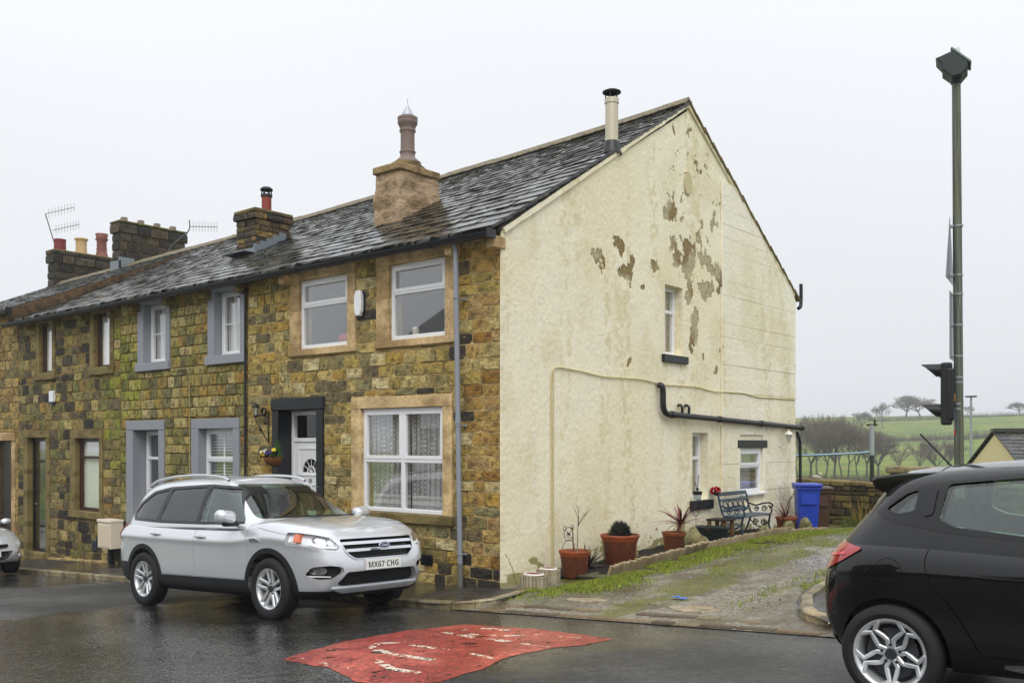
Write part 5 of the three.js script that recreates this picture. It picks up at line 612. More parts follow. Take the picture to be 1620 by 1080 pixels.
function buildCar(car, s) {
  const paint = s.paint, lower = shell(s.low), wells = [], zi = s.wellIn;
  const cyl = (x, r, z0, z1) => new THREE.CylinderGeometry(r, r, z1 - z0, 40).rotateX(Math.PI / 2).translate(x, s.wheelY, (z0 + z1) / 2);
  for (const x of [s.front, s.rear]) for (const q of [1, -1]) wells.push(cyl(x, s.wellR, q > 0 ? zi : -1.4, q > 0 ? 1.4 : -zi));
  const tub = box2(s.tub[0], s.tub[1], s.tub[2], 1.8, -s.tub[3], s.tub[3]);
  const pockets = [...(s.pockets || []).map(p => prismZY(p.pts, p.x0, p.x1)), ...(s.lampCuts || []).flatMap(p => [p, mirrorZ(p)])];
  const doorPr = []; for (const d of s.doors) { doorPr.push(prismXY(d, 0.5, 1.4)); }
  const solid = cut(lower, ...wells, tub, ...pockets);
  const shrink = (pts, e) => { const c = pts.reduce((a, p) => [a[0] + p[0] / pts.length, a[1] + p[1] / pts.length], [0, 0]); return pts.map(p => { const dx = p[0] - c[0], dy = p[1] - c[1]; return [c[0] + dx * (1 - e / Math.abs(Math.abs(dx) < 0.05 ? 1 : dx)), c[1] + dy * (1 - e / Math.abs(Math.abs(dy) < 0.05 ? 1 : dy))]; }); };
  // door leaves are cut out with a real gap round them
  let body = solid; const doorGeos = []; for (const d of s.doors) { const big = prismXY(d, s.doorIn, 1.4), small = prismXY(shrink(d, 0.005), s.doorIn + 0.02, 1.4), leaf = both(solid, small); doorGeos.push(leaf); body = cut(body, big, prismXY(d, -1.4, -s.doorIn)); }
  for (const g of s.grooves || []) body = cut(body, g);
  part(car, 'body', body, paint);
  part(car, 'inner_sill', [box2(s.rear + s.wellR + 0.04, s.front - s.wellR - 0.04, s.tub[2] - 0.15, s.tub[2] + 0.3, -s.doorIn - 0.012, -s.doorIn + 0.05), box2(s.rear + s.wellR + 0.04, s.front - s.wellR - 0.04, s.tub[2] - 0.15, s.tub[2] + 0.3, s.doorIn - 0.05, s.doorIn + 0.012)], carM.mesh);
  doorGeos.forEach((g, i) => { for (const q of [1, -1]) { const d = part(car, 'door', q > 0 ? g : mirrorZ(g), paint); const h = s.handles[i]; if (h) { const k = [box(0.19, 0.026, 0.03, h[0], h[1], h[2] + 0.024, 0.011), box(0.03, 0.03, 0.03, h[0] - 0.08, h[1], h[2] + 0.006, 0.008), box(0.03, 0.03, 0.03, h[0] + 0.08, h[1], h[2] + 0.006, 0.008), box(0.1, 0.045, 0.012, h[0], h[1] - 0.002, h[2] - 0.002, 0.005)]; const hm = join(k); part(d, 'handle', q > 0 ? hm : mirrorZ(hm), s.handleMat || paint); } } });
  // cabin
  const inner = { ...s.cab, dropBottom: 0.25 }, deep = { ...s.cab, dropBottom: 0.2 }; let cab = cut(shell(s.cab), shell(inner, -0.035)); const sideW = s.windows.map(w => prismXY(w.pts, 0.2, 1.4)), sideM = s.windows.map(w => prismXY(w.pts, -1.4, -0.2)), screens = s.screens.map(w => prismZY(w.pts, w.x0, w.x1));
  const shellOut = shell(s.cab, 0.003), trimPr = prismXY(s.trim, 0.2, 1.4); let trim = both(cut(shellOut, shell(deep, -0.02)), trimPr); for (const w of sideW) trim = cut(trim, w);
  cab = cut(cab, ...sideW, ...sideM, ...screens); part(car, 'cabin', cab, paint); part(car, 'window_trim', trim, carM.trim); part(car, 'window_trim', mirrorZ(trim), carM.trim);
  const skin = cut(shell(s.cab, -0.006), shell(deep, -0.010));
  s.windows.forEach((w, i) => { const g = both(skin, sideW[i]); part(car, 'side_window', g, w.dark ? carM.privacy : carM.glass); part(car, 'side_window', mirrorZ(g), w.dark ? carM.privacy : carM.glass); });
  s.screens.forEach((w, i) => part(car, w.name, both(skin, screens[i]), w.dark ? carM.privacy : carM.glass));
  // applied parts that follow the body surface
  const outs = {}; const skinOf = (e) => outs[e] ||= cut(shell(s.low, e), ...wells);
  for (const p of s.fills || []) { const g = both(cut(shell(s.low, p.off), tub), p.prism); part(car, p.name, g, p.mat); if (p.mirror) part(car, p.name, mirrorZ(g), p.mat); }
  for (const p of s.applied) { let g = both(skinOf(p.off), p.prism); if (p.minus) g = cut(g, ...p.minus); part(car, p.name, g, p.mat); if (p.mirror) part(car, p.name, mirrorZ(g), p.mat); }
  // cabin floor, dash, seats
  const [tx0, tx1, ty, tz] = s.tub, e = 0.006; part(car, 'interior', [box2(tx0 + e, tx1 - e, ty + e, ty + 0.03, -tz + e, tz - e), box2(tx0 + e, tx0 + 0.03, ty, s.sill, -tz + e, tz - e), box2(tx1 - 0.03, tx1 - e, ty, s.sill - 0.02, -tz + e, tz - e), box2(tx0 + e, tx1 - e, ty, s.sill, -tz + e, -tz + 0.03), box2(tx0 + e, tx1 - e, ty, s.sill, tz - 0.03, tz - e)], carM.seat);
  part(car, 'dashboard', [box2(tx1 - 0.42, tx1 - 0.04, s.sill - 0.34, s.sill + 0.02, -tz + 0.04, tz - 0.04, 0.07)], carM.seat); part(car, 'steering_wheel', (() => { const g = new THREE.TorusGeometry(0.18, 0.016, 8, 28); g.rotateY(Math.PI / 2); g.rotateZ(-0.4); g.translate(tx1 - 0.52, s.sill - 0.03, 0.36); return g; })(), carM.seat);
  seats(car, s.seatX, ty + 0.2, [-0.37, 0.37]);
  for (const x of [s.front, s.rear]) for (const q of [1, -1]) wheel(car, x, s.wheelY, q * (s.track), s.wheelR, s.tyreW, s.rimR, s.rimKind, q);
  part(car, 'underbody', [box2(s.rear - 0.3, s.front + 0.35, s.wheelY - 0.12, s.wheelY + 0.2, -zi + 0.03, zi - 0.03, 0.03)], carM.mesh);
}
const arcRing = (x, y, r0, r1, a0 = 0, a1 = Math.PI, n = 28) => { const p = []; for (let i = 0; i <= n; i++) { const a = lerp(a0, a1, i / n); p.push([x + r1 * Math.cos(a), y + r1 * Math.sin(a)]); } for (let i = n; i >= 0; i--) { const a = lerp(a0, a1, i / n); p.push([x + r0 * Math.cos(a), y + r0 * Math.sin(a)]); } return p; };
const silver = phy({ color: 0xd8dbdf, metalness: 0.5, roughness: 0.3, clearcoat: 1, clearcoatRoughness: 0.06 });
function numberPlate(parent, text, w, h, pos, turn, bg) { const cv = document.createElement('canvas'); cv.width = 512; cv.height = 112; const c = cv.getContext('2d'); c.fillStyle = bg; c.fillRect(0, 0, 512, 112); c.fillStyle = '#111'; c.font = 'bold 92px sans-serif'; c.textAlign = 'center'; c.textBaseline = 'middle'; c.fillText(text, 256, 60); const t = new THREE.CanvasTexture(cv); t.colorSpace = THREE.SRGBColorSpace; const g = new THREE.BoxGeometry(w, h, 0.008), m = std({ map: t, roughness: 0.3 }), p = part(parent, 'number_plate', g, m, pos); p.rotation.y = turn; return p; }
// ================================================================ silver crossover parked at the kerb
{
  const low = { nf: 6, nr: 7, bot: spl([[-2.3, 0.40], [-1.9, 0.27], [1.85, 0.25], [2.1, 0.27], [2.3, 0.34]]), top: spl([[-2.35, 0.98], [-2.1, 1.07], [-1, 1.06], [0.6, 1.03], [1.0, 1.07], [1.3, 1.09], [1.7, 1.05], [2.0, 0.985], [2.15, 0.92], [2.25, 0.84]]), w: spl([[0, 0.80], [0.08, 0.865], [0.22, 0.885], [0.4, 0.895], [0.6, 0.90], [0.72, 0.906], [0.78, 0.921], [0.80, 0.912], [0.87, 0.885], [0.95, 0.845], [1, 0.79]]), levels: 28, xf: spl([[0, 2.08], [0.1, 2.17], [0.3, 2.235], [0.55, 2.245], [0.75, 2.215], [0.9, 2.15], [1, 2.03]]), xr: spl([[0, -2.14], [0.15, -2.23], [0.35, -2.275], [0.7, -2.25], [0.92, -2.21], [1, -2.14]]), crown: x => 0.035 * sstep(0.9, 1.3, x), ridge: (x, f) => 0.016 * Math.exp(-(((Math.abs(f) - 0.62) / 0.1) ** 2)) * sstep(1.0, 1.3, x) * sstep(2.1, 1.8, x) };
  const cab = { nf: 7, nr: 5.5, levels: 18, bot: () => 0.99, top: spl([[-2.3, 1.44], [-1.9, 1.52], [-1.4, 1.585], [-0.8, 1.61], [-0.2, 1.595], [0.2, 1.55], [0.6, 1.42], [1.2, 1.15]]), w: spl([[0, 0.86], [0.12, 0.84], [0.4, 0.775], [0.7, 0.70], [0.88, 0.64], [1, 0.565]]), xf: spl([[0, 1.62], [0.15, 1.41], [0.5, 0.90], [0.8, 0.48], [0.93, 0.28], [1, 0.10]]), xr: spl([[0, -2.2], [0.3, -2.15], [0.7, -2.03], [0.9, -1.95], [1, -1.86]]), crown: () => 0.05 };
  const pocket = { grille: roundPoly([[-0.55, 0.90], [0.55, 0.90], [0.50, 0.74], [0.40, 0.665], [-0.40, 0.665], [-0.50, 0.74]], 0.04), low: roundPoly([[-0.50, 0.535], [0.50, 0.535], [0.60, 0.41], [0.53, 0.385], [-0.53, 0.385], [-0.60, 0.41]], 0.03) };
  const fog = q => roundPoly([[q * 0.55, 0.590], [q * 0.68, 0.615], [q * 0.80, 0.60], [q * 0.825, 0.51], [q * 0.76, 0.465], [q * 0.62, 0.47], [q * 0.535, 0.53]], 0.025);
  const head = q => roundPoly([[q * 0.55, 0.80], [q * 0.60, 0.905], [q * 0.80, 0.965], [q * 0.93, 0.985], [q * 0.93, 0.85], [q * 0.72, 0.78], [q * 0.6, 0.775]], 0.02);
  const car = thing('parked_car', 'silver five door crossover car parked at the kerb before the end house', 'car', [-2.16, roadY(-2.16, 2.4) + 0.005, 2.36]);
  const hood = prismXY([[1.02, 0.9], [2.3, 0.9], [2.3, 1.3], [1.02, 1.3]], -1, 1);
  buildCar(car, { paint: silver, low, cab, front: 1.345, rear: -1.345, wheelY: 0.345, wellR: 0.395, wellIn: 0.6, wheelR: 0.345, track: 0.80, tyreW: 0.21, rimR: 0.225, rimKind: 'twin', tub: [-1.95, 1.12, 0.5, 0.74], sill: 1.03, doorIn: 0.755, seatX: [-0.05, -0.95],
    doors: [roundPoly([[0.93, 0.43], [0.97, 0.7], [0.93, 1.2], [-0.13, 1.2], [-0.13, 0.43]], 0.05), roundPoly([[-0.145, 0.43], [-0.145, 1.2], [-1.28, 1.2], [-1.26, 0.93], [-0.98, 0.66], [-0.89, 0.43]], 0.05)], handles: [[0.02, 0.91, 0.905], [-1.0, 0.935, 0.905]],
    pockets: [{ pts: pocket.grille, x0: 1.95, x1: 2.5 }, { pts: pocket.low, x0: 1.95, x1: 2.5 }],
    lampCuts: [prismZY(head(1), 1.64, 2.5), prismZY(fog(1), 1.7, 2.5)],
    fills: [{ name: 'grille', off: -0.05, prism: prismZY(pocket.grille, 1.96, 2.5), mat: carM.mesh }, { name: 'lower_grille', off: -0.06, prism: prismZY(pocket.low, 1.96, 2.5), mat: carM.mesh }, { name: 'fog_light_housing', off: -0.05, prism: prismZY(fog(1), 1.72, 2.5), mat: carM.mesh, mirror: true }, { name: 'headlight_reflector', off: -0.035, prism: prismZY(head(1), 1.645, 2.5), mat: carM.alloy, mirror: true }],
    windows: [{ pts: roundPoly([[0.78, 1.09], [0.30, 1.475], [-0.12, 1.505], [-0.12, 1.085]], 0.03) }, { pts: roundPoly([[-0.20, 1.085], [-0.20, 1.505], [-0.98, 1.49], [-1.06, 1.105]], 0.03), dark: true }, { pts: roundPoly([[-1.13, 1.105], [-1.06, 1.485], [-1.42, 1.44], [-1.70, 1.30], [-1.78, 1.20], [-1.72, 1.135]], 0.03), dark: true }],
    trim: roundPoly([[0.80, 1.06], [0.31, 1.50], [-0.12, 1.54], [-1.06, 1.525], [-1.45, 1.475], [-1.75, 1.33], [-1.86, 1.20], [-1.76, 1.10], [-1.0, 1.065], [0.0, 1.05]], 0.03),
    screens: [{ name: 'windscreen', pts: roundPoly([[-0.70, 1.115], [0.70, 1.115], [0.505, 1.535], [-0.505, 1.535]], 0.06), x0: 0.16, x1: 1.8 }, { name: 'rear_window', pts: roundPoly([[-0.62, 1.14], [0.62, 1.14], [0.52, 1.46], [-0.52, 1.46]], 0.05), x0: -2.5, x1: -1.7, dark: true }],
    grooves: [prismXY([[1.1, 1.02], [2.06, 0.885], [2.06, 0.890], [1.1, 1.025]], 0.7, 1), prismXY([[1.1, 1.02], [2.06, 0.885], [2.06, 0.890], [1.1, 1.025]], -1, -0.7), prismXY([[1.715, 0.72], [1.72, 0.72], [1.905, 0.84], [1.9, 0.84]], 0.7, 1)],
    applied: [
      ...[1.345, -1.345].map(x => ({ name: 'wheel_arch', off: 0.008, prism: prismXY(arcRing(x, 0.345, 0.39, 0.455, -0.28, Math.PI + 0.28), 0.62, 1.4), mat: carM.clad, mirror: true })),
      { name: 'sill_cladding', off: 0.007, prism: box2(-0.92, 0.92, 0.1, 0.425, 0.55, 1.4), mat: carM.clad, mirror: true }, { name: 'lower_bumper', off: 0.006, prism: box2(1.74, 2.6, 0.1, 0.335, -1.2, 1.2), mat: carM.clad }, { name: 'rear_lower_bumper', off: 0.006, prism: box2(-2.6, -1.78, 0.1, 0.56, -1.2, 1.2), mat: carM.clad },
      { name: 'skid_plate', off: 0.016, prism: prismZY([[-0.64, 0.362], [0.64, 0.362], [0.60, 0.335], [0.5, 0.30], [-0.5, 0.30], [-0.60, 0.335]], 1.9, 2.5), mat: silver },
      { name: 'headlight', off: 0.004, prism: prismZY(head(1), 1.64, 2.5), mat: carM.lens, mirror: true }, { name: 'tail_light', off: 0.008, prism: prismXY(roundPoly([[-2.4, 0.84], [-2.4, 1.06], [-2.02, 1.06], [-1.92, 1.04], [-2.08, 0.97], [-2.12, 0.85]], 0.02), 0.45, 1.4), mat: carM.red, mirror: true },
      { name: 'side_vent', off: 0.01, prism: prismXY(roundPoly([[1.03, 0.865], [1.03, 0.905], [1.12, 0.91], [1.22, 0.875], [1.18, 0.865]], 0.01), 0.6, 1.4), mat: carM.chrome, mirror: true },
    ] });
  // headlamp innards
  const inlay = (name, off, pts, x0, mat, q) => part(car, name, both(shell(low, off), prismZY(pts, x0, 2.5)), mat);
  for (const q of [1, -1]) { inlay('headlight_lamp', -0.018, arcRing(q * 0.70, 0.865, 0.001, 0.047, 0, Math.PI * 2 - 0.001), 1.6, carM.chrome); inlay('headlight_lamp', -0.018, arcRing(q * 0.62, 0.845, 0.001, 0.036, 0, Math.PI * 2 - 0.001), 1.6, carM.chrome); inlay('headlight_trim', -0.012, roundPoly([[q * 0.57, 0.795], [q * 0.6, 0.79], [q * 0.74, 0.805], [q * 0.80, 0.83], [q * 0.79, 0.84], [q * 0.72, 0.82], [q * 0.58, 0.81]], 0.005), 1.6, carM.plateW); part(car, 'indicator', both(both(shell(low, -0.006), prismZY(head(q), 1.645, 2.5)), prismXY([[1.76, 0.865], [1.74, 0.955], [1.80, 0.95], [1.83, 0.865]], q > 0 ? 0.5 : -1.4, q > 0 ? 1.4 : -0.5)), carM.amber); inlay('fog_lamp', -0.02, arcRing(q * 0.735, 0.556, 0.001, 0.042, 0, Math.PI * 2 - 0.001), 1.72, carM.chrome); inlay('running_light', -0.015, roundPoly([[q * 0.66, 0.485], [q * 0.79, 0.492], [q * 0.79, 0.506], [q * 0.66, 0.498]], 0.004), 1.72, carM.plateW); }
  part(car, 'grille_slats', Array.from({ length: 6 }, (_, i) => { const y = 0.69 + i * 0.035, pts = []; for (let k = -8; k <= 8; k++) { const z = 0.45 * k / 8; pts.push([low.xf((y - 0.3) / 0.6) - 0.045 - 0.03 * Math.pow(Math.abs(z) / 0.5, 3), y, z]); } return tube(pts, 0.004, 24, 5); }), carM.gloss);
  const ringZY = (pts, k, ky, cy, x0) => { const inn = pts.map(([z, y]) => [-z * k, cy + (y - cy) * ky]); const sh = shapeOf(pts.map(([z, y]) => [-z, y])); sh.holes.push(new THREE.Path(inn.map(p => new THREE.Vector2(...p)).reverse())); const g = new THREE.ExtrudeGeometry(sh, { depth: 0.6, bevelEnabled: false }); g.rotateY(Math.PI / 2); g.translate(x0, 0, 0); return g; };
  part(car, 'grille_surround', both(shell(low, 0.012), ringZY(pocket.grille, 0.974, 0.91, 0.785, 1.95)), carM.chrome);
  for (const [y, h2, hw, e] of [[0.842, 0.016, 0.515, 0.006], [0.766, 0.016, 0.485, 0.006]]) part(car, 'grille_bar', both(shell(low, e), prismZY(roundPoly([[-hw, y - h2], [hw, y - h2], [hw, y + h2], [-hw, y + h2]], 0.008), 1.95, 2.5)), carM.chrome);
  { const cv = document.createElement('canvas'); cv.width = 256; cv.height = 112; const c = cv.getContext('2d'); c.fillStyle = '#20335e'; c.fillRect(0, 0, 256, 112); c.strokeStyle = '#dfe3ea'; c.lineWidth = 6; c.beginPath(); c.ellipse(128, 56, 114, 46, 0, 0, 7); c.stroke(); c.fillStyle = '#eef1f6'; c.font = 'italic bold 64px serif'; c.textAlign = 'center'; c.textBaseline = 'middle'; c.fillText('Ford', 128, 54); const t = new THREE.CanvasTexture(cv); t.colorSpace = THREE.SRGBColorSpace;
    const g = new THREE.CylinderGeometry(0.5, 0.5, 0.014, 36, 1); g.rotateX(Math.PI / 2); g.rotateY(Math.PI / 2); g.scale(1, 0.066, 0.15); worldUV(g, (x, y, z) => [0.5 - z / 0.15, 0.5 + y / 0.066]); part(car, 'badge', g, phy({ map: t, roughness: 0.2, clearcoat: 1 }), [2.275, 0.806, 0]); const r = []; for (let i = 0; i <= 36; i++) { const a = i / 36 * 6.2832; r.push([2.277, 0.806 + 0.035 * Math.sin(a), 0.078 * Math.cos(a)]); } part(car, 'badge_ring', tube(r, 0.006, 60, 6), carM.chrome); }
  numberPlate(car, 'MX67 CHG', 0.52, 0.111, [2.262, 0.60, 0], Math.PI / 2, '#ecebe6'); part(car, 'plate_holder', box(0.05, 0.125, 0.535, 2.235, 0.60, 0, 0.01), silver);
  for (const q of [1, -1]) { const mg = [(() => { const g = new RoundedBoxGeometry(0.17, 0.165, 0.25, 4, 0.07), p = g.attributes.position; for (let i = 0; i < p.count; i++) { const f = p.getX(i) / 0.085; p.setY(i, p.getY(i) * (1 - 0.18 * Math.max(0, f)) + (p.getZ(i) * q > 0 ? 0 : -0.012)); p.setZ(i, p.getZ(i) * (1 - 0.14 * Math.max(0, f))); } g.computeVertexNormals(); g.translate(0.72, 1.15, q * 1.02); return g; })()]; const mm = part(car, 'door_mirror', mg, silver); part(mm, 'mirror_base', [box(0.12, 0.06, 0.18, 0.70, 1.065, q * 0.94, 0.025), box(0.15, 0.045, 0.16, 0.70, 1.083, q * 1.01, 0.02)], carM.clad); part(mm, 'mirror_indicator', box(0.05, 0.02, 0.1, 0.765, 1.10, q * 1.06, 0.009), carM.lens);
    const pts = []; for (let i = 0; i <= 14; i++) { const t = i / 14, x = lerp(0.12, -1.72, t); pts.push([x, cab.top(x) + 0.012 + 0.042 * Math.pow(Math.sin(Math.PI * clamp(t, 0.0, 1)), 0.3), q * (0.575 - 0.015 * t)]); } part(car, 'roof_rail', tube(pts, 0.017, 50, 8), carM.alloy); }
  part(car, 'wiper', [tube([[1.10, 1.125, 0.62], [1.08, 1.135, 0.3], [1.09, 1.13, 0.0]], 0.009, 16, 6), tube([[1.10, 1.13, -0.02], [1.09, 1.13, -0.3], [1.08, 1.13, -0.58]], 0.009, 16, 6)], carM.clad);
  part(car, 'rear_view_mirror', box(0.04, 0.07, 0.22, 0.28, 1.42, 0, 0.02), carM.seat); part(car, 'rear_spoiler', box(0.14, 0.025, 1.0, -1.90, 1.51, 0, 0.01), silver); numberPlate(car, 'MX67 CHG', 0.52, 0.111, [-2.295, 0.8, 0], -Math.PI / 2, '#d8b62a');
  car.rotation.z = Math.atan(0.05);
  car.scale.setScalar(1.06); car.position.set(-2.28, roadY(-2.28, 2.305) - 0.004, 2.305); car.rotation.x = -0.03;
}
// ================================================================ hatchbacks: a black one at the junction and a silver one down the street
function hatch(name, label, paint, plate) {
  const low = { nf: 5, nr: 5, bot: spl([[-2, 0.36], [-1.7, 0.24], [1.8, 0.2], [2.1, 0.25]]), top: spl([[-2.0, 0.86], [-1.8, 0.97], [-1.5, 1.02], [-1.0, 1.01], [0, 0.945], [0.9, 0.93], [1.4, 0.87], [1.8, 0.78], [2.1, 0.66]]), w: spl([[0, 0.74], [0.1, 0.80], [0.25, 0.825], [0.42, 0.825], [0.6, 0.85], [0.76, 0.865], [0.88, 0.84], [0.95, 0.80], [1, 0.745]]), xf: spl([[0, 1.98], [0.2, 2.1], [0.5, 2.13], [0.8, 2.05], [1, 1.85]]), xr: spl([[0, -1.72], [0.15, -1.81], [0.4, -1.86], [0.7, -1.83], [0.92, -1.76], [1, -1.69]]), crown: x => 0.03 * sstep(0.8, 1.2, x) };
  const cab = { nf: 5, nr: 4.6, levels: 18, bot: () => 0.86, top: spl([[-1.9, 1.29], [-1.6, 1.365], [-1.1, 1.425], [-0.5, 1.445], [0, 1.425], [0.4, 1.36], [0.8, 1.18], [1.1, 1.0]]), w: spl([[0, 0.82], [0.15, 0.805], [0.5, 0.72], [0.8, 0.63], [0.92, 0.58], [1, 0.51]]), xf: spl([[0, 1.32], [0.15, 1.15], [0.55, 0.68], [0.85, 0.34], [1, 0.1]]), xr: spl([[0, -1.80], [0.3, -1.70], [0.65, -1.53], [0.88, -1.42], [1, -1.34]]), crown: () => 0.045 };
  const car = thing(name, label, 'car'), gr = roundPoly([[-0.42, 0.33], [0.42, 0.33], [0.5, 0.5], [-0.5, 0.5]], 0.04);
  const tail = prismXY(roundPoly([[-2.1, 0.82], [-2.1, 1.0], [-1.62, 1.0], [-1.46, 0.965], [-1.60, 0.885], [-1.76, 0.81]], 0.02), 0.42, 1.4), head = prismXY(roundPoly([[1.52, 0.72], [1.42, 0.80], [1.9, 0.80], [2.2, 0.70], [2.2, 0.56], [1.9, 0.60]], 0.02), 0.34, 1.4);
  const flapRing = q => { const g = prismXY(arcRing(-1.28, 0.82, 0.088, 0.092, 0, Math.PI * 2, 32), q > 0 ? 0.80 : -1.2, q > 0 ? 1.2 : -0.80); return g; };
  buildCar(car, { paint, low, cab, front: 1.295, rear: -1.295, wheelY: 0.308, wellR: 0.352, wellIn: 0.56, wheelR: 0.308, track: 0.755, tyreW: 0.205, rimR: 0.222, rimKind: 'split', tub: [-1.6, 0.95, 0.42, 0.68], sill: 0.92, doorIn: 0.70, seatX: [0.05, -0.8],
    doors: [roundPoly([[0.9, 0.33], [0.95, 0.6], [0.9, 1.1], [-0.1, 1.1], [-0.1, 0.33]], 0.05), roundPoly([[-0.115, 0.33], [-0.115, 1.1], [-0.98, 1.1], [-1.06, 0.90], [-1.03, 0.78], [-0.92, 0.62], [-0.82, 0.45], [-0.77, 0.33]], 0.05)], handles: [[0.05, 0.80, 0.86], null],
    pockets: [{ pts: gr, x0: 2.0, x1: 2.4 }], grooves: [flapRing(1)],
    windows: [{ pts: roundPoly([[0.78, 0.99], [0.35, 1.29], [-0.06, 1.365], [-0.08, 0.99]], 0.03) }, { pts: roundPoly([[-0.15, 0.995], [-0.13, 1.37], [-0.5, 1.385], [-0.94, 1.36], [-0.99, 1.15], [-0.9, 1.10]], 0.03) }, { pts: roundPoly([[-1.14, 1.20], [-1.12, 1.33], [-1.2, 1.305], [-1.33, 1.215], [-1.26, 1.18]], 0.02) }],
    trim: roundPoly([[0.98, 0.95], [0.40, 1.325], [-0.1, 1.40], [-0.55, 1.41], [-1.08, 1.365], [-1.26, 1.29], [-1.42, 1.19], [-1.28, 1.13], [-0.9, 1.06], [0, 0.965]], 0.04),
    screens: [{ name: 'windscreen', pts: roundPoly([[-0.66, 0.99], [0.66, 0.99], [0.52, 1.33], [-0.52, 1.33]], 0.06), x0: 0.12, x1: 1.5 }, { name: 'rear_window', pts: roundPoly([[-0.58, 0.99], [0.58, 0.99], [0.48, 1.26], [-0.48, 1.26]], 0.06), x0: -2.2, x1: -1.4, dark: true }],
    applied: [{ name: 'tail_light', off: 0.007, prism: tail, mat: carM.red, mirror: true }, { name: 'headlight', off: 0.006, prism: head, mat: carM.lens, mirror: true }, { name: 'rear_reflector', off: 0.006, prism: box2(-2.1, -1.78, 0.40, 0.43, 0.45, 1.4), mat: carM.amber, mirror: true }, { name: 'rear_diffuser', off: 0.006, prism: box2(-2.2, -1.72, 0.1, 0.36, -1.2, 1.2), mat: carM.clad }, { name: 'lower_bumper', off: 0.006, prism: box2(1.75, 2.4, 0.1, 0.28, -1.2, 1.2), mat: carM.clad }, { name: 'sill_trim', off: 0.012, prism: prismXY([[0.75, 0.255], [0.75, 0.285], [-0.55, 0.285], [-0.65, 0.275], [-0.55, 0.255]], 0.5, 1.4), mat: carM.chrome, mirror: true }] });
  for (const q of [1, -1]) { part(car, 'headlight_reflector', both(shell(low, -0.01), q > 0 ? head : mirrorZ(head)), carM.chrome); part(car, 'tail_light_bar', both(shell(low, 0.011), prismXY(roundPoly([[-2.0, 0.86], [-2.0, 0.88], [-1.60, 0.94], [-1.58, 0.925]], 0.005), q > 0 ? 0.5 : -1.4, q > 0 ? 1.4 : -0.5)), phy({ color: 0xd8434a, roughness: 0.15, clearcoat: 1 })); part(car, 'hidden_handle', both(shell(cab, 0.012), prismXY(roundPoly([[-1.02, 1.18], [-1.0, 1.335], [-1.07, 1.325], [-1.10, 1.20], [-1.07, 1.165]], 0.015), q > 0 ? 0.4 : -1.4, q > 0 ? 1.4 : -0.4)), carM.clad); part(car, 'fog_pocket', [new THREE.SphereGeometry(0.05, 14, 10).scale(0.5, 1, 1).translate(1.99, 0.38, q * 0.66)], carM.chrome); const mm = part(car, 'door_mirror', [(() => { const g = new THREE.SphereGeometry(0.1, 18, 12); g.scale(0.9, 0.72, 1.1); g.translate(0.72, 1.03, q * 0.93); return g; })()], paint); part(mm, 'mirror_base', box(0.1, 0.05, 0.16, 0.72, 0.97, q * 0.87, 0.02), carM.clad); }
  part(car, 'spoiler', [(() => { const g = extr([[-1.05, 1.425], [-1.28, 1.425], [-1.43, 1.41], [-1.465, 1.39], [-1.44, 1.33], [-1.3, 1.27]], 0.96, [], 0.014); g.translate(0, 0.012, -0.48); return g; })()], paint);
  part(car, 'aerial', [tube([[-1.02, 1.42, 0], [-1.06, 1.45, 0], [-1.22, 1.64, 0], [-1.27, 1.70, 0]], 0.007, 12, 6), (() => { const g = new THREE.SphereGeometry(0.05, 12, 8); g.scale(1.3, 0.5, 0.6); g.translate(-1.0, 1.422, 0); return g; })()], carM.clad);
  part(car, 'grille', [box2(1.99, 2.0, 0.3, 0.53, -0.5, 0.5), ...[0, 1, 2].map(i => box2(2.0, 2.03, 0.37 + i * 0.045, 0.38 + i * 0.045, -0.45, 0.45))], carM.mesh); part(car, 'upper_grille', [(() => { const g = tube([[2.06, 0.6, -0.4], [2.11, 0.6, -0.15], [2.125, 0.6, 0], [2.11, 0.6, 0.15], [2.06, 0.6, 0.4]], 0.035, 24, 8); return g; })()], carM.gloss); numberPlate(car, plate, 0.5, 0.1, [2.155, 0.45, 0], Math.PI / 2, '#ecebe6'); numberPlate(car, plate, 0.5, 0.1, [-1.885, 0.6, 0], -Math.PI / 2, '#d8b62a'); part(car, 'plate_holder', box(0.05, 0.11, 0.51, -1.86, 0.6, 0, 0.01), carM.clad);
  return car;
}
{
  const black = phy({ color: 0x030405, metalness: 0, roughness: 0.6, specularIntensity: 0.2, clearcoat: 1, clearcoatRoughness: 0.03 });
  const c = hatch('black_car', 'black five door hatchback waiting on the road beside the traffic signal', black, ' ');
  const rx = 6.48, cz = 3.87 - 0.86; c.rotation.z = Math.atan(0.06); c.position.set(rx + 1.295, roadY(rx, cz + 0.7) + 0.06 * 1.295 + 0.0, cz);
  const d = copyOf(c, 'small silver car parked by the far doorway, only its nose in view'); d.name = 'silver_car'; d.traverse(o => { if (o.material === black) o.material = silver; });
  d.position.set(-12.85, roadY(-12.85, 2.6), 2.55); d.rotation.z = Math.atan(0.05);
}
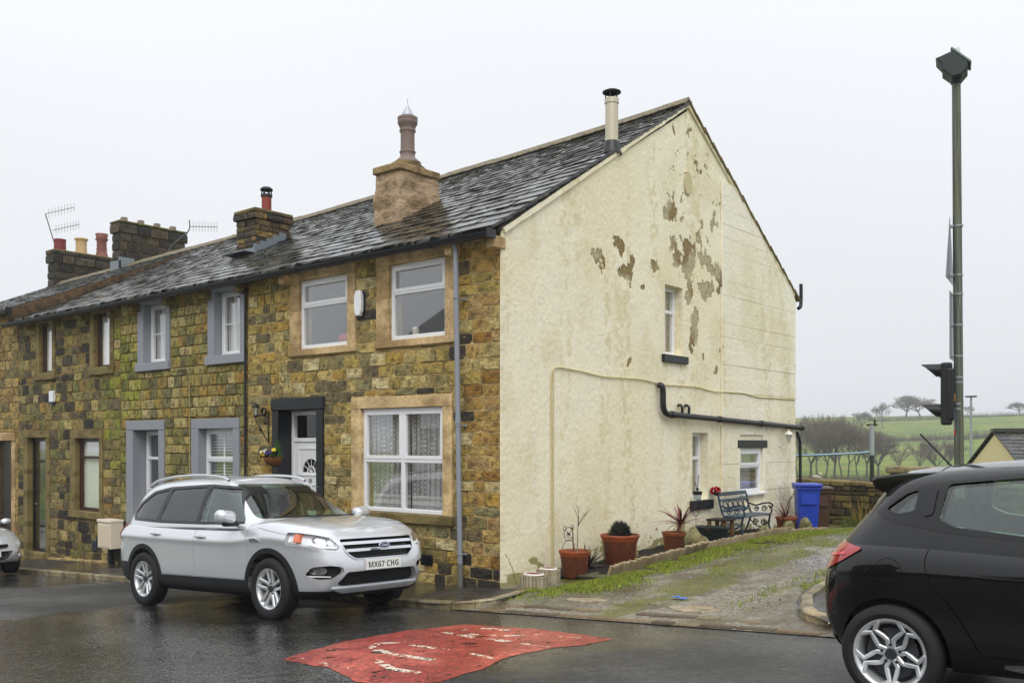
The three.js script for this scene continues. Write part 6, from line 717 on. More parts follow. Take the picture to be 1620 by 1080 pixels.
// ---------------------------------------------------------------- curtains and things behind the glass
const laceMap = tex(512, 1024, (u, v) => { // net with vertical folds of denser thread, sprigs and a flounced hem
  const x = u * 12, y = v * 14, cx = Math.floor(x * 1.6) + 0.5, cy = Math.floor(y * 1.6 + (Math.floor(x * 1.6) % 2) * 0.5) + 0.5, dx = x * 1.6 - cx, dy = y * 1.6 + (Math.floor(x * 1.6) % 2) * 0.5 - cy, rr = Math.hypot(dx, dy), an = Math.atan2(dy, dx);
  const hs = hash2(Math.floor(cx), Math.floor(cy), 3), flower = hs > 0.25 && rr < 0.12 + 0.16 * hs + 0.07 * Math.cos(an * 5 + hs * 6) && rr > 0.06 * hs ? 1 : 0, hem = v < 0.16 ? (Math.sin(v * 90) > -0.2 ? 0.8 : 0.5) : 0, fold = 0.34 + 0.26 * sstep(0.2, 0.9, Math.sin(x * 4.2 + 0.7 * Math.sin(y * 0.5)) * 0.5 + 0.5), a = clamp(Math.max(fold + 0.1 * (vnoise(u * 300, v * 500, 300, 500, 4) - 0.5), flower * 0.85, hem), 0, 1); return [1, 1, 1, a];
});
const laceMat = std({ color: 0xf2f2f0, map: laceMap, transparent: true, side: THREE.DoubleSide, roughness: 0.95 }), blindMat = std({ color: 0xf1f1ee, roughness: 0.9, side: THREE.DoubleSide }), netMat = phy({ color: 0xf4f3f0, roughness: 1, transmission: 0.35, thickness: 0 });
function drape(w, h, n = 48, amp = 0.018, freq = 9) { const g = new THREE.PlaneGeometry(w, h, n, 6), p = g.attributes.position; for (let i = 0; i < p.count; i++) { const x = p.getX(i) / w + 0.5; p.setZ(i, amp * Math.sin(x * freq * 6.283 + 0.5 * Math.sin(p.getY(i) * 2))); } g.computeVertexNormals(); return g; }
function curtain(name, label, w, h, pos, mat, turn = 0, group) { const m = part(scene, name, drape(w, h, 56, 0.016, w * 8), mat, pos); m.rotation.y = turn; return tag(m, label, 'curtain', group); }
curtain('lace_curtain', 'lace curtain with sprigs behind the large ground floor window, beside the door', 0.88, 1.56, [-2.48, 1.73, -0.22], laceMat); curtain('lace_curtain', 'lace curtain with sprigs behind the large ground floor window, beside the downpipe', 0.88, 1.56, [-1.58, 1.73, -0.22], laceMat);
curtain('net_curtain', 'white net behind the grey framed upper window by the drain pipe', 0.72, 1.1, [-6.61, 4.2, -0.25], netMat); curtain('net_curtain', 'white net behind the grey framed upper window over the grey framed door', 0.75, 1.1, [-9.14, 4.2, -0.25], netMat);
curtain('net_curtain', 'white net behind the sooty house ground floor window', 1.02, 1.5, [-11.97, 1.3, -0.17], blindMat); curtain('white_blind', 'white blind in the sooty house upper window above its ground floor window', 0.62, 1.12, [-11.31, 4.2, -0.16], blindMat); curtain('white_blind', 'white blind in the sooty house upper window above its door', 0.6, 1.12, [-14.0, 4.2, -0.16], blindMat);
curtain('net_curtain', 'net curtain behind the low window of the painted blockwork', 0.86, 0.75, [-0.2, 1.44, -7.7], netMat, Math.PI / 2); curtain('net_curtain', 'net curtain in the tall narrow upper gable window', 0.5, 1.1, [-0.3, 4.16, -4.67], netMat, Math.PI / 2); curtain('net_curtain', 'net curtain in the tall narrow lower gable window', 0.5, 1.1, [-0.3, 1.57, -5.63], netMat, Math.PI / 2);
{ const m = part(scene, 'window_blind', Array.from({ length: 26 }, (_, i) => { const g = box(1.05, 0.004, 0.045, 0, 0, 0); g.rotateX(0.5); g.translate(0, -0.7 + i * 0.056, 0); return g; }), std({ color: 0xc9ccca, roughness: 0.6 }), [-6.99, 1.5, -0.27]); tag(m, 'slatted blind behind the grey framed ground floor window', 'blind'); }
tag(part(scene, 'candle', [lathe([[0.05, 0], [0.05, 0.13], [0.04, 0.14], [0, 0.135]], 16)], std({ color: 0xe6dfcf, roughness: 0.6 }), [-1.93, 3.64, -0.22]), 'cream candle on the sill of the upper window by the downpipe', 'candle');
tag(part(scene, 'ornament', [lathe([[0.04, 0], [0.06, 0.05], [0.035, 0.1], [0.02, 0.12]], 14)], std({ color: 0xd8d0c4, roughness: 0.5 }), [-1.25, 3.64, -0.22]), 'small pale vase on the sill of the upper window by the downpipe', 'vase');
tag(part(scene, 'red_bag', (() => { const g = new THREE.SphereGeometry(0.16, 16, 10); g.scale(1.1, 0.55, 0.6); return g; })(), std({ color: 0xa81f25, roughness: 0.7 }), [-3.66, 3.73, -0.3]), 'red soft bag on the sill of the upper window over the front door', 'bag');
tag(part(scene, 'ornament', [lathe([[0.05, 0], [0.07, 0.1], [0.05, 0.16]], 14)], std({ color: 0xdcdcdc, roughness: 0.5 }), [-3.38, 3.64, -0.22]), 'white jar on the sill of the upper window over the front door', 'jar');
for (const [H, fl] of [[-1.65, 1], [-3.87, 1]]) part(H1, 'window_board', box(1.3, 0.03, 0.22, H, 3.622, -0.29, 0.008), M.upvc);

// ---------------------------------------------------------------- things on the front
{ const p = onFront(414, 660), b = thing('wall_lantern', 'black scrolled bracket lantern left of the black door surround', 'lantern', [p.x, p.y, 0.03]), ir = std({ color: 0x121214, roughness: 0.5 });
  part(b, 'bracket', [tube([[0.25, 0.0, 0.02], [0.12, 0.03, 0.06], [0.0, 0.02, 0.1], [0.02, -0.08, 0.1]], 0.011, 24, 6), tube([[0.25, -0.42, 0.02], [0.16, -0.3, 0.05], [0.08, -0.16, 0.08], [0.0, -0.06, 0.1]], 0.011, 24, 6), rod([0.25, 0.1, 0.015], [0.25, -0.45, 0.015], 0.012)], ir); part(b, 'scroll', [new THREE.TorusGeometry(0.06, 0.022, 8, 20).translate(0.17, 0.09, 0.05), new THREE.SphereGeometry(0.03, 8, 6).translate(0.2, -0.1, 0.04), new THREE.SphereGeometry(0.03, 8, 6).translate(0.1, -0.22, 0.07)], ir);
  part(b, 'lamp_glass', lathe([[0.035, -0.0], [0.065, 0.13], [0.06, 0.14]], 6).translate(0, 0.03, 0.1), phy({ color: 0xdfe2dd, transmission: 0.7, roughness: 0.2, thickness: 0 })); part(b, 'lamp_cap', [lathe([[0.085, 0.17], [0.05, 0.21], [0.02, 0.23], [0.012, 0.26], [0, 0.265]], 6).translate(0, 0, 0.1), rod([0, 0, 0.1], [0, 0.03, 0.1], 0.035, 0.04), ...[0, 1, 2, 3, 4, 5].map(i => rod([0.036 * Math.cos(i * 1.047), 0.03, 0.1 + 0.036 * Math.sin(i * 1.047)], [0.068 * Math.cos(i * 1.047), 0.17, 0.1 + 0.068 * Math.sin(i * 1.047)], 0.004, 0.004, 4))], ir); }
{ const p = onFront(421, 722, 0.2), b = thing('hanging_basket', 'coir wall basket of yellow and purple pansies left of the door', 'flower basket', [p.x, p.y, 0.03]), r = rng(61); const g = new THREE.SphereGeometry(0.2, 20, 10, 0, Math.PI, Math.PI / 2, Math.PI / 2); g.scale(1.1, 0.85, 0.9); part(b, 'coir_liner', [g, box(0.44, 0.02, 0.02, 0, 0, 0.0)], std({ color: 0x7a4f26, roughness: 1, side: THREE.DoubleSide, bumpMap: grain, bumpScale: 0.02 })); part(b, 'compost', (() => { const q = new THREE.CircleGeometry(0.2, 18, 0, Math.PI); q.rotateX(Math.PI / 2); q.scale(1.08, 1, 0.88); q.translate(0, -0.01, 0); return q; })(), std({ color: 0x1c130c, roughness: 1, side: THREE.DoubleSide }));
  part(b, 'wire', [tube([[-0.22, 0, 0], [-0.16, 0, 0.13], [0, 0, 0.185], [0.16, 0, 0.13], [0.22, 0, 0]], 0.006, 24, 5), rod([0, 0.02, 0.17], [0.02, 0.32, 0.02], 0.003)], M.blackPlastic);
  const leaf = []; for (let i = 0; i < 70; i++) { const q = new THREE.PlaneGeometry(0.035, 0.06); q.rotateX(range(r, -1.4, 0.2)); q.rotateY(range(r, 0, 6)); q.translate(range(r, -0.22, 0.24), range(r, 0.0, 0.1), range(r, 0.02, 0.2)); leaf.push(q); } for (let i = 0; i < 12; i++) leaf.push(tube([[0.1, 0.05, 0.05], [0.14 + 0.01 * i, 0.12, 0.06], [0.05 + 0.02 * i, 0.2 + 0.012 * i, 0.05 + 0.008 * i]], 0.004, 6, 4)); part(b, 'leaves', leaf, std({ color: 0x35561d, roughness: 0.8, side: THREE.DoubleSide }));
  [[-0.19, 0.05, 0.1, 0], [-0.11, 0.05, 0.17, 0], [-0.02, 0.09, 0.17, 2], [-0.07, 0.08, 0.14, 1], [0.1, 0.08, 0.15, 1], [0.14, 0.11, 0.12, 0], [0.05, 0.07, 0.19, 1], [-0.15, 0.07, 0.15, 2]].forEach(([x, y, z, k]) => { const f = part(b, 'pansy', Array.from({ length: 5 }, (_, i) => { const c = new THREE.CircleGeometry(0.022, 8); c.translate(0.02 * Math.cos(i * 1.257 + 0.3), 0.02 * Math.sin(i * 1.257 + 0.3), 0.002 * i); return c; }), std({ color: [0xe0c52c, 0x3a2266, 0xe9e4d2][k], roughness: 0.8, side: THREE.DoubleSide }), [x, y, z]); f.rotation.set(-0.3, 0.6, 0); }); }
{ const p = onFront(180, 860, 0.12), t = thing('meter_box', 'cream gas meter cabinet standing on a short black leg against the wall', 'meter box', [p.x, slope(p.x), 0.06]); part(t, 'cabinet', box(0.55, 0.56, 0.28, 0, 0.62, 0.14, 0.012), std({ color: 0xe2d4bd, roughness: 0.55 })); part(t, 'lid', box(0.57, 0.06, 0.31, 0, 0.91, 0.145, 0.015), std({ color: 0xe6dac6, roughness: 0.55 })); part(t, 'door_panel', box(0.48, 0.46, 0.012, 0, 0.60, 0.285, 0.006), std({ color: 0xdccdb5, roughness: 0.55 })); part(t, 'leg', [box(0.12, 0.36, 0.1, -0.05, 0.18, 0.1, 0.01)], M.blackPlastic); }
// gable lantern
{ const b = thing('wall_lantern', 'white lantern on a curved arm beside the blockwork window', 'lantern', [0.03, 2.0, -9.05]), w = std({ color: 0xdedbd0, roughness: 0.5 }); part(b, 'arm', [tube([[0, 0.05, 0], [0.04, -0.08, 0.0], [0.12, -0.1, -0.02], [0.18, -0.02, -0.02]], 0.012, 20, 6), box(0.02, 0.16, 0.08, 0.005, 0, 0, 0.006)], w); part(b, 'lamp_glass', lathe([[0.035, 0], [0.075, 0.17], [0.07, 0.18]], 6).translate(0.18, 0.0, -0.02), phy({ color: 0xd5d8d2, transmission: 0.7, roughness: 0.2, thickness: 0 })); part(b, 'lamp_cap', [lathe([[0.1, 0.18], [0.06, 0.23], [0.02, 0.25], [0, 0.3]], 6).translate(0.18, 0, -0.02), ...[0, 1, 2, 3, 4, 5].map(i => rod([0.18 + 0.036 * Math.cos(i * 1.047), 0, -0.02 + 0.036 * Math.sin(i * 1.047)], [0.18 + 0.078 * Math.cos(i * 1.047), 0.18, -0.02 + 0.078 * Math.sin(i * 1.047)], 0.006, 0.006, 4))], w); }

// ---------------------------------------------------------------- pots, planters and ornaments along the gable
const gy = (x, z) => driveY(x, z) - 0.005;
const clay = std({ color: 0xc4683c, roughness: 0.62, bumpMap: scaled(grain, 3), bumpScale: 0.003, map: scaled(mortarMap, 1.2) }), clayPale = std({ color: 0xc87848, roughness: 0.65, map: scaled(mortarMap, 1), bumpMap: grain, bumpScale: 0.003 }), soilM = std({ color: 0x241a12, roughness: 1, bumpMap: scaled(driveBump, 2), bumpScale: 0.02 });
function pot(name, label, x, z, R, H, mat, group) { const t = thing(name, label, 'plant pot', [x, gy(x, z), z], 0, group), b = R * 0.70; part(t, 'pot', lathe([[0.01, 0.0], [b, 0.0], [b + 0.012, 0.02], [R * 0.90, H * 0.80], [R * 0.94, H * 0.81], [R * 0.94, H * 0.86], [R * 0.99, H * 0.90], [R * 1.02, H * 0.96], [R, H], [R * 0.92, H], [R * 0.87, H * 0.9], [R * 0.85, H * 0.86]], 36), mat); part(t, 'soil', new THREE.CircleGeometry(R * 0.88, 24).rotateX(-Math.PI / 2).translate(0, H * 0.88, 0), soilM); return t; }
const leafDark = std({ color: 0x1e2a17, roughness: 0.8, side: THREE.DoubleSide }), leafRed = std({ color: 0x6d2a2c, roughness: 0.6, side: THREE.DoubleSide }), stem = std({ color: 0x6a5238, roughness: 0.9 }), twigM = std({ color: 0x8b7f6c, roughness: 0.9 });
function blade(L, w, lift, out, bendDown) { const n = 6, P = [], I = []; for (let i = 0; i <= n; i++) { const t = i / n, ww = w * (1 - t) * (0.5 + t) * 1.6 + 0.002, x = out * t * L, y = lift * L * t - bendDown * L * t * t; P.push(x, y, -ww / 2, x, y + 0.004, 0, x, y, ww / 2); if (i) { const a = 3 * (i - 1); I.push(a, a + 1, a + 3, a + 1, a + 4, a + 3, a + 1, a + 2, a + 4, a + 2, a + 5, a + 4); } } const g = new THREE.BufferGeometry(); g.setAttribute('position', new THREE.Float32BufferAttribute(P, 3)); g.setIndex(I); g.computeVertexNormals(); return g; }
function spiky(t, y, n, L, w, mat, seed, low = 0.2) { const r = rng(seed), a = []; for (let i = 0; i < n; i++) { const e = range(r, low, 1), g = blade(L * range(r, 0.7, 1.1), w, e, Math.sqrt(Math.max(0.02, 1 - e * e)), range(r, 0, 0.35) * (1.2 - e)); g.rotateY(range(r, 0, 6.283)); g.translate(0, y, 0); a.push(g); } part(t, 'leaves', a, mat); }
function twigs(pts0, seed, n, len) { const r = rng(seed), a = []; for (let i = 0; i < n; i++) { let p = V(...pts0), d = V(range(r, -0.3, 0.3), 1, range(r, -0.3, 0.3)).normalize(), k = range(r, 0.6, 1) * len; const P = [p.toArray()]; for (let s = 0; s < 4; s++) { d.add(V(range(r, -0.35, 0.35), range(r, -0.1, 0.2), range(r, -0.35, 0.35))).normalize(); p = p.clone().addScaledVector(d, k / 4); P.push(p.toArray()); if (s > 0 && r() < 0.8) { const e = d.clone().add(V(range(r, -0.9, 0.9), range(r, -0.2, 0.4), range(r, -0.9, 0.9))).normalize(); a.push(tube([p.toArray(), p.clone().addScaledVector(e, k * 0.18).toArray(), p.clone().addScaledVector(e, k * 0.3).add(V(0, 0.02, 0)).toArray()], 0.003, 5, 4)); } } a.push(tube(P, 0.005, 12, 5)); } return a; }
{ const t = pot('plant_pot', 'terracotta pot with bare twigs and a cane nearest the white log planters', 0.5, -1.0, 0.225, 0.39, clay); part(t, 'cane', rod([0.0, 0.34, 0.02], [-0.02, 0.72, 0.02], 0.009), std({ color: 0x6e4a28, roughness: 0.8 })); part(t, 'twigs', [rod([0.05, 0.34, 0], [0.06, 0.74, 0], 0.009, 0.006), ...twigs([0.06, 0.72, 0], 5, 4, 0.42)], twigM); }
{ const t = pot('plant_pot', 'large terracotta pot holding a dark dwarf conifer', 0.52, -2.15, 0.295, 0.48, clay), r = rng(19), a = []; for (let i = 0; i < 900; i++) { const u = range(r, -1, 1), f = range(r, 0, 6.283), q = Math.sqrt(1 - u * u), d = V(q * Math.cos(f), Math.abs(u) * 0.95 + 0.05, q * Math.sin(f)), k = Math.cbrt(r()) * (0.8 + 0.25 * nz(f * 1.5, u * 2, 3)), g = new THREE.ConeGeometry(0.009, 0.075, 3); g.applyQuaternion(new THREE.Quaternion().setFromUnitVectors(V(0, 1, 0), d.clone().add(V(range(r, -0.5, 0.5), 0.4, range(r, -0.5, 0.5))).normalize())); g.translate(d.x * k * 0.19, 0.44 + d.y * k * 0.26, d.z * k * 0.19); a.push(g); } part(t, 'foliage', a, std({ color: 0x2a2a1e, roughness: 0.9 })); part(t, 'stem', rod([0, 0.4, 0], [0, 0.55, 0], 0.02), stem); }
{ const t = pot('plant_pot', 'terracotta pot with a spiky red cordyline beside the narrow window', 0.5, -3.8, 0.2, 0.32, clayPale); part(t, 'stem', rod([0.06, 0.28, 0], [0.12, 0.48, 0.0], 0.025), std({ color: 0x8c6a55, roughness: 0.9 })); const sub = new THREE.Group(); sub.name = 'rosette'; sub.position.set(0.13, 0.16, 0); t.add(sub); spiky(sub, 0.3, 46, 0.46, 0.032, leafRed, 7, 0.05); }
{ const t = pot('plant_pot', 'square shouldered terracotta pot with red leaves beside the blue bin', 0.62, -8.0, 0.21, 0.30, clayPale); spiky(t, 0.26, 26, 0.42, 0.03, leafRed, 13, 0.05); part(t, 'twigs', twigs([-0.05, 0.26, 0], 9, 7, 0.75), twigM); }
// white log roll planters
function logPlanter(label, x, z, a, b, h) { const t = thing('log_planter', label, 'planter', [x, gy(x, z) - 0.01, z], 0.35), n = 20, r = rng(Math.round(x * 100 + 7)); const wm = [0xe4dfd0, 0xd6cfba, 0xeeeade].map(c => std({ color: c, roughness: 0.8, map: scaled(plankMap, 1.5), bumpMap: grain, bumpScale: 0.004 })); for (let i = 0; i < n; i++) { const f = i / n * 6.283, hh = h + range(r, -0.012, 0.012); const m = part(t, 'log', [rod([0, 0, 0], [0, hh, 0], 0.033, 0.032, 8)], wm[i % 3], [a * Math.cos(f), 0, b * Math.sin(f)]); m.rotation.z = range(r, -0.05, 0.05); }
  const ring = []; for (let i = 0; i <= 30; i++) { const f = i / 30 * 6.283; ring.push([a * 0.82 * Math.cos(f), h + 0.012, b * 0.82 * Math.sin(f)]); } part(t, 'inner_rim', tube(ring, 0.014, 50, 6), std({ color: 0xe9e4dc, roughness: 0.6 })); part(t, 'liner', (() => { const g = new THREE.CylinderGeometry(1, 1, 0.1, 24); g.scale(a * 0.74, 1, b * 0.74); g.translate(0, h - 0.026, 0); return g; })(), std({ color: 0x6a1a16, roughness: 0.9 })); return t; }
logPlanter('white log roll planter at the foot of the cracked render, nearer the street corner', 0.46, -0.12, 0.16, 0.12, 0.19); logPlanter('white log roll planter touching the other one, beside the twig pot', 0.40, -0.52, 0.14, 0.11, 0.2);
// dark strappy plant, slab, wire ornaments, trough
{ const t = thing('strappy_plant', 'low plant with dark purple strap leaves between the two nearer terracotta pots', 'plant', [0.3, gy(0.3, -1.6), -1.6]); spiky(t, 0.05, 40, 0.42, 0.045, std({ color: 0x2a1620, roughness: 0.35, side: THREE.DoubleSide }), 23, 0.12); part(t, 'crown_base', rod([0, -0.02, 0], [0, 0.08, 0], 0.05, 0.03), stem); }
tag(part(scene, 'paving_slab', worldUV(box(0.42, 0.05, 0.5, 0.86, gy(0.86, -1.1) + 0.015, -1.12, 0.01), (x, y, z) => [x, z]), std({ color: 0x6f7a66, map: scaled(mortarMap, 1), roughness: 0.5, bumpMap: grain, bumpScale: 0.004 })), 'greenish paving slab lying beside the twig pot', 'slab');
{ const t = thing('wire_ornament', 'black wire animal outline standing behind the twig pot', 'ornament', [0.16, gy(0.16, -1.32) - 0.1, -1.32]), wm = std({ color: 0x17181a, roughness: 0.5 }), ring = (cy, cz, ry, rz) => { const p = []; for (let i = 0; i <= 24; i++) { const f = i / 24 * 6.283; p.push([0, cy + ry * Math.sin(f), cz + rz * Math.cos(f)]); } return tube(p, 0.005, 48, 5); }; part(t, 'wire_head', [ring(0.68, 0, 0.1, 0.11), ring(0.77, 0.09, 0.035, 0.035), ring(0.77, -0.09, 0.035, 0.035), ring(0.66, 0, 0.035, 0.045)], wm); part(t, 'wire_body', [ring(0.46, 0, 0.13, 0.15), rod([0, 0, 0], [0, 0.34, 0], 0.006)], wm); part(t, 'features', [new THREE.SphereGeometry(0.022, 8, 6).translate(0.005, 0.68, 0), new THREE.SphereGeometry(0.012, 8, 6).translate(0.005, 0.71, 0.04), new THREE.SphereGeometry(0.012, 8, 6).translate(0.005, 0.71, -0.04)], wm); }
{ const t = thing('wire_ornament', 'small wire butterfly on a stalk behind the dark trough', 'ornament', [0.2, gy(0.2, -5.1), -5.1]), wm = std({ color: 0x1a1b1c, roughness: 0.5 }), p = []; for (let i = 0; i <= 20; i++) { const f = i / 20 * 6.283; p.push([0, 0.55 + 0.09 * Math.sin(f), 0.10 * Math.cos(f)]); } part(t, 'wire_wing', [tube(p, 0.007, 40, 5), tube([[0, 0.62, 0], [0, 0.7, -0.04], [0, 0.72, -0.01], [0, 0.66, 0.01]], 0.006, 14, 5)], wm); part(t, 'stalk', rod([0, 0, 0], [0, 0.46, 0], 0.005), wm); }
{ const t = thing('planter_trough', 'dark green plastic trough planter between the ornament and the bench', 'planter', [0.5, gy(0.5, -5.15), -5.15], 0.3), pm = std({ color: 0x15201c, roughness: 0.4 }); const g = extr(roundPoly([[-0.27, -0.15], [0.27, -0.15], [0.27, 0.15], [-0.27, 0.15]], 0.05), 0.26); g.rotateX(-Math.PI / 2); const p = g.attributes.position; for (let i = 0; i < p.count; i++) { const k = 0.8 + 0.2 * p.getY(i) / 0.26; p.setX(i, p.getX(i) * k); p.setZ(i, p.getZ(i) * k); } g.computeVertexNormals(); part(t, 'tub', g, pm); const rg = extr(roundPoly([[-0.3, -0.175], [0.3, -0.175], [0.3, 0.175], [-0.3, 0.175]], 0.05), 0.03, [roundPoly([[-0.25, -0.13], [0.25, -0.13], [0.25, 0.13], [-0.25, 0.13]], 0.04).reverse()], 0.006); rg.rotateX(-Math.PI / 2); rg.translate(0, 0.24, 0); part(t, 'rim', rg, pm); part(t, 'soil', new THREE.PlaneGeometry(0.48, 0.24).rotateX(-Math.PI / 2).translate(0, 0.264, 0), soilM); }
function rock(label, x, z, s, seed, cat = 'stone', name = 'mossy_stone') { const g = new THREE.IcosahedronGeometry(1, 3), p = g.attributes.position; for (let i = 0; i < p.count; i++) { const v = V().fromBufferAttribute(p, i), k = 0.72 + 0.55 * nz(v.x * 1.6 + seed, v.y * 1.6 + v.z * 1.3, seed, 3); p.setXYZ(i, v.x * k * s[0], Math.max(-0.3, v.y) * k * s[1], v.z * k * s[2]); } const m = mergeVertices(bareP(g)); m.computeVertexNormals(); const o = part(scene, name, worldUV(m, (a, b, c) => [a * 2 + c, b * 2 + c]), std({ color: 0x8c8a62, map: scaled(stoneMap, 1), bumpMap: stoneBump, bumpScale: 0.02, roughness: 0.9 }), [x, gy(x, z) + 0.22 * s[1], z]); return tag(o, label, cat); }
function bareP(g) { const n = new THREE.BufferGeometry(); n.setAttribute('position', g.attributes.position.clone()); return n; }
rock('mossy rounded stone squatting right of the cordyline pot', 0.55, -4.45, [0.2, 0.2, 0.18], 3); rock('smaller mossy stone leaning on the rounded one', 0.42, -4.62, [0.12, 0.26, 0.11], 8); rock('pale stone standing by the bench front leg', 0.98, -6.15, [0.09, 0.17, 0.09], 12); rock('stone lump behind the large conifer pot', 0.3, -2.75, [0.17, 0.2, 0.15], 17); rock('lichened stone between the bench and the red leaved pot', 0.95, -7.35, [0.12, 0.2, 0.12], 21); rock('knobbly stone at the foot of the blue bin', 0.85, -8.45, [0.13, 0.24, 0.12], 26);
tag(part(scene, 'timber_offcut', worldUV(box(0.34, 0.05, 0.5, 1.02, gy(1.02, -6.7) + 0.09, -6.7, 0.008), (x, y, z) => [x, z]), std({ color: 0x8d8b66, map: plankMap, roughness: 0.7 })), 'weathered board lying in front of the bench', 'board'); { const m = scene.children[scene.children.length - 1]; m.rotation.set(0.05, 0.3, 0); m.geometry.translate(-1.02, 0, 6.7); m.position.set(1.02, -0.04, -6.7); }
// small table by the bench
{ const t = thing('small_table', 'low dark wooden table tucked beside the bench back', 'table', [0.35, gy(0.35, -5.75), -5.75]), wm = std({ color: 0x3a2a1c, map: plankMap, roughness: 0.6 }), lm = std({ color: 0x9a6a2e, map: plankMap, roughness: 0.7 }); part(t, 'top', box(0.4, 0.035, 0.4, 0, 0.34, 0, 0.008), wm); for (const [x, z] of [[-0.15, -0.15], [0.15, -0.15], [-0.15, 0.15], [0.15, 0.15]]) part(t, 'leg', box(0.06, 0.33, 0.06, x, 0.165, z, 0.008), lm); }
// cast iron bench
{ const t = thing('garden_bench', 'blue slatted garden bench with scrolled cast iron ends against the gable', 'bench', [0.16, gy(0.4, -6.6), -6.6]), ir = std({ color: 0x131a22, roughness: 0.45, metalness: 0.3 }), ib = std({ color: 0x1f3a52, roughness: 0.5, metalness: 0.2 }), sl = std({ color: 0x6f87a3, map: plankMap, roughness: 0.6 }), L = 1.1;
  const end = (z, m) => { const a = [tube([[-0.03, 0.80, z], [0.0, 0.74, z], [0.06, 0.5, z], [0.12, 0.37, z], [0.3, 0.35, z], [0.5, 0.36, z]], 0.018, 40, 6), tube([[0.12, 0.37, z], [0.06, 0.2, z], [0.0, 0.05, z], [-0.04, 0, z]], 0.018, 24, 6), tube([[0.5, 0.36, z], [0.47, 0.2, z], [0.5, 0.08, z], [0.56, 0, z]], 0.018, 24, 6), tube([[0.06, 0.56, z], [0.2, 0.53, z], [0.36, 0.57, z], [0.5, 0.58, z], [0.55, 0.53, z], [0.51, 0.5, z], [0.47, 0.53, z]], 0.017, 40, 6), tube([[0.5, 0.36, z], [0.53, 0.44, z], [0.5, 0.5, z]], 0.016, 12, 6)]; for (const [x, y, q] of [[0.22, 0.455, 0.05], [0.38, 0.465, 0.06], [0.2, 0.2, 0.06], [0.36, 0.2, 0.06]]) { const p = []; for (let i = 0; i <= 22; i++) { const f = i / 22 * 9; p.push([x + q * (1 - i / 30) * Math.cos(f), y + q * (1 - i / 30) * Math.sin(f), z]); } a.push(tube(p, 0.011, 40, 5)); } a.push(tube([[0.06, 0.26, z], [0.28, 0.12, z], [0.5, 0.24, z]], 0.012, 20, 5)); return part(t, 'end_frame', a, m); };
  end(L / 2 + 0.03, ib); end(-L / 2 - 0.03, ir); for (let i = 0; i < 5; i++) part(t, 'seat_slat', box(0.062, 0.028, L + 0.06, 0.17 + i * 0.083, 0.378, 0, 0.008), sl); part(t, 'top_rail', box(0.035, 0.075, L + 0.06, -0.015, 0.775, 0, 0.01), sl); part(t, 'back_slat', box(0.03, 0.05, L + 0.04, 0.03, 0.66, 0, 0.008), sl); part(t, 'back_slat', box(0.03, 0.05, L + 0.04, 0.085, 0.47, 0, 0.008), sl); const sc = []; for (let k = 0; k < 5; k++) { const p = []; for (let i = 0; i <= 22; i++) { const f = i / 22 * 6.283 * 1.3; p.push([0.06 - 0.3 * (0.07 * Math.sin(f)), 0.565 + 0.075 * Math.sin(f), -L / 2 + 0.12 + k * 0.21 + 0.09 * Math.cos(f)]); } sc.push(tube(p, 0.01, 40, 5)); } part(t, 'back_scrolls', sc, ir); }
{ const t = thing('red_flower', 'bright red artificial flower fixed to the bench back corner', 'flower', [0.12, gy(0.4, -6.6) + 0.78, -6.0]), r = rng(77), a = []; for (let i = 0; i < 60; i++) { const c = new THREE.CircleGeometry(0.03, 7); c.rotateX(range(r, 0, 6)); c.rotateY(range(r, 0, 6)); const d = V(range(r, -1, 1), range(r, -0.6, 1), range(r, -1, 1)).normalize().multiplyScalar(0.07); c.translate(d.x * 1.2, d.y + 0.06, d.z * 1.2); a.push(c); } part(t, 'petals', a, std({ color: 0xb4111d, roughness: 0.7, side: THREE.DoubleSide })); part(t, 'calyx', new THREE.SphereGeometry(0.05, 10, 8).translate(0, 0.02, 0), std({ color: 0x1c2a18, roughness: 0.8 })); }
// pot on the narrow window's sill
{ const t = thing('sill_pot', 'small white pot with a dark sprig on the black sill of the lower narrow window', 'plant pot', [0.0, 0.957, -5.52]); part(t, 'pot', lathe([[0.01, 0], [0.06, 0], [0.075, 0.11], [0.07, 0.115], [0.06, 0.1]], 20), std({ color: 0xb9c4be, roughness: 0.5 })); part(t, 'collar', lathe([[0.08, 0.1], [0.09, 0.155], [0.085, 0.16], [0.07, 0.11]], 20), M.blackPlastic); part(t, 'sprig', [tube([[0, 0.12, 0], [0.01, 0.25, 0], [0.0, 0.36, -0.03], [-0.01, 0.46, -0.08]], 0.007, 16, 5), tube([[0, 0.2, 0], [-0.02, 0.3, 0.03], [-0.02, 0.34, 0.03]], 0.006, 10, 5), new THREE.SphereGeometry(0.03, 8, 6).translate(0, 0.2, 0)], leafDark); }
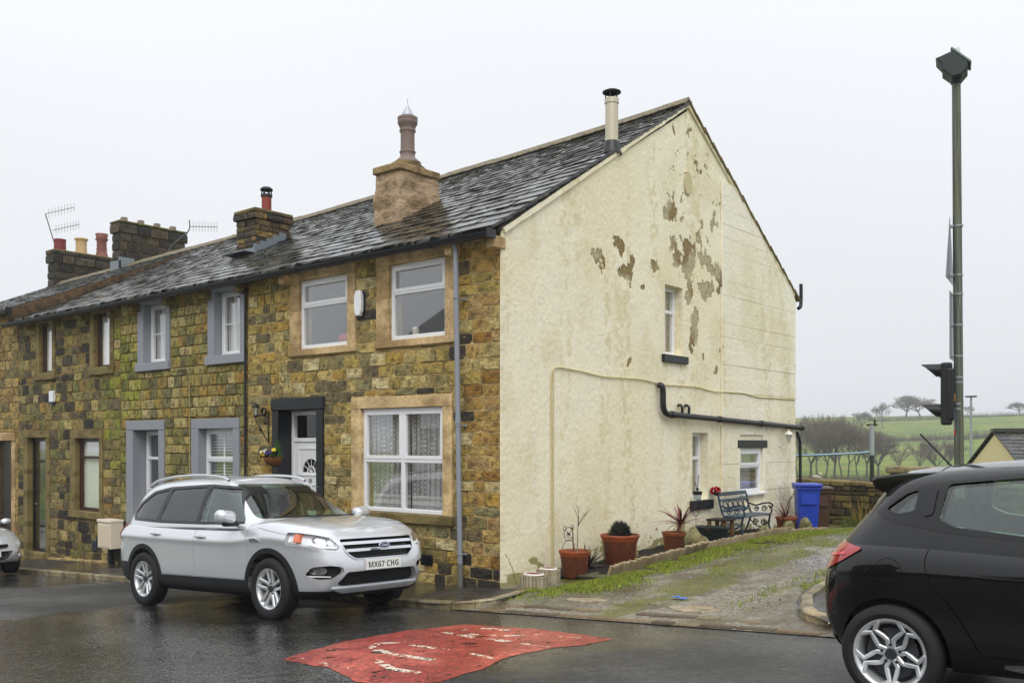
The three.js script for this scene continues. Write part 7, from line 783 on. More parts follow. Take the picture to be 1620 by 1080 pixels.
// wheelie bins
function bin(label, mat, D, px, x, z, turn, k) { const t = thing('wheelie_bin', label, 'bin', [x, gy(x, z), z], turn), H = 0.92 * k, pts = roundPoly([[-0.24, -0.27], [0.24, -0.27], [0.24, 0.27], [-0.24, 0.27]], 0.05), g = extr(pts, H - 0.06); g.rotateX(-Math.PI / 2); const p = g.attributes.position; for (let i = 0; i < p.count; i++) { const f = p.getY(i) / H, s = 0.80 + 0.2 * f; p.setX(i, p.getX(i) * s); p.setZ(i, p.getZ(i) * s - 0.05 * (1 - f)); } g.translate(0, 0.05, 0); g.computeVertexNormals(); part(t, 'bin_body', g, mat); part(t, 'rim', (() => { const q = extr(roundPoly([[-0.265, -0.295], [0.265, -0.295], [0.265, 0.295], [-0.265, 0.295]], 0.05), 0.04, [], 0.006); q.rotateX(-Math.PI / 2); q.translate(0, H - 0.04, 0); return q; })(), mat); const lid = (() => { const q = new RoundedBoxGeometry(0.55, 0.07, 0.64, 3, 0.03); const w = q.attributes.position; for (let i = 0; i < w.count; i++) w.setY(i, w.getY(i) + 0.03 * Math.cos(w.getX(i) * 4) * Math.cos(w.getZ(i) * 3)); q.computeVertexNormals(); q.translate(0, H + 0.03, 0.01); return q; })(); part(t, 'lid', lid, mat); part(t, 'handle', [rod([-0.22, H + 0.02, -0.35], [0.22, H + 0.02, -0.35], 0.016), rod([-0.2, H + 0.02, -0.35], [-0.2, H, -0.27], 0.014), rod([0.2, H + 0.02, -0.35], [0.2, H, -0.27], 0.014)], mat); for (const s of [-1, 1]) part(t, 'wheel', new THREE.CylinderGeometry(0.1, 0.1, 0.05, 20).rotateZ(Math.PI / 2).translate(s * 0.2, 0.1, -0.24), M.blackPlastic); part(t, 'front_panel', [box(0.3, 0.2, 0.012, 0, H * 0.72, 0.255, 0.006)], mat); return t; }
{ const p = atDepth(1277, 842, 19.7), q = atDepth(1291, 840, 20.5); bin('blue wheelie bin standing at the rear corner of the gable', std({ color: 0x1d3fae, roughness: 0.42 }), 0, 0, p.x, p.z, 0.55, 1.0); bin('brown wheelie bin half hidden behind the blue one', std({ color: 0x4a2f20, roughness: 0.5 }), 0, 0, q.x, q.z - 0.15, 0.55, 0.94); }
// flower bed soil and log-roll edging
{ const edge = [[0.62, -0.95], [0.98, -1.15], [0.96, -1.9], [0.98, -2.7], [0.99, -3.6], [1.05, -4.6], [1.12, -5.6], [1.18, -6.4], [1.18, -7.4], [1.14, -8.6]]; const sh = new THREE.ShapeGeometry(shapeOf([[0.01, 0.75], ...edge.map(([x, z]) => [x, -z]), [0.01, 9.0]])); sh.rotateX(-Math.PI / 2); const p0 = sheet(steps([0.005, 1.15, 14]), steps([-9.0, -0.85, 70]), (x, z) => 0), p = p0.attributes.position; for (let i = 0; i < p.count; i++) { const z = p.getZ(i), f = p.getX(i) / 1.15; let ex = 1; for (let k = 1; k < edge.length; k++) if (z <= edge[k - 1][1] && z >= edge[k][1]) ex = lerp(edge[k - 1][0], edge[k][0], (edge[k - 1][1] - z) / (edge[k - 1][1] - edge[k][1])); const x = 0.002 + f * (ex - 0.03); p.setX(i, x); p.setY(i, gy(x, z) + 0.035 + 0.05 * (nz(x * 5, z * 5, 44, 3) - 0.4)); } p0.computeVertexNormals(); worldUV(p0, (x, y, z) => [x, z]); structure('flower_bed', p0, std({ color: 0x2a2118, roughness: 1, map: scaled(mortarMap, 1.5), bumpMap: scaled(driveBump, 1), bumpScale: 0.03 }));
  const lm = [0xf0e4cc, 0xe4d6ba, 0xf4ead6, 0xd8c8a8].map(c => std({ color: c, map: scaled(plankMap, 2), roughness: 0.8, bumpMap: grain, bumpScale: 0.004 })), seg = [['split log edging leaning outwards in front of the conifer pot', 0, 2.0, 0.17, 0.35], ['low split log edging tilted beside the conifer pot', 2.05, 2.7, 0.21, 0.55], ['long split log edging curving along the bed to the bench', 2.78, 5.7, 0.14, 0.15], ['sunken split log edging in front of the bench', 5.75, 7.7, 0.08, 0.1]];
  const cum = [0]; for (let i = 2; i < edge.length; i++) cum.push(cum[i - 2] + Math.hypot(edge[i][0] - edge[i - 1][0], edge[i][1] - edge[i - 1][1])); const at = d => { for (let i = 1; i < cum.length; i++) if (d <= cum[i] || i === cum.length - 1) { const t = (d - cum[i - 1]) / (cum[i] - cum[i - 1]); return [lerp(edge[i][0], edge[i + 1][0], t), lerp(edge[i][1], edge[i + 1][1], t)]; } }; const r = rng(31);
  for (const [label, a, b, h, lean] of seg) { const t = thing('log_edging', label, 'edging', [0, 0, 0], 0, 'log roll edging of the flower bed'); for (let d = a; d < b; d += 0.058) { const [x, z] = at(d), hh = h + range(r, -0.012, 0.012), m = part(t, 'log', [rod([0, -0.08, 0], [0, hh, 0], 0.029, 0.028, 7)], lm[Math.floor(r() * 4)], [x, gy(x, z), z]); m.rotation.z = -lean + range(r, -0.06, 0.06); m.rotation.x = range(r, -0.06, 0.06); } } }
// litter on the road edge
for (const [px, py, D, c, l] of [[1075, 973, 11.2, 0x2f6fd0, 'crumpled blue plastic wrapper on the setts of the drive mouth']]) { const p = atDepth(px, py, D), g = new THREE.PlaneGeometry(0.2, 0.1, 8, 4), q = g.attributes.position; for (let i = 0; i < q.count; i++) q.setZ(i, 0.03 * nz(q.getX(i) * 18, q.getY(i) * 18, 5, 2)); g.rotateX(-Math.PI / 2); g.computeVertexNormals(); tag(part(scene, 'wrapper', g, std({ color: c, roughness: 0.4, side: THREE.DoubleSide }), [p.x, driveY(p.x, p.z) + 0.012, p.z]), l, 'litter'); }

// ---------------------------------------------------------------- traffic signal and lighting column
{ const D = 13, p = atDepth(1519, 720, D), base = islandY(p.x, p.z), t = thing('traffic_signal', 'tall mossy steel column with black traffic signal head, edge on signs and floodlight', 'traffic light', [p.x, base, p.z]), yy = py => 2.009 + (700 - py) / FOCAL * D - base, top = yy(122);
  const mossy = std({ color: 0x6f7a72, roughness: 0.55, metalness: 0.3, map: scaled(stoneMap, 3, 1), bumpMap: scaled(grain, 2), bumpScale: 0.002 }), band = std({ color: 0x9aa0a0, metalness: 0.6, roughness: 0.4 });
  part(t, 'column', [rod([0, 0, 0], [-0.045, top, 0], 0.064, 0.056, 20)], mossy); part(t, 'base_door', box(0.09, 0.4, 0.02, 0, 0.7, 0.07, 0.006), mossy);
  const F = ray(1519, 700).normalize(), L = V(F.z, 0, -F.x); // left and away from the street as this column's fittings point
  const put = (g, l, y, f = 0) => { g.rotateY(Math.atan2(L.z, -L.x)); g.translate(L.x * l + F.x * f, y, L.z * l + F.z * f); return g; };  // local x is to the right
  // signal head, side on: casing, backing, two hoods facing left
  const y0 = yy(672), y1 = yy(573), h = y1 - y0, hx = 0.165; const head = part(t, 'signal_head', [put(box(0.15, h, 0.24, 0, 0, 0, 0.03), hx, (y0 + y1) / 2), put(box(0.11, h * 0.84, 0.26, 0.045, 0, 0, 0.03), hx, (y0 + y1) / 2 - 0.01)], M.blackPlastic);
  for (const py of [588, 652]) { const g = new THREE.CylinderGeometry(0.105, 0.105, 0.26, 24, 1, true, 0, Math.PI * 1.5), q = g.attributes.position; g.rotateY(-Math.PI * 0.75); g.rotateZ(Math.PI / 2); for (let i = 0; i < q.count; i++) if (q.getX(i) < 0) { const v = q.getY(i); q.setX(i, -0.13 + 0.2 * clamp((0.105 - v) / 0.21, 0, 1)); } g.computeVertexNormals(); g.scale(1, 0.85, 1); part(head, 'hood', put(g, hx + 0.2, yy(py) + 0.03), std({ color: 0x101114, roughness: 0.5, side: THREE.DoubleSide })); part(head, 'lens', put(new THREE.CylinderGeometry(0.095, 0.095, 0.02, 20).rotateZ(Math.PI / 2), hx + 0.08, yy(py) + 0.02), std({ color: 0x241414, roughness: 0.2 })); }
  part(t, 'signal_bracket', [put(box(0.1, 0.03, 0.05, 0, 0, 0, 0.006), 0.07, yy(598)), put(box(0.1, 0.03, 0.05, 0, 0, 0, 0.006), 0.07, yy(650))], band); part(t, 'strap', [yy(598), yy(606), yy(640), yy(648)].map(y => rod([-0.02, y, 0], [-0.02, y + 0.025, 0], 0.066, 0.066, 18)), band);
  part(t, 'warning_tag', [put(box(0.02, 0.1, 0.05, 0, 0, 0, 0.004), 0.066, yy(629), -0.03)], std({ color: 0xc98a14, roughness: 0.6 })); part(t, 'sticker', [put(box(0.016, 0.34, 0.05, 0, 0, 0, 0.004), 0.064, yy(668), -0.03)], std({ color: 0x6a6a7a, roughness: 0.6 })); part(t, 'sticker', [put(box(0.018, 0.08, 0.052, 0, 0, 0, 0.004), 0.063, yy(684), -0.03)], std({ color: 0xb02a2c, roughness: 0.5 }));
  // signs seen on edge
  const tri = (() => { const s = yy(338) - yy(444), g = extr(roundPoly([[-s * 0.5, 0], [s * 0.5, 0], [0, s]], 0.06), 0.006); g.translate(0, 0, -0.003); g.rotateY(Math.PI / 2 - 0.1); return g; })(); const tb = put(tri, 0.125, yy(444)); tb.translate(0, 0, 0); part(t, 'triangular_sign', tb, std({ color: 0x8d939b, roughness: 0.45, metalness: 0.4 }));
  part(t, 'plate_sign', [put((() => { const g = box(0.5, yy(462) - yy(568), 0.006, 0, 0, 0); g.rotateY(Math.PI / 2 - 0.08); return g; })(), 0.105, (yy(462) + yy(568)) / 2)], std({ color: 0x9aa0a8, roughness: 0.45, metalness: 0.4 })); for (const py of [357, 435, 465, 514, 563]) part(t, 'sign_bracket', [put(box(0.075, 0.045, 0.05, 0, 0, 0, 0.008), py === 435 ? 0.09 : 0.075, yy(py)), rod([-0.022, yy(py) - 0.012, 0], [-0.022, yy(py) + 0.012, 0], 0.066, 0.066, 18)], band);
  // floodlight box at the top, tilted, lid and cell on its back
  const fl = (() => { const g = extr([[-0.27, 0.13], [-0.06, 0.20], [0.13, 0.02], [0.13, -0.06], [0.05, -0.15], [-0.06, -0.16], [-0.19, -0.04], [-0.19, 0.03]], 0.34, [], 0.015); g.translate(0, 0, -0.17); return g; })(); const lp = part(t, 'lamp_head', put(fl, 0.03, top + 0.12), std({ color: 0x2b3532, roughness: 0.6 })); part(lp, 'lamp_lid', put((() => { const g = box(0.34, 0.03, 0.36, 0, 0, 0, 0.01); g.rotateZ(-0.76); g.translate(0.045, 0.13, 0); return g; })(), 0.03, top + 0.12), std({ color: 0x6f8078, roughness: 0.5 })); part(lp, 'photocell', put(new THREE.CylinderGeometry(0.035, 0.04, 0.09, 14).translate(-0.0, 0.24, 0), 0.03, top + 0.12), std({ color: 0xd9dadb, roughness: 0.4 })); part(lp, 'spigot', [rod([-0.045, top - 0.08, 0], [-0.045, top + 0.02, 0], 0.07, 0.08, 18)], std({ color: 0x2b3532, roughness: 0.6 })); }
// ---------------------------------------------------------------- aerials
function aerial(label, at, mast, arms) { const t = thing('tv_aerial', label, 'aerial', at), am = std({ color: 0x6c6f74, metalness: 0.7, roughness: 0.4 }); part(t, 'mast', [tube(mast, 0.022, 24, 6, mast.length > 2)], am); for (const [o, d, n, L] of arms) { const D = V(...d).normalize(), a = [rod(o, V(...o).addScaledVector(D, L).toArray(), 0.012, 0.012, 6)], u = V(0, 1, 0); for (let i = 0; i < n; i++) { const c = V(...o).addScaledVector(D, L * (0.12 + 0.88 * i / (n - 1))), h = 0.16; a.push(rod(c.clone().addScaledVector(u, -h).toArray(), c.clone().addScaledVector(u, h).toArray(), 0.006, 0.006, 5)); } part(t, 'antenna_rods', a, am); } return t; }
{ const dir = [COS, 0.22, -SIN]; const p = atDepth(90, 382, 33.5), q = atDepth(71, 338, 33.5); const rel = (a) => [a.x - p.x, a.y - p.y, a.z - p.z]; aerial('leaning mast with two comb aerials on the end chimney', p.toArray(), [[0, -0.4, 0], rel(q)], [[rel(q), dir, 9, 1.05], [rel(atDepth(83, 364, 33.5)), dir, 9, 0.95]]); const a = atDepth(268, 394, 29.5), b = atDepth(299, 363, 29.5), e = atDepth(299, 348, 29.5), rl = (v) => [v.x - a.x, v.y - a.y, v.z - a.z]; aerial('single comb aerial on a bent arm behind the roof ridge', a.toArray(), [[0, -0.9, 0], [0, 0, 0], rl(b).map((v, i) => v * 0.6), rl(b), rl(e)], [[rl(atDepth(300, 358, 29.5)), [COS, -0.02, -SIN], 9, 0.85]]); }
// ---------------------------------------------------------------- back wall, garden things, trees, far buildings
{ const x0 = -4, x1 = 7.5, Z = -12.3, t = thing('dry_stone_wall', 'mossy dry stone wall across the far end of the drive', 'wall', [0, 0, Z]); const core = part(t, 'wall_core', worldUV(box2(x0, x1, -0.5, 0.98, -0.4, -0.03), (x, y) => [x, y]), std({ color: 0x2a251b, roughness: 1 })); layStones(core, { seed: 71, x0, x1, y0: -0.2, y1: 0.99, h: [0.09, 0.17], w: [0.16, 0.42], joint: 0.02, proud: [0.0, 0.04], openings: [], pal: 'dry' }); const r = rng(5); let x = x0; while (x < x1) { const L = range(r, 0.35, 0.7); part(t, 'coping_stone', worldUV(box(L - 0.02, range(r, 0.1, 0.16), 0.5, x + L / 2, 1.04, -0.2, 0.04), (a, b, c) => [a + c, b + c]), M.mossyStone).rotation.z = range(r, -0.03, 0.03); x += L; } }
{ const p = atDepth(1408, 742, 21.5), t = thing('garden_wall', 'higher stone wall with long pale coping behind the black car', 'wall', [p.x, 0, p.z], 0.12), len = 11, top = p.y - 0.02; const core = part(t, 'wall_core', worldUV(box2(0, len, -0.6, top - 0.08, -0.45, -0.03), (x, y) => [x, y]), std({ color: 0x2f2a1e, roughness: 1 })); layStones(core, { seed: 72, x0: 0, x1: len, y0: -0.3, y1: top - 0.1, h: [0.12, 0.2], w: [0.2, 0.5], joint: 0.02, proud: [0, 0.035], openings: [], pal: 'dry', most: 200 }); const r = rng(6); let x = -0.1; while (x < len) { const L = range(r, 0.8, 1.5); part(t, 'coping_stone', worldUV(box(L - 0.02, 0.16, 0.55, x + L / 2, top + 0.01 + x * 0.02, -0.22, 0.05), (a, b, c) => [a + c, b + c]), std({ color: 0xa09a7c, map: scaled(stoneMap, 0.8), bumpMap: scaled(grain, 2), bumpScale: 0.01, roughness: 0.8 })); x += L; } }
{ const p = atDepth(1325, 752, 24), t = thing('stone_ornament', 'small white stone bird on the wall coping', 'ornament', [p.x, 1.1, -12.5]); part(t, 'figure', [(() => { const g = new THREE.SphereGeometry(0.13, 14, 10); g.scale(1.5, 0.75, 0.8); g.translate(0, 0.1, 0); return g; })(), new THREE.SphereGeometry(0.07, 12, 8).translate(0.14, 0.22, 0), new THREE.ConeGeometry(0.03, 0.1, 8).rotateZ(-1.57).translate(0.24, 0.21, 0)], std({ color: 0xb4b0a4, roughness: 0.8 })); t.scale.setScalar(0.62); part(t, 'plinth', box(0.5, 0.04, 0.2, 0, 0.01, 0, 0.01), std({ color: 0xc2beb2, roughness: 0.8 })); }
{ const p = atDepth(1380, 757, 27), q = atDepth(1380, 672, 27), t = thing('washing_line_post', 'pale post with dark foot and hook in the garden beyond the wall', 'post', [p.x, groundY(p.x, p.z), p.z]), h = q.y - groundY(p.x, p.z), m = 2.0 - groundY(p.x, p.z) - 0.35; part(t, 'post_foot', rod([0, 0, 0], [0, m, 0], 0.06, 0.06, 10), std({ color: 0x2a2c22, roughness: 0.7 })); part(t, 'post', rod([0, m, 0], [0, h, 0], 0.065, 0.065, 10), std({ color: 0x9aa0a2, roughness: 0.6 })); part(t, 'hook', [box(0.3, 0.06, 0.06, 0, h, 0, 0.01), box(0.05, 0.2, 0.05, 0.08, h + 0.06, 0, 0.01)], std({ color: 0x3a362e, roughness: 0.7 })); const a = atDepth(1262, 719, 25), b = atDepth(1376, 715, 27), l = part(scene, 'blue_netting_strip', (() => { const n = 24, P = [], I = []; for (let i = 0; i <= n; i++) { const f = i / n, x = lerp(a.x - 2, b.x, f), y = lerp(a.y, b.y, f) - 0.25 * f * (1 - f), z = lerp(a.z, b.z, f); P.push(x, y - 0.035, z, x, y + 0.035, z, x, y, z + 0.03); if (i) { const k = 3 * (i - 1); I.push(k, k + 3, k + 1, k + 1, k + 3, k + 4, k + 1, k + 4, k + 2, k + 2, k + 4, k + 5, k + 2, k + 5, k, k, k + 5, k + 3); } } const g = new THREE.BufferGeometry(); g.setAttribute('position', new THREE.Float32BufferAttribute(P, 3)); g.setIndex(I); g.computeVertexNormals(); return g; })(), std({ color: 0x9db4c8, roughness: 0.8, side: THREE.DoubleSide })); tag(l, 'pale blue strip strung from the house to the post', 'netting'); }
{ const p = atDepth(1537, 730, 62), gy2 = groundY(p.x, p.z), t = thing('street_lamp', 'distant slim grey lamp column in the valley', 'street lamp', [p.x, gy2, p.z]), h = 2 + 72 / FOCAL * 62 - gy2; part(t, 'column', rod([0, 0, 0], [0, h, 0], 0.09, 0.07, 10), std({ color: 0x8d9396, roughness: 0.5 })); part(t, 'lamp_head', [box(0.7, 0.12, 0.25, 0, h + 0.05, 0, 0.04)], std({ color: 0x4d5254, roughness: 0.5 })); }
// bare trees
const bark = std({ color: 0x554c42, roughness: 0.95 }), twig = std({ color: 0x74695c, roughness: 0.95 });
function treeGeo(seed, o) { const r = rng(seed), T = [], C = []; const seg = (a, b, r0, r1, list, n) => { const g = new THREE.CylinderGeometry(r1, r0, a.distanceTo(b) * 1.03, n, 1, true); g.deleteAttribute('uv'); g.applyQuaternion(new THREE.Quaternion().setFromUnitVectors(V(0, 1, 0), b.clone().sub(a).normalize())); g.translate((a.x + b.x) / 2, (a.y + b.y) / 2, (a.z + b.z) / 2); list.push(g); };
  const grow = (p, d, L, R, depth) => { let q = p.clone(), dir = d.clone(); const n = depth < 2 ? 3 : 2; for (let i = 0; i < n; i++) { const b = q.clone().addScaledVector(dir, L / n); seg(q, b, R * (1 - 0.35 * i / n), R * (1 - 0.35 * (i + 1) / n), depth < 3 ? T : C, depth < 2 ? 7 : depth < 4 ? 4 : 3); q = b; dir.add(V(range(r, -0.16, 0.16), depth > 2 ? o.droop : 0.06, range(r, -0.16, 0.16))).normalize(); if (depth > 0 && depth < o.depth && i < n - 1 && r() < 0.7) branch(q, dir, L * 0.7, R * 0.55, depth + 1); } if (depth >= o.depth) return; const k = depth === 0 ? o.fork : r() < 0.5 ? 3 : 2; for (let i = 0; i < k; i++) branch(q, dir, L * range(r, 0.62, 0.85), R * 0.62, depth + 1); };
  const branch = (p, d, L, R, depth) => { const s = depth === 1 ? o.spread : 0.62, a = range(r, 0, 6.283), side = V(Math.cos(a), 0, Math.sin(a)), nd = d.clone().addScaledVector(side, s * range(r, 0.5, 1.15)).normalize(); grow(p, nd, L, Math.max(R, 0.012), depth); };
  grow(V(0, -0.3, 0), V(range(r, -0.06, 0.06), 1, range(r, -0.06, 0.06)).normalize(), o.trunk, o.r, 0); return [mergeGeometries(T.map(g => g.toNonIndexed())), mergeGeometries(C.map(g => g.toNonIndexed()))]; }
const kinds = [treeGeo(101, { depth: 7, trunk: 3.2, r: 0.24, fork: 4, spread: 0.7, droop: 0.03 }), treeGeo(102, { depth: 7, trunk: 1.7, r: 0.17, fork: 5, spread: 1.0, droop: -0.02 }), treeGeo(103, { depth: 7, trunk: 3.6, r: 0.2, fork: 3, spread: 0.55, droop: 0.08 }), treeGeo(104, { depth: 5, trunk: 2.0, r: 0.12, fork: 4, spread: 0.6, droop: 0.06 })];
const kindH = kinds.map(([a, b]) => { b.computeBoundingBox(); return b.boundingBox.max.y; });
function bareTree(label, px, pyTop, D, k, turn, group = 'bare trees on the hillside', wide = 1) { const p = atDepth(px, pyTop, D), g = groundY(p.x, p.z), t = thing('bare_tree', label, 'tree', [p.x, g - 0.1, p.z], turn, group); part(t, 'trunk', kinds[k][0], bark); part(t, 'crown', kinds[k][1], twig); const s = (p.y - g) / kindH[k]; t.scale.set(s * wide, s, s * wide); return t; }
const nearRow = 'bare tree in the row on the valley floor behind the stone wall';
[[1262, 662, 150, 2, 0.3], [1283, 656, 140, 0, 1.1], [1306, 650, 135, 2, 2.2], [1320, 653, 140, 0, 3.3], [1343, 656, 145, 2, 4.1], [1358, 664, 140, 2, 5.2], [1293, 650, 155, 2, 4.6], [1332, 652, 158, 2, 5.9], [1372, 668, 150, 0, 0.9], [1390, 676, 155, 1, 2.7], [1455, 694, 150, 3, 1.3], [1425, 700, 150, 3, 1.9], [1485, 690, 160, 1, 3.6], [1500, 692, 165, 0, 0.5]].forEach(a => bareTree(nearRow, ...a, 'bare trees in the valley row'));
bareTree('tall thin bare tree standing alone against the sky left of the rounded pair', 1397, 634, 330, 2, 0.5); bareTree('small bare tree peeping over the wooded row', 1362, 648, 330, 1, 1.5); bareTree('broad rounded bare tree of the hilltop pair, the one nearer the wooded row', 1434, 621, 400, 1, 2.2, undefined, 1.5); bareTree('broad rounded bare tree of the hilltop pair, the one nearer the signal', 1456, 625, 405, 1, 4.4, undefined, 1.5); bareTree('slender bare tree on the crest beside the rounded pair', 1475, 631, 410, 0, 3.0); bareTree('small bare tree on the crest behind the lamp column', 1531, 640, 415, 1, 1.2); bareTree('bushy bare tree on the crest above the distant roof', 1614, 634, 400, 1, 5.0, undefined, 1.6); bareTree('low bare tree on the crest by the field corner', 1592, 652, 400, 3, 0.2);
// hedges and scrub: thickets of short twigs, each one mass
function thicket(name, label, pts, D, h, n, seed, hex, cat = 'hedge') { const r = rng(seed), tw = []; for (let i = 0; i < n; i++) { const f = r() * (pts.length - 1), k = Math.floor(f), px = lerp(pts[k][0], pts[k + 1][0], f - k), DD = lerp(pts[k][1], pts[k + 1][1], f - k) + range(r, -D, D), p = atDepth(px, 700, DD), g = groundY(p.x, p.z), L = h * range(r, 0.5, 1.15), lean = V(range(r, -0.5, 0.5), 1, range(r, -0.5, 0.5)).normalize(); const c = new THREE.ConeGeometry(0.012 * h + 0.01, L, 3, 1, true); c.applyQuaternion(new THREE.Quaternion().setFromUnitVectors(V(0, 1, 0), lean)); c.translate(p.x + lean.x * L / 2, g + lean.y * L / 2 - 0.05, p.z + lean.z * L / 2); tw.push(c); } const m = part(scene, name, tw, std({ color: hex, roughness: 1, side: THREE.DoubleSide })); return tag(m, label, cat, null, 'stuff'); }
thicket('hedgerow', 'dark hedgerow across the middle of the far field', [[1240, 285], [1400, 275], [1540, 270], [1640, 275]], 3, 2.6, 2600, 5, 0x4a4238); thicket('hedgerow', 'thin hedge below the crest of the hill', [[1380, 372], [1500, 365], [1640, 372]], 3, 2.2, 1800, 6, 0x55523e); thicket('scrub', 'brown scrub on the valley floor', [[1240, 120], [1400, 112], [1620, 120]], 16, 1.8, 2600, 7, 0x5a4f3c, 'scrub');
thicket('willow_shrub', 'orange stemmed shrub behind the garden wall', [[1405, 40], [1437, 41]], 0.8, 1.9, 420, 9, 0x9a6a2a, 'shrub'); thicket('bramble_patch', 'dull green bramble below the dry stone wall', [[1335, 21.6], [1390, 21.8]], 0.2, 0.5, 260, 10, 0x5f6a22, 'bramble'); thicket('stems', 'yellow dead stems against the dry stone wall', [[1360, 21.8], [1372, 21.8]], 0.1, 0.9, 26, 11, 0xa08838, 'plant');
// the roof of a lower building on the right, beyond the wall
{ const D = 34, a = atDepth(1574, 682, D), t = thing('low_building', 'low cream gabled outbuilding with grey slate roof beyond the wall', 'building', [a.x, 0, a.z], 0.62), g0 = groundY(a.x, a.z), top = a.y; const gs = extr([[-3, g0 - top], [3, g0 - top], [3, -1.65], [0, 0], [-3, -1.65]], 8); gs.rotateY(Math.PI / 2); gs.translate(0, top - 0.12, 0); part(t, 'wall', gs, std({ color: 0xecd8a8, roughness: 0.9, bumpMap: grain, bumpScale: 0.01 })); const rf = new THREE.Group(); rf.name = 'roof'; t.add(rf); const r = rng(8); for (let j = 0; j < 14; j++) { const s = j / 14; let x = -0.1; while (x < 8) { const w = range(r, 0.35, 0.7); for (const q of [1, -1]) { const m = part(rf, 'slate', slateShapes[Math.floor(r() * 6)], slateMats[Math.floor(r() * 4)], [x + w / 2, top - 1.72 * (1 - s) + 0.02, q * 3.1 * (1 - s)]); m.rotation.set(q * 0.5 - 0.06 * q, q > 0 ? 0 : Math.PI, 0); if (q < 0) m.rotation.set(-(0.5 - 0.06), Math.PI, 0); m.scale.set(w - 0.01, 0.03, 0.42); } x += w; } } part(rf, 'ridge', box(8.2, 0.1, 0.3, 4, top + 0.06, 0, 0.03), slateMats[2]); }
// across the street, seen only in the window glass: a terrace end and two trees
{ const t = thing('opposite_terrace', 'dark stone terrace across the street mirrored in the upper windows', 'house', [-6.5, 0, 17]), wm = std({ color: 0x7c6c48, map: scaled(stoneMap, 0.6), bumpMap: scaled(stoneBump, 0.8), bumpScale: 0.03, roughness: 0.9 }); part(t, 'wall', worldUV(extr([[0, -2], [8, -2], [8, 6.0], [4, 8.4], [0, 6.0]], 14).rotateY(-Math.PI / 2), (x, y, z) => [x + z, y]), wm); for (const s of [0, 1]) { const q = s ? quadSlab(V(0.2, 8.5, 4), V(-14.2, 8.5, 4), V(-14.2, 5.9, 8.3), V(0.2, 5.9, 8.3), 0.12) : quadSlab(V(-14.2, 8.5, 4), V(0.2, 8.5, 4), V(0.2, 5.9, -0.3), V(-14.2, 5.9, -0.3), 0.12); part(t, 'roof', q, slateMats[1]); } for (let i = 0; i < 4; i++) part(t, 'window', [box(1.1, 1.3, 0.08, -1.8 - i * 3.4, 3.2, -0.02, 0.01), box(1.1, 1.4, 0.08, -1.8 - i * 3.4, 0.6, -0.02, 0.01)], M.upvc); }
for (const [x, z, k, s, tn, l] of [[9.5, 24, 0, 1.1, 0.4, 'bare tree across the street behind the viewer'], [3.5, 27, 1, 1.2, 2.0, 'spreading bare tree across the street']]) { const t = thing('bare_tree', l, 'tree', [x, groundY(x, z), z], tn); part(t, 'trunk', kinds[k][0], bark); part(t, 'crown', kinds[k][1], twig); t.scale.setScalar(s); }

{ const t = thing('added_roadside_wall', 'unseen stone wall added along the opposite pavement to darken the reflection in the black car', 'wall', [0, 0, 13.2]), wm = std({ color: 0x6a5d42, map: scaled(stoneMap, 0.6), bumpMap: scaled(stoneBump, 0.8), bumpScale: 0.03, roughness: 0.9 }); for (let i = 0; i < 12; i++) { const x = -4 + i * 3; part(t, 'wall_bay', worldUV(box2(x, x + 2.99, slope(x) - 0.4, slope(x + 1.5) + 1.05, 0, 0.4), (a, b) => [a, b]), wm); part(t, 'coping_stone', box2(x, x + 2.98, slope(x + 1.5) + 1.05, slope(x + 1.5) + 1.19, -0.05, 0.45, 0.03), M.mossyStone); } }  // unseen wall, added low so the black car's lower flank mirrors something dark
// loose stones on the drive (uncountable)
{ const r = rng(95), n = 5000, g = new THREE.IcosahedronGeometry(1, 0), im = new THREE.InstancedMesh(g, std({ color: 0xffffff, roughness: 0.55, map: grain }), n), M4 = new THREE.Matrix4(), q = new THREE.Quaternion(), col = new THREE.Color(); for (let i = 0; i < n; i++) { const z = range(r, -11, 0.9), x = range(r, 1.1, 4.0), s = 0.005 + 0.014 * Math.pow(r(), 4); q.setFromEuler(new THREE.Euler(r() * 6, r() * 6, r() * 6)); M4.compose(V(x, driveY(x, z) - 0.03 * tracks(x, z) * sstep(0.6, -0.6, z) + 0.002, z), q, V(s, s * 0.6, s * 0.8)); im.setMatrixAt(i, M4); const k = range(r, 0.2, 0.45); col.setRGB(k, k * 0.95, k * 0.86); im.setColorAt(i, col); } im.name = 'drive_gravel'; im.userData = { kind: 'stuff', label: 'loose grey gravel on the side drive', category: 'gravel' }; im.castShadow = im.receiveShadow = true; scene.add(im); }
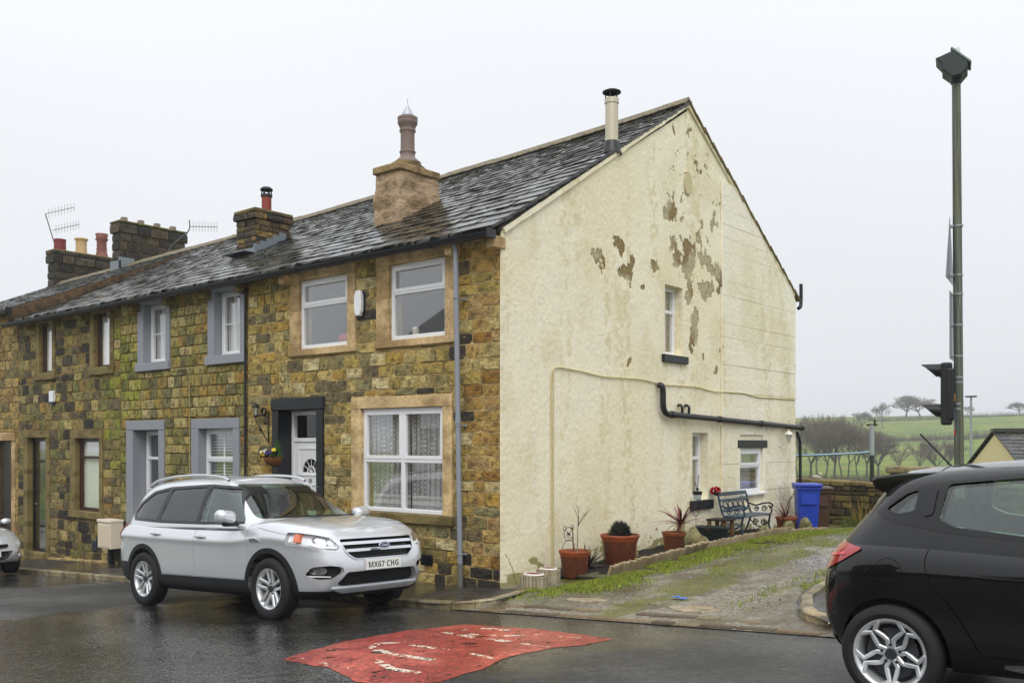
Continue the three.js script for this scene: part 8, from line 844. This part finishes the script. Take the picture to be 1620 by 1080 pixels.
// ---------------------------------------------------------------- grass and moss (uncountable)
{ const r = rng(90), n = 60000, g = new THREE.BufferGeometry(); g.setAttribute('position', new THREE.Float32BufferAttribute([-0.5, 0, 0, 0.5, 0, 0, -0.3, 0.55, 0.12, 0.3, 0.55, 0.12, 0.0, 1, 0.42], 3)); g.setIndex([0, 1, 2, 1, 3, 2, 2, 3, 4]); g.computeVertexNormals();
  const spots = []; const edgeX = pw([[0, 0.75], [1, 1.05], [2, 1.02], [4, 1.04], [5.6, 1.18], [7.4, 1.22], [9, 1.2]]); let guard = 0;
  while (spots.length < n && guard++ < 400000) { const z = range(r, -12, 0.75), a = -z, clump = nz(0, 0, 1); let x, p = 0; const u = r(); if (u < 0.62) { x = edgeX(Math.max(a, 0)) + Math.abs(range(r, -1, 1) * range(r, 0, 1)) * (a < 1 ? 0.9 : 0.75) - (z > 0 ? 0.3 : 0); p = z > 0.35 ? 0.25 : 1; } else if (u < 0.85) { x = 2.45 + 0.03 * z + range(r, -0.45, 0.45); p = z < -1.6 ? 0.3 : 0.0; } else { x = 4.03 - Math.abs(range(r, 0, 1) * range(r, 0, 0.6)); p = z < 0.2 ? 0.9 : 0; } const m = nz(x * 2.6, z * 2.2, 91, 3); if (r() > p || m < (u < 0.62 ? 0.36 : 0.52)) continue; spots.push([x, z, m]); }
  const u2 = (x, z) => Math.abs(x - 2.45 - 0.03 * z) < 0.5 && z < -1; const im = new THREE.InstancedMesh(g, std({ color: 0xffffff, roughness: 0.85, side: THREE.DoubleSide }), spots.length), M4 = new THREE.Matrix4(), q = new THREE.Quaternion(), col = new THREE.Color(); spots.forEach(([x, z, m], i) => { const h = range(r, 0.02, 0.06) * (0.6 + 1.2 * (m - 0.3)); q.setFromEuler(new THREE.Euler(range(r, -0.5, 0.5), range(r, 0, 6.283), 0)); const low = u2(x, z) ? 0.45 : 1; M4.compose(V(x, driveY(x, z) - 0.004, z), q, V(range(r, 0.008, 0.016), h * low, h * low)); im.setMatrixAt(i, M4); const t = r(); col.setRGB(lerp(0.10, 0.32, t), lerp(0.17, 0.35, t), lerp(0.012, 0.03, t)); if (r() < 0.06) col.setRGB(0.3, 0.25, 0.1); im.setColorAt(i, col); }); im.name = 'verge_grass'; im.userData = { kind: 'stuff', label: 'mossy yellow green grass along the drive and bed edging', category: 'grass' }; im.castShadow = im.receiveShadow = true; scene.add(im); }
renderer.render(scene, camera);
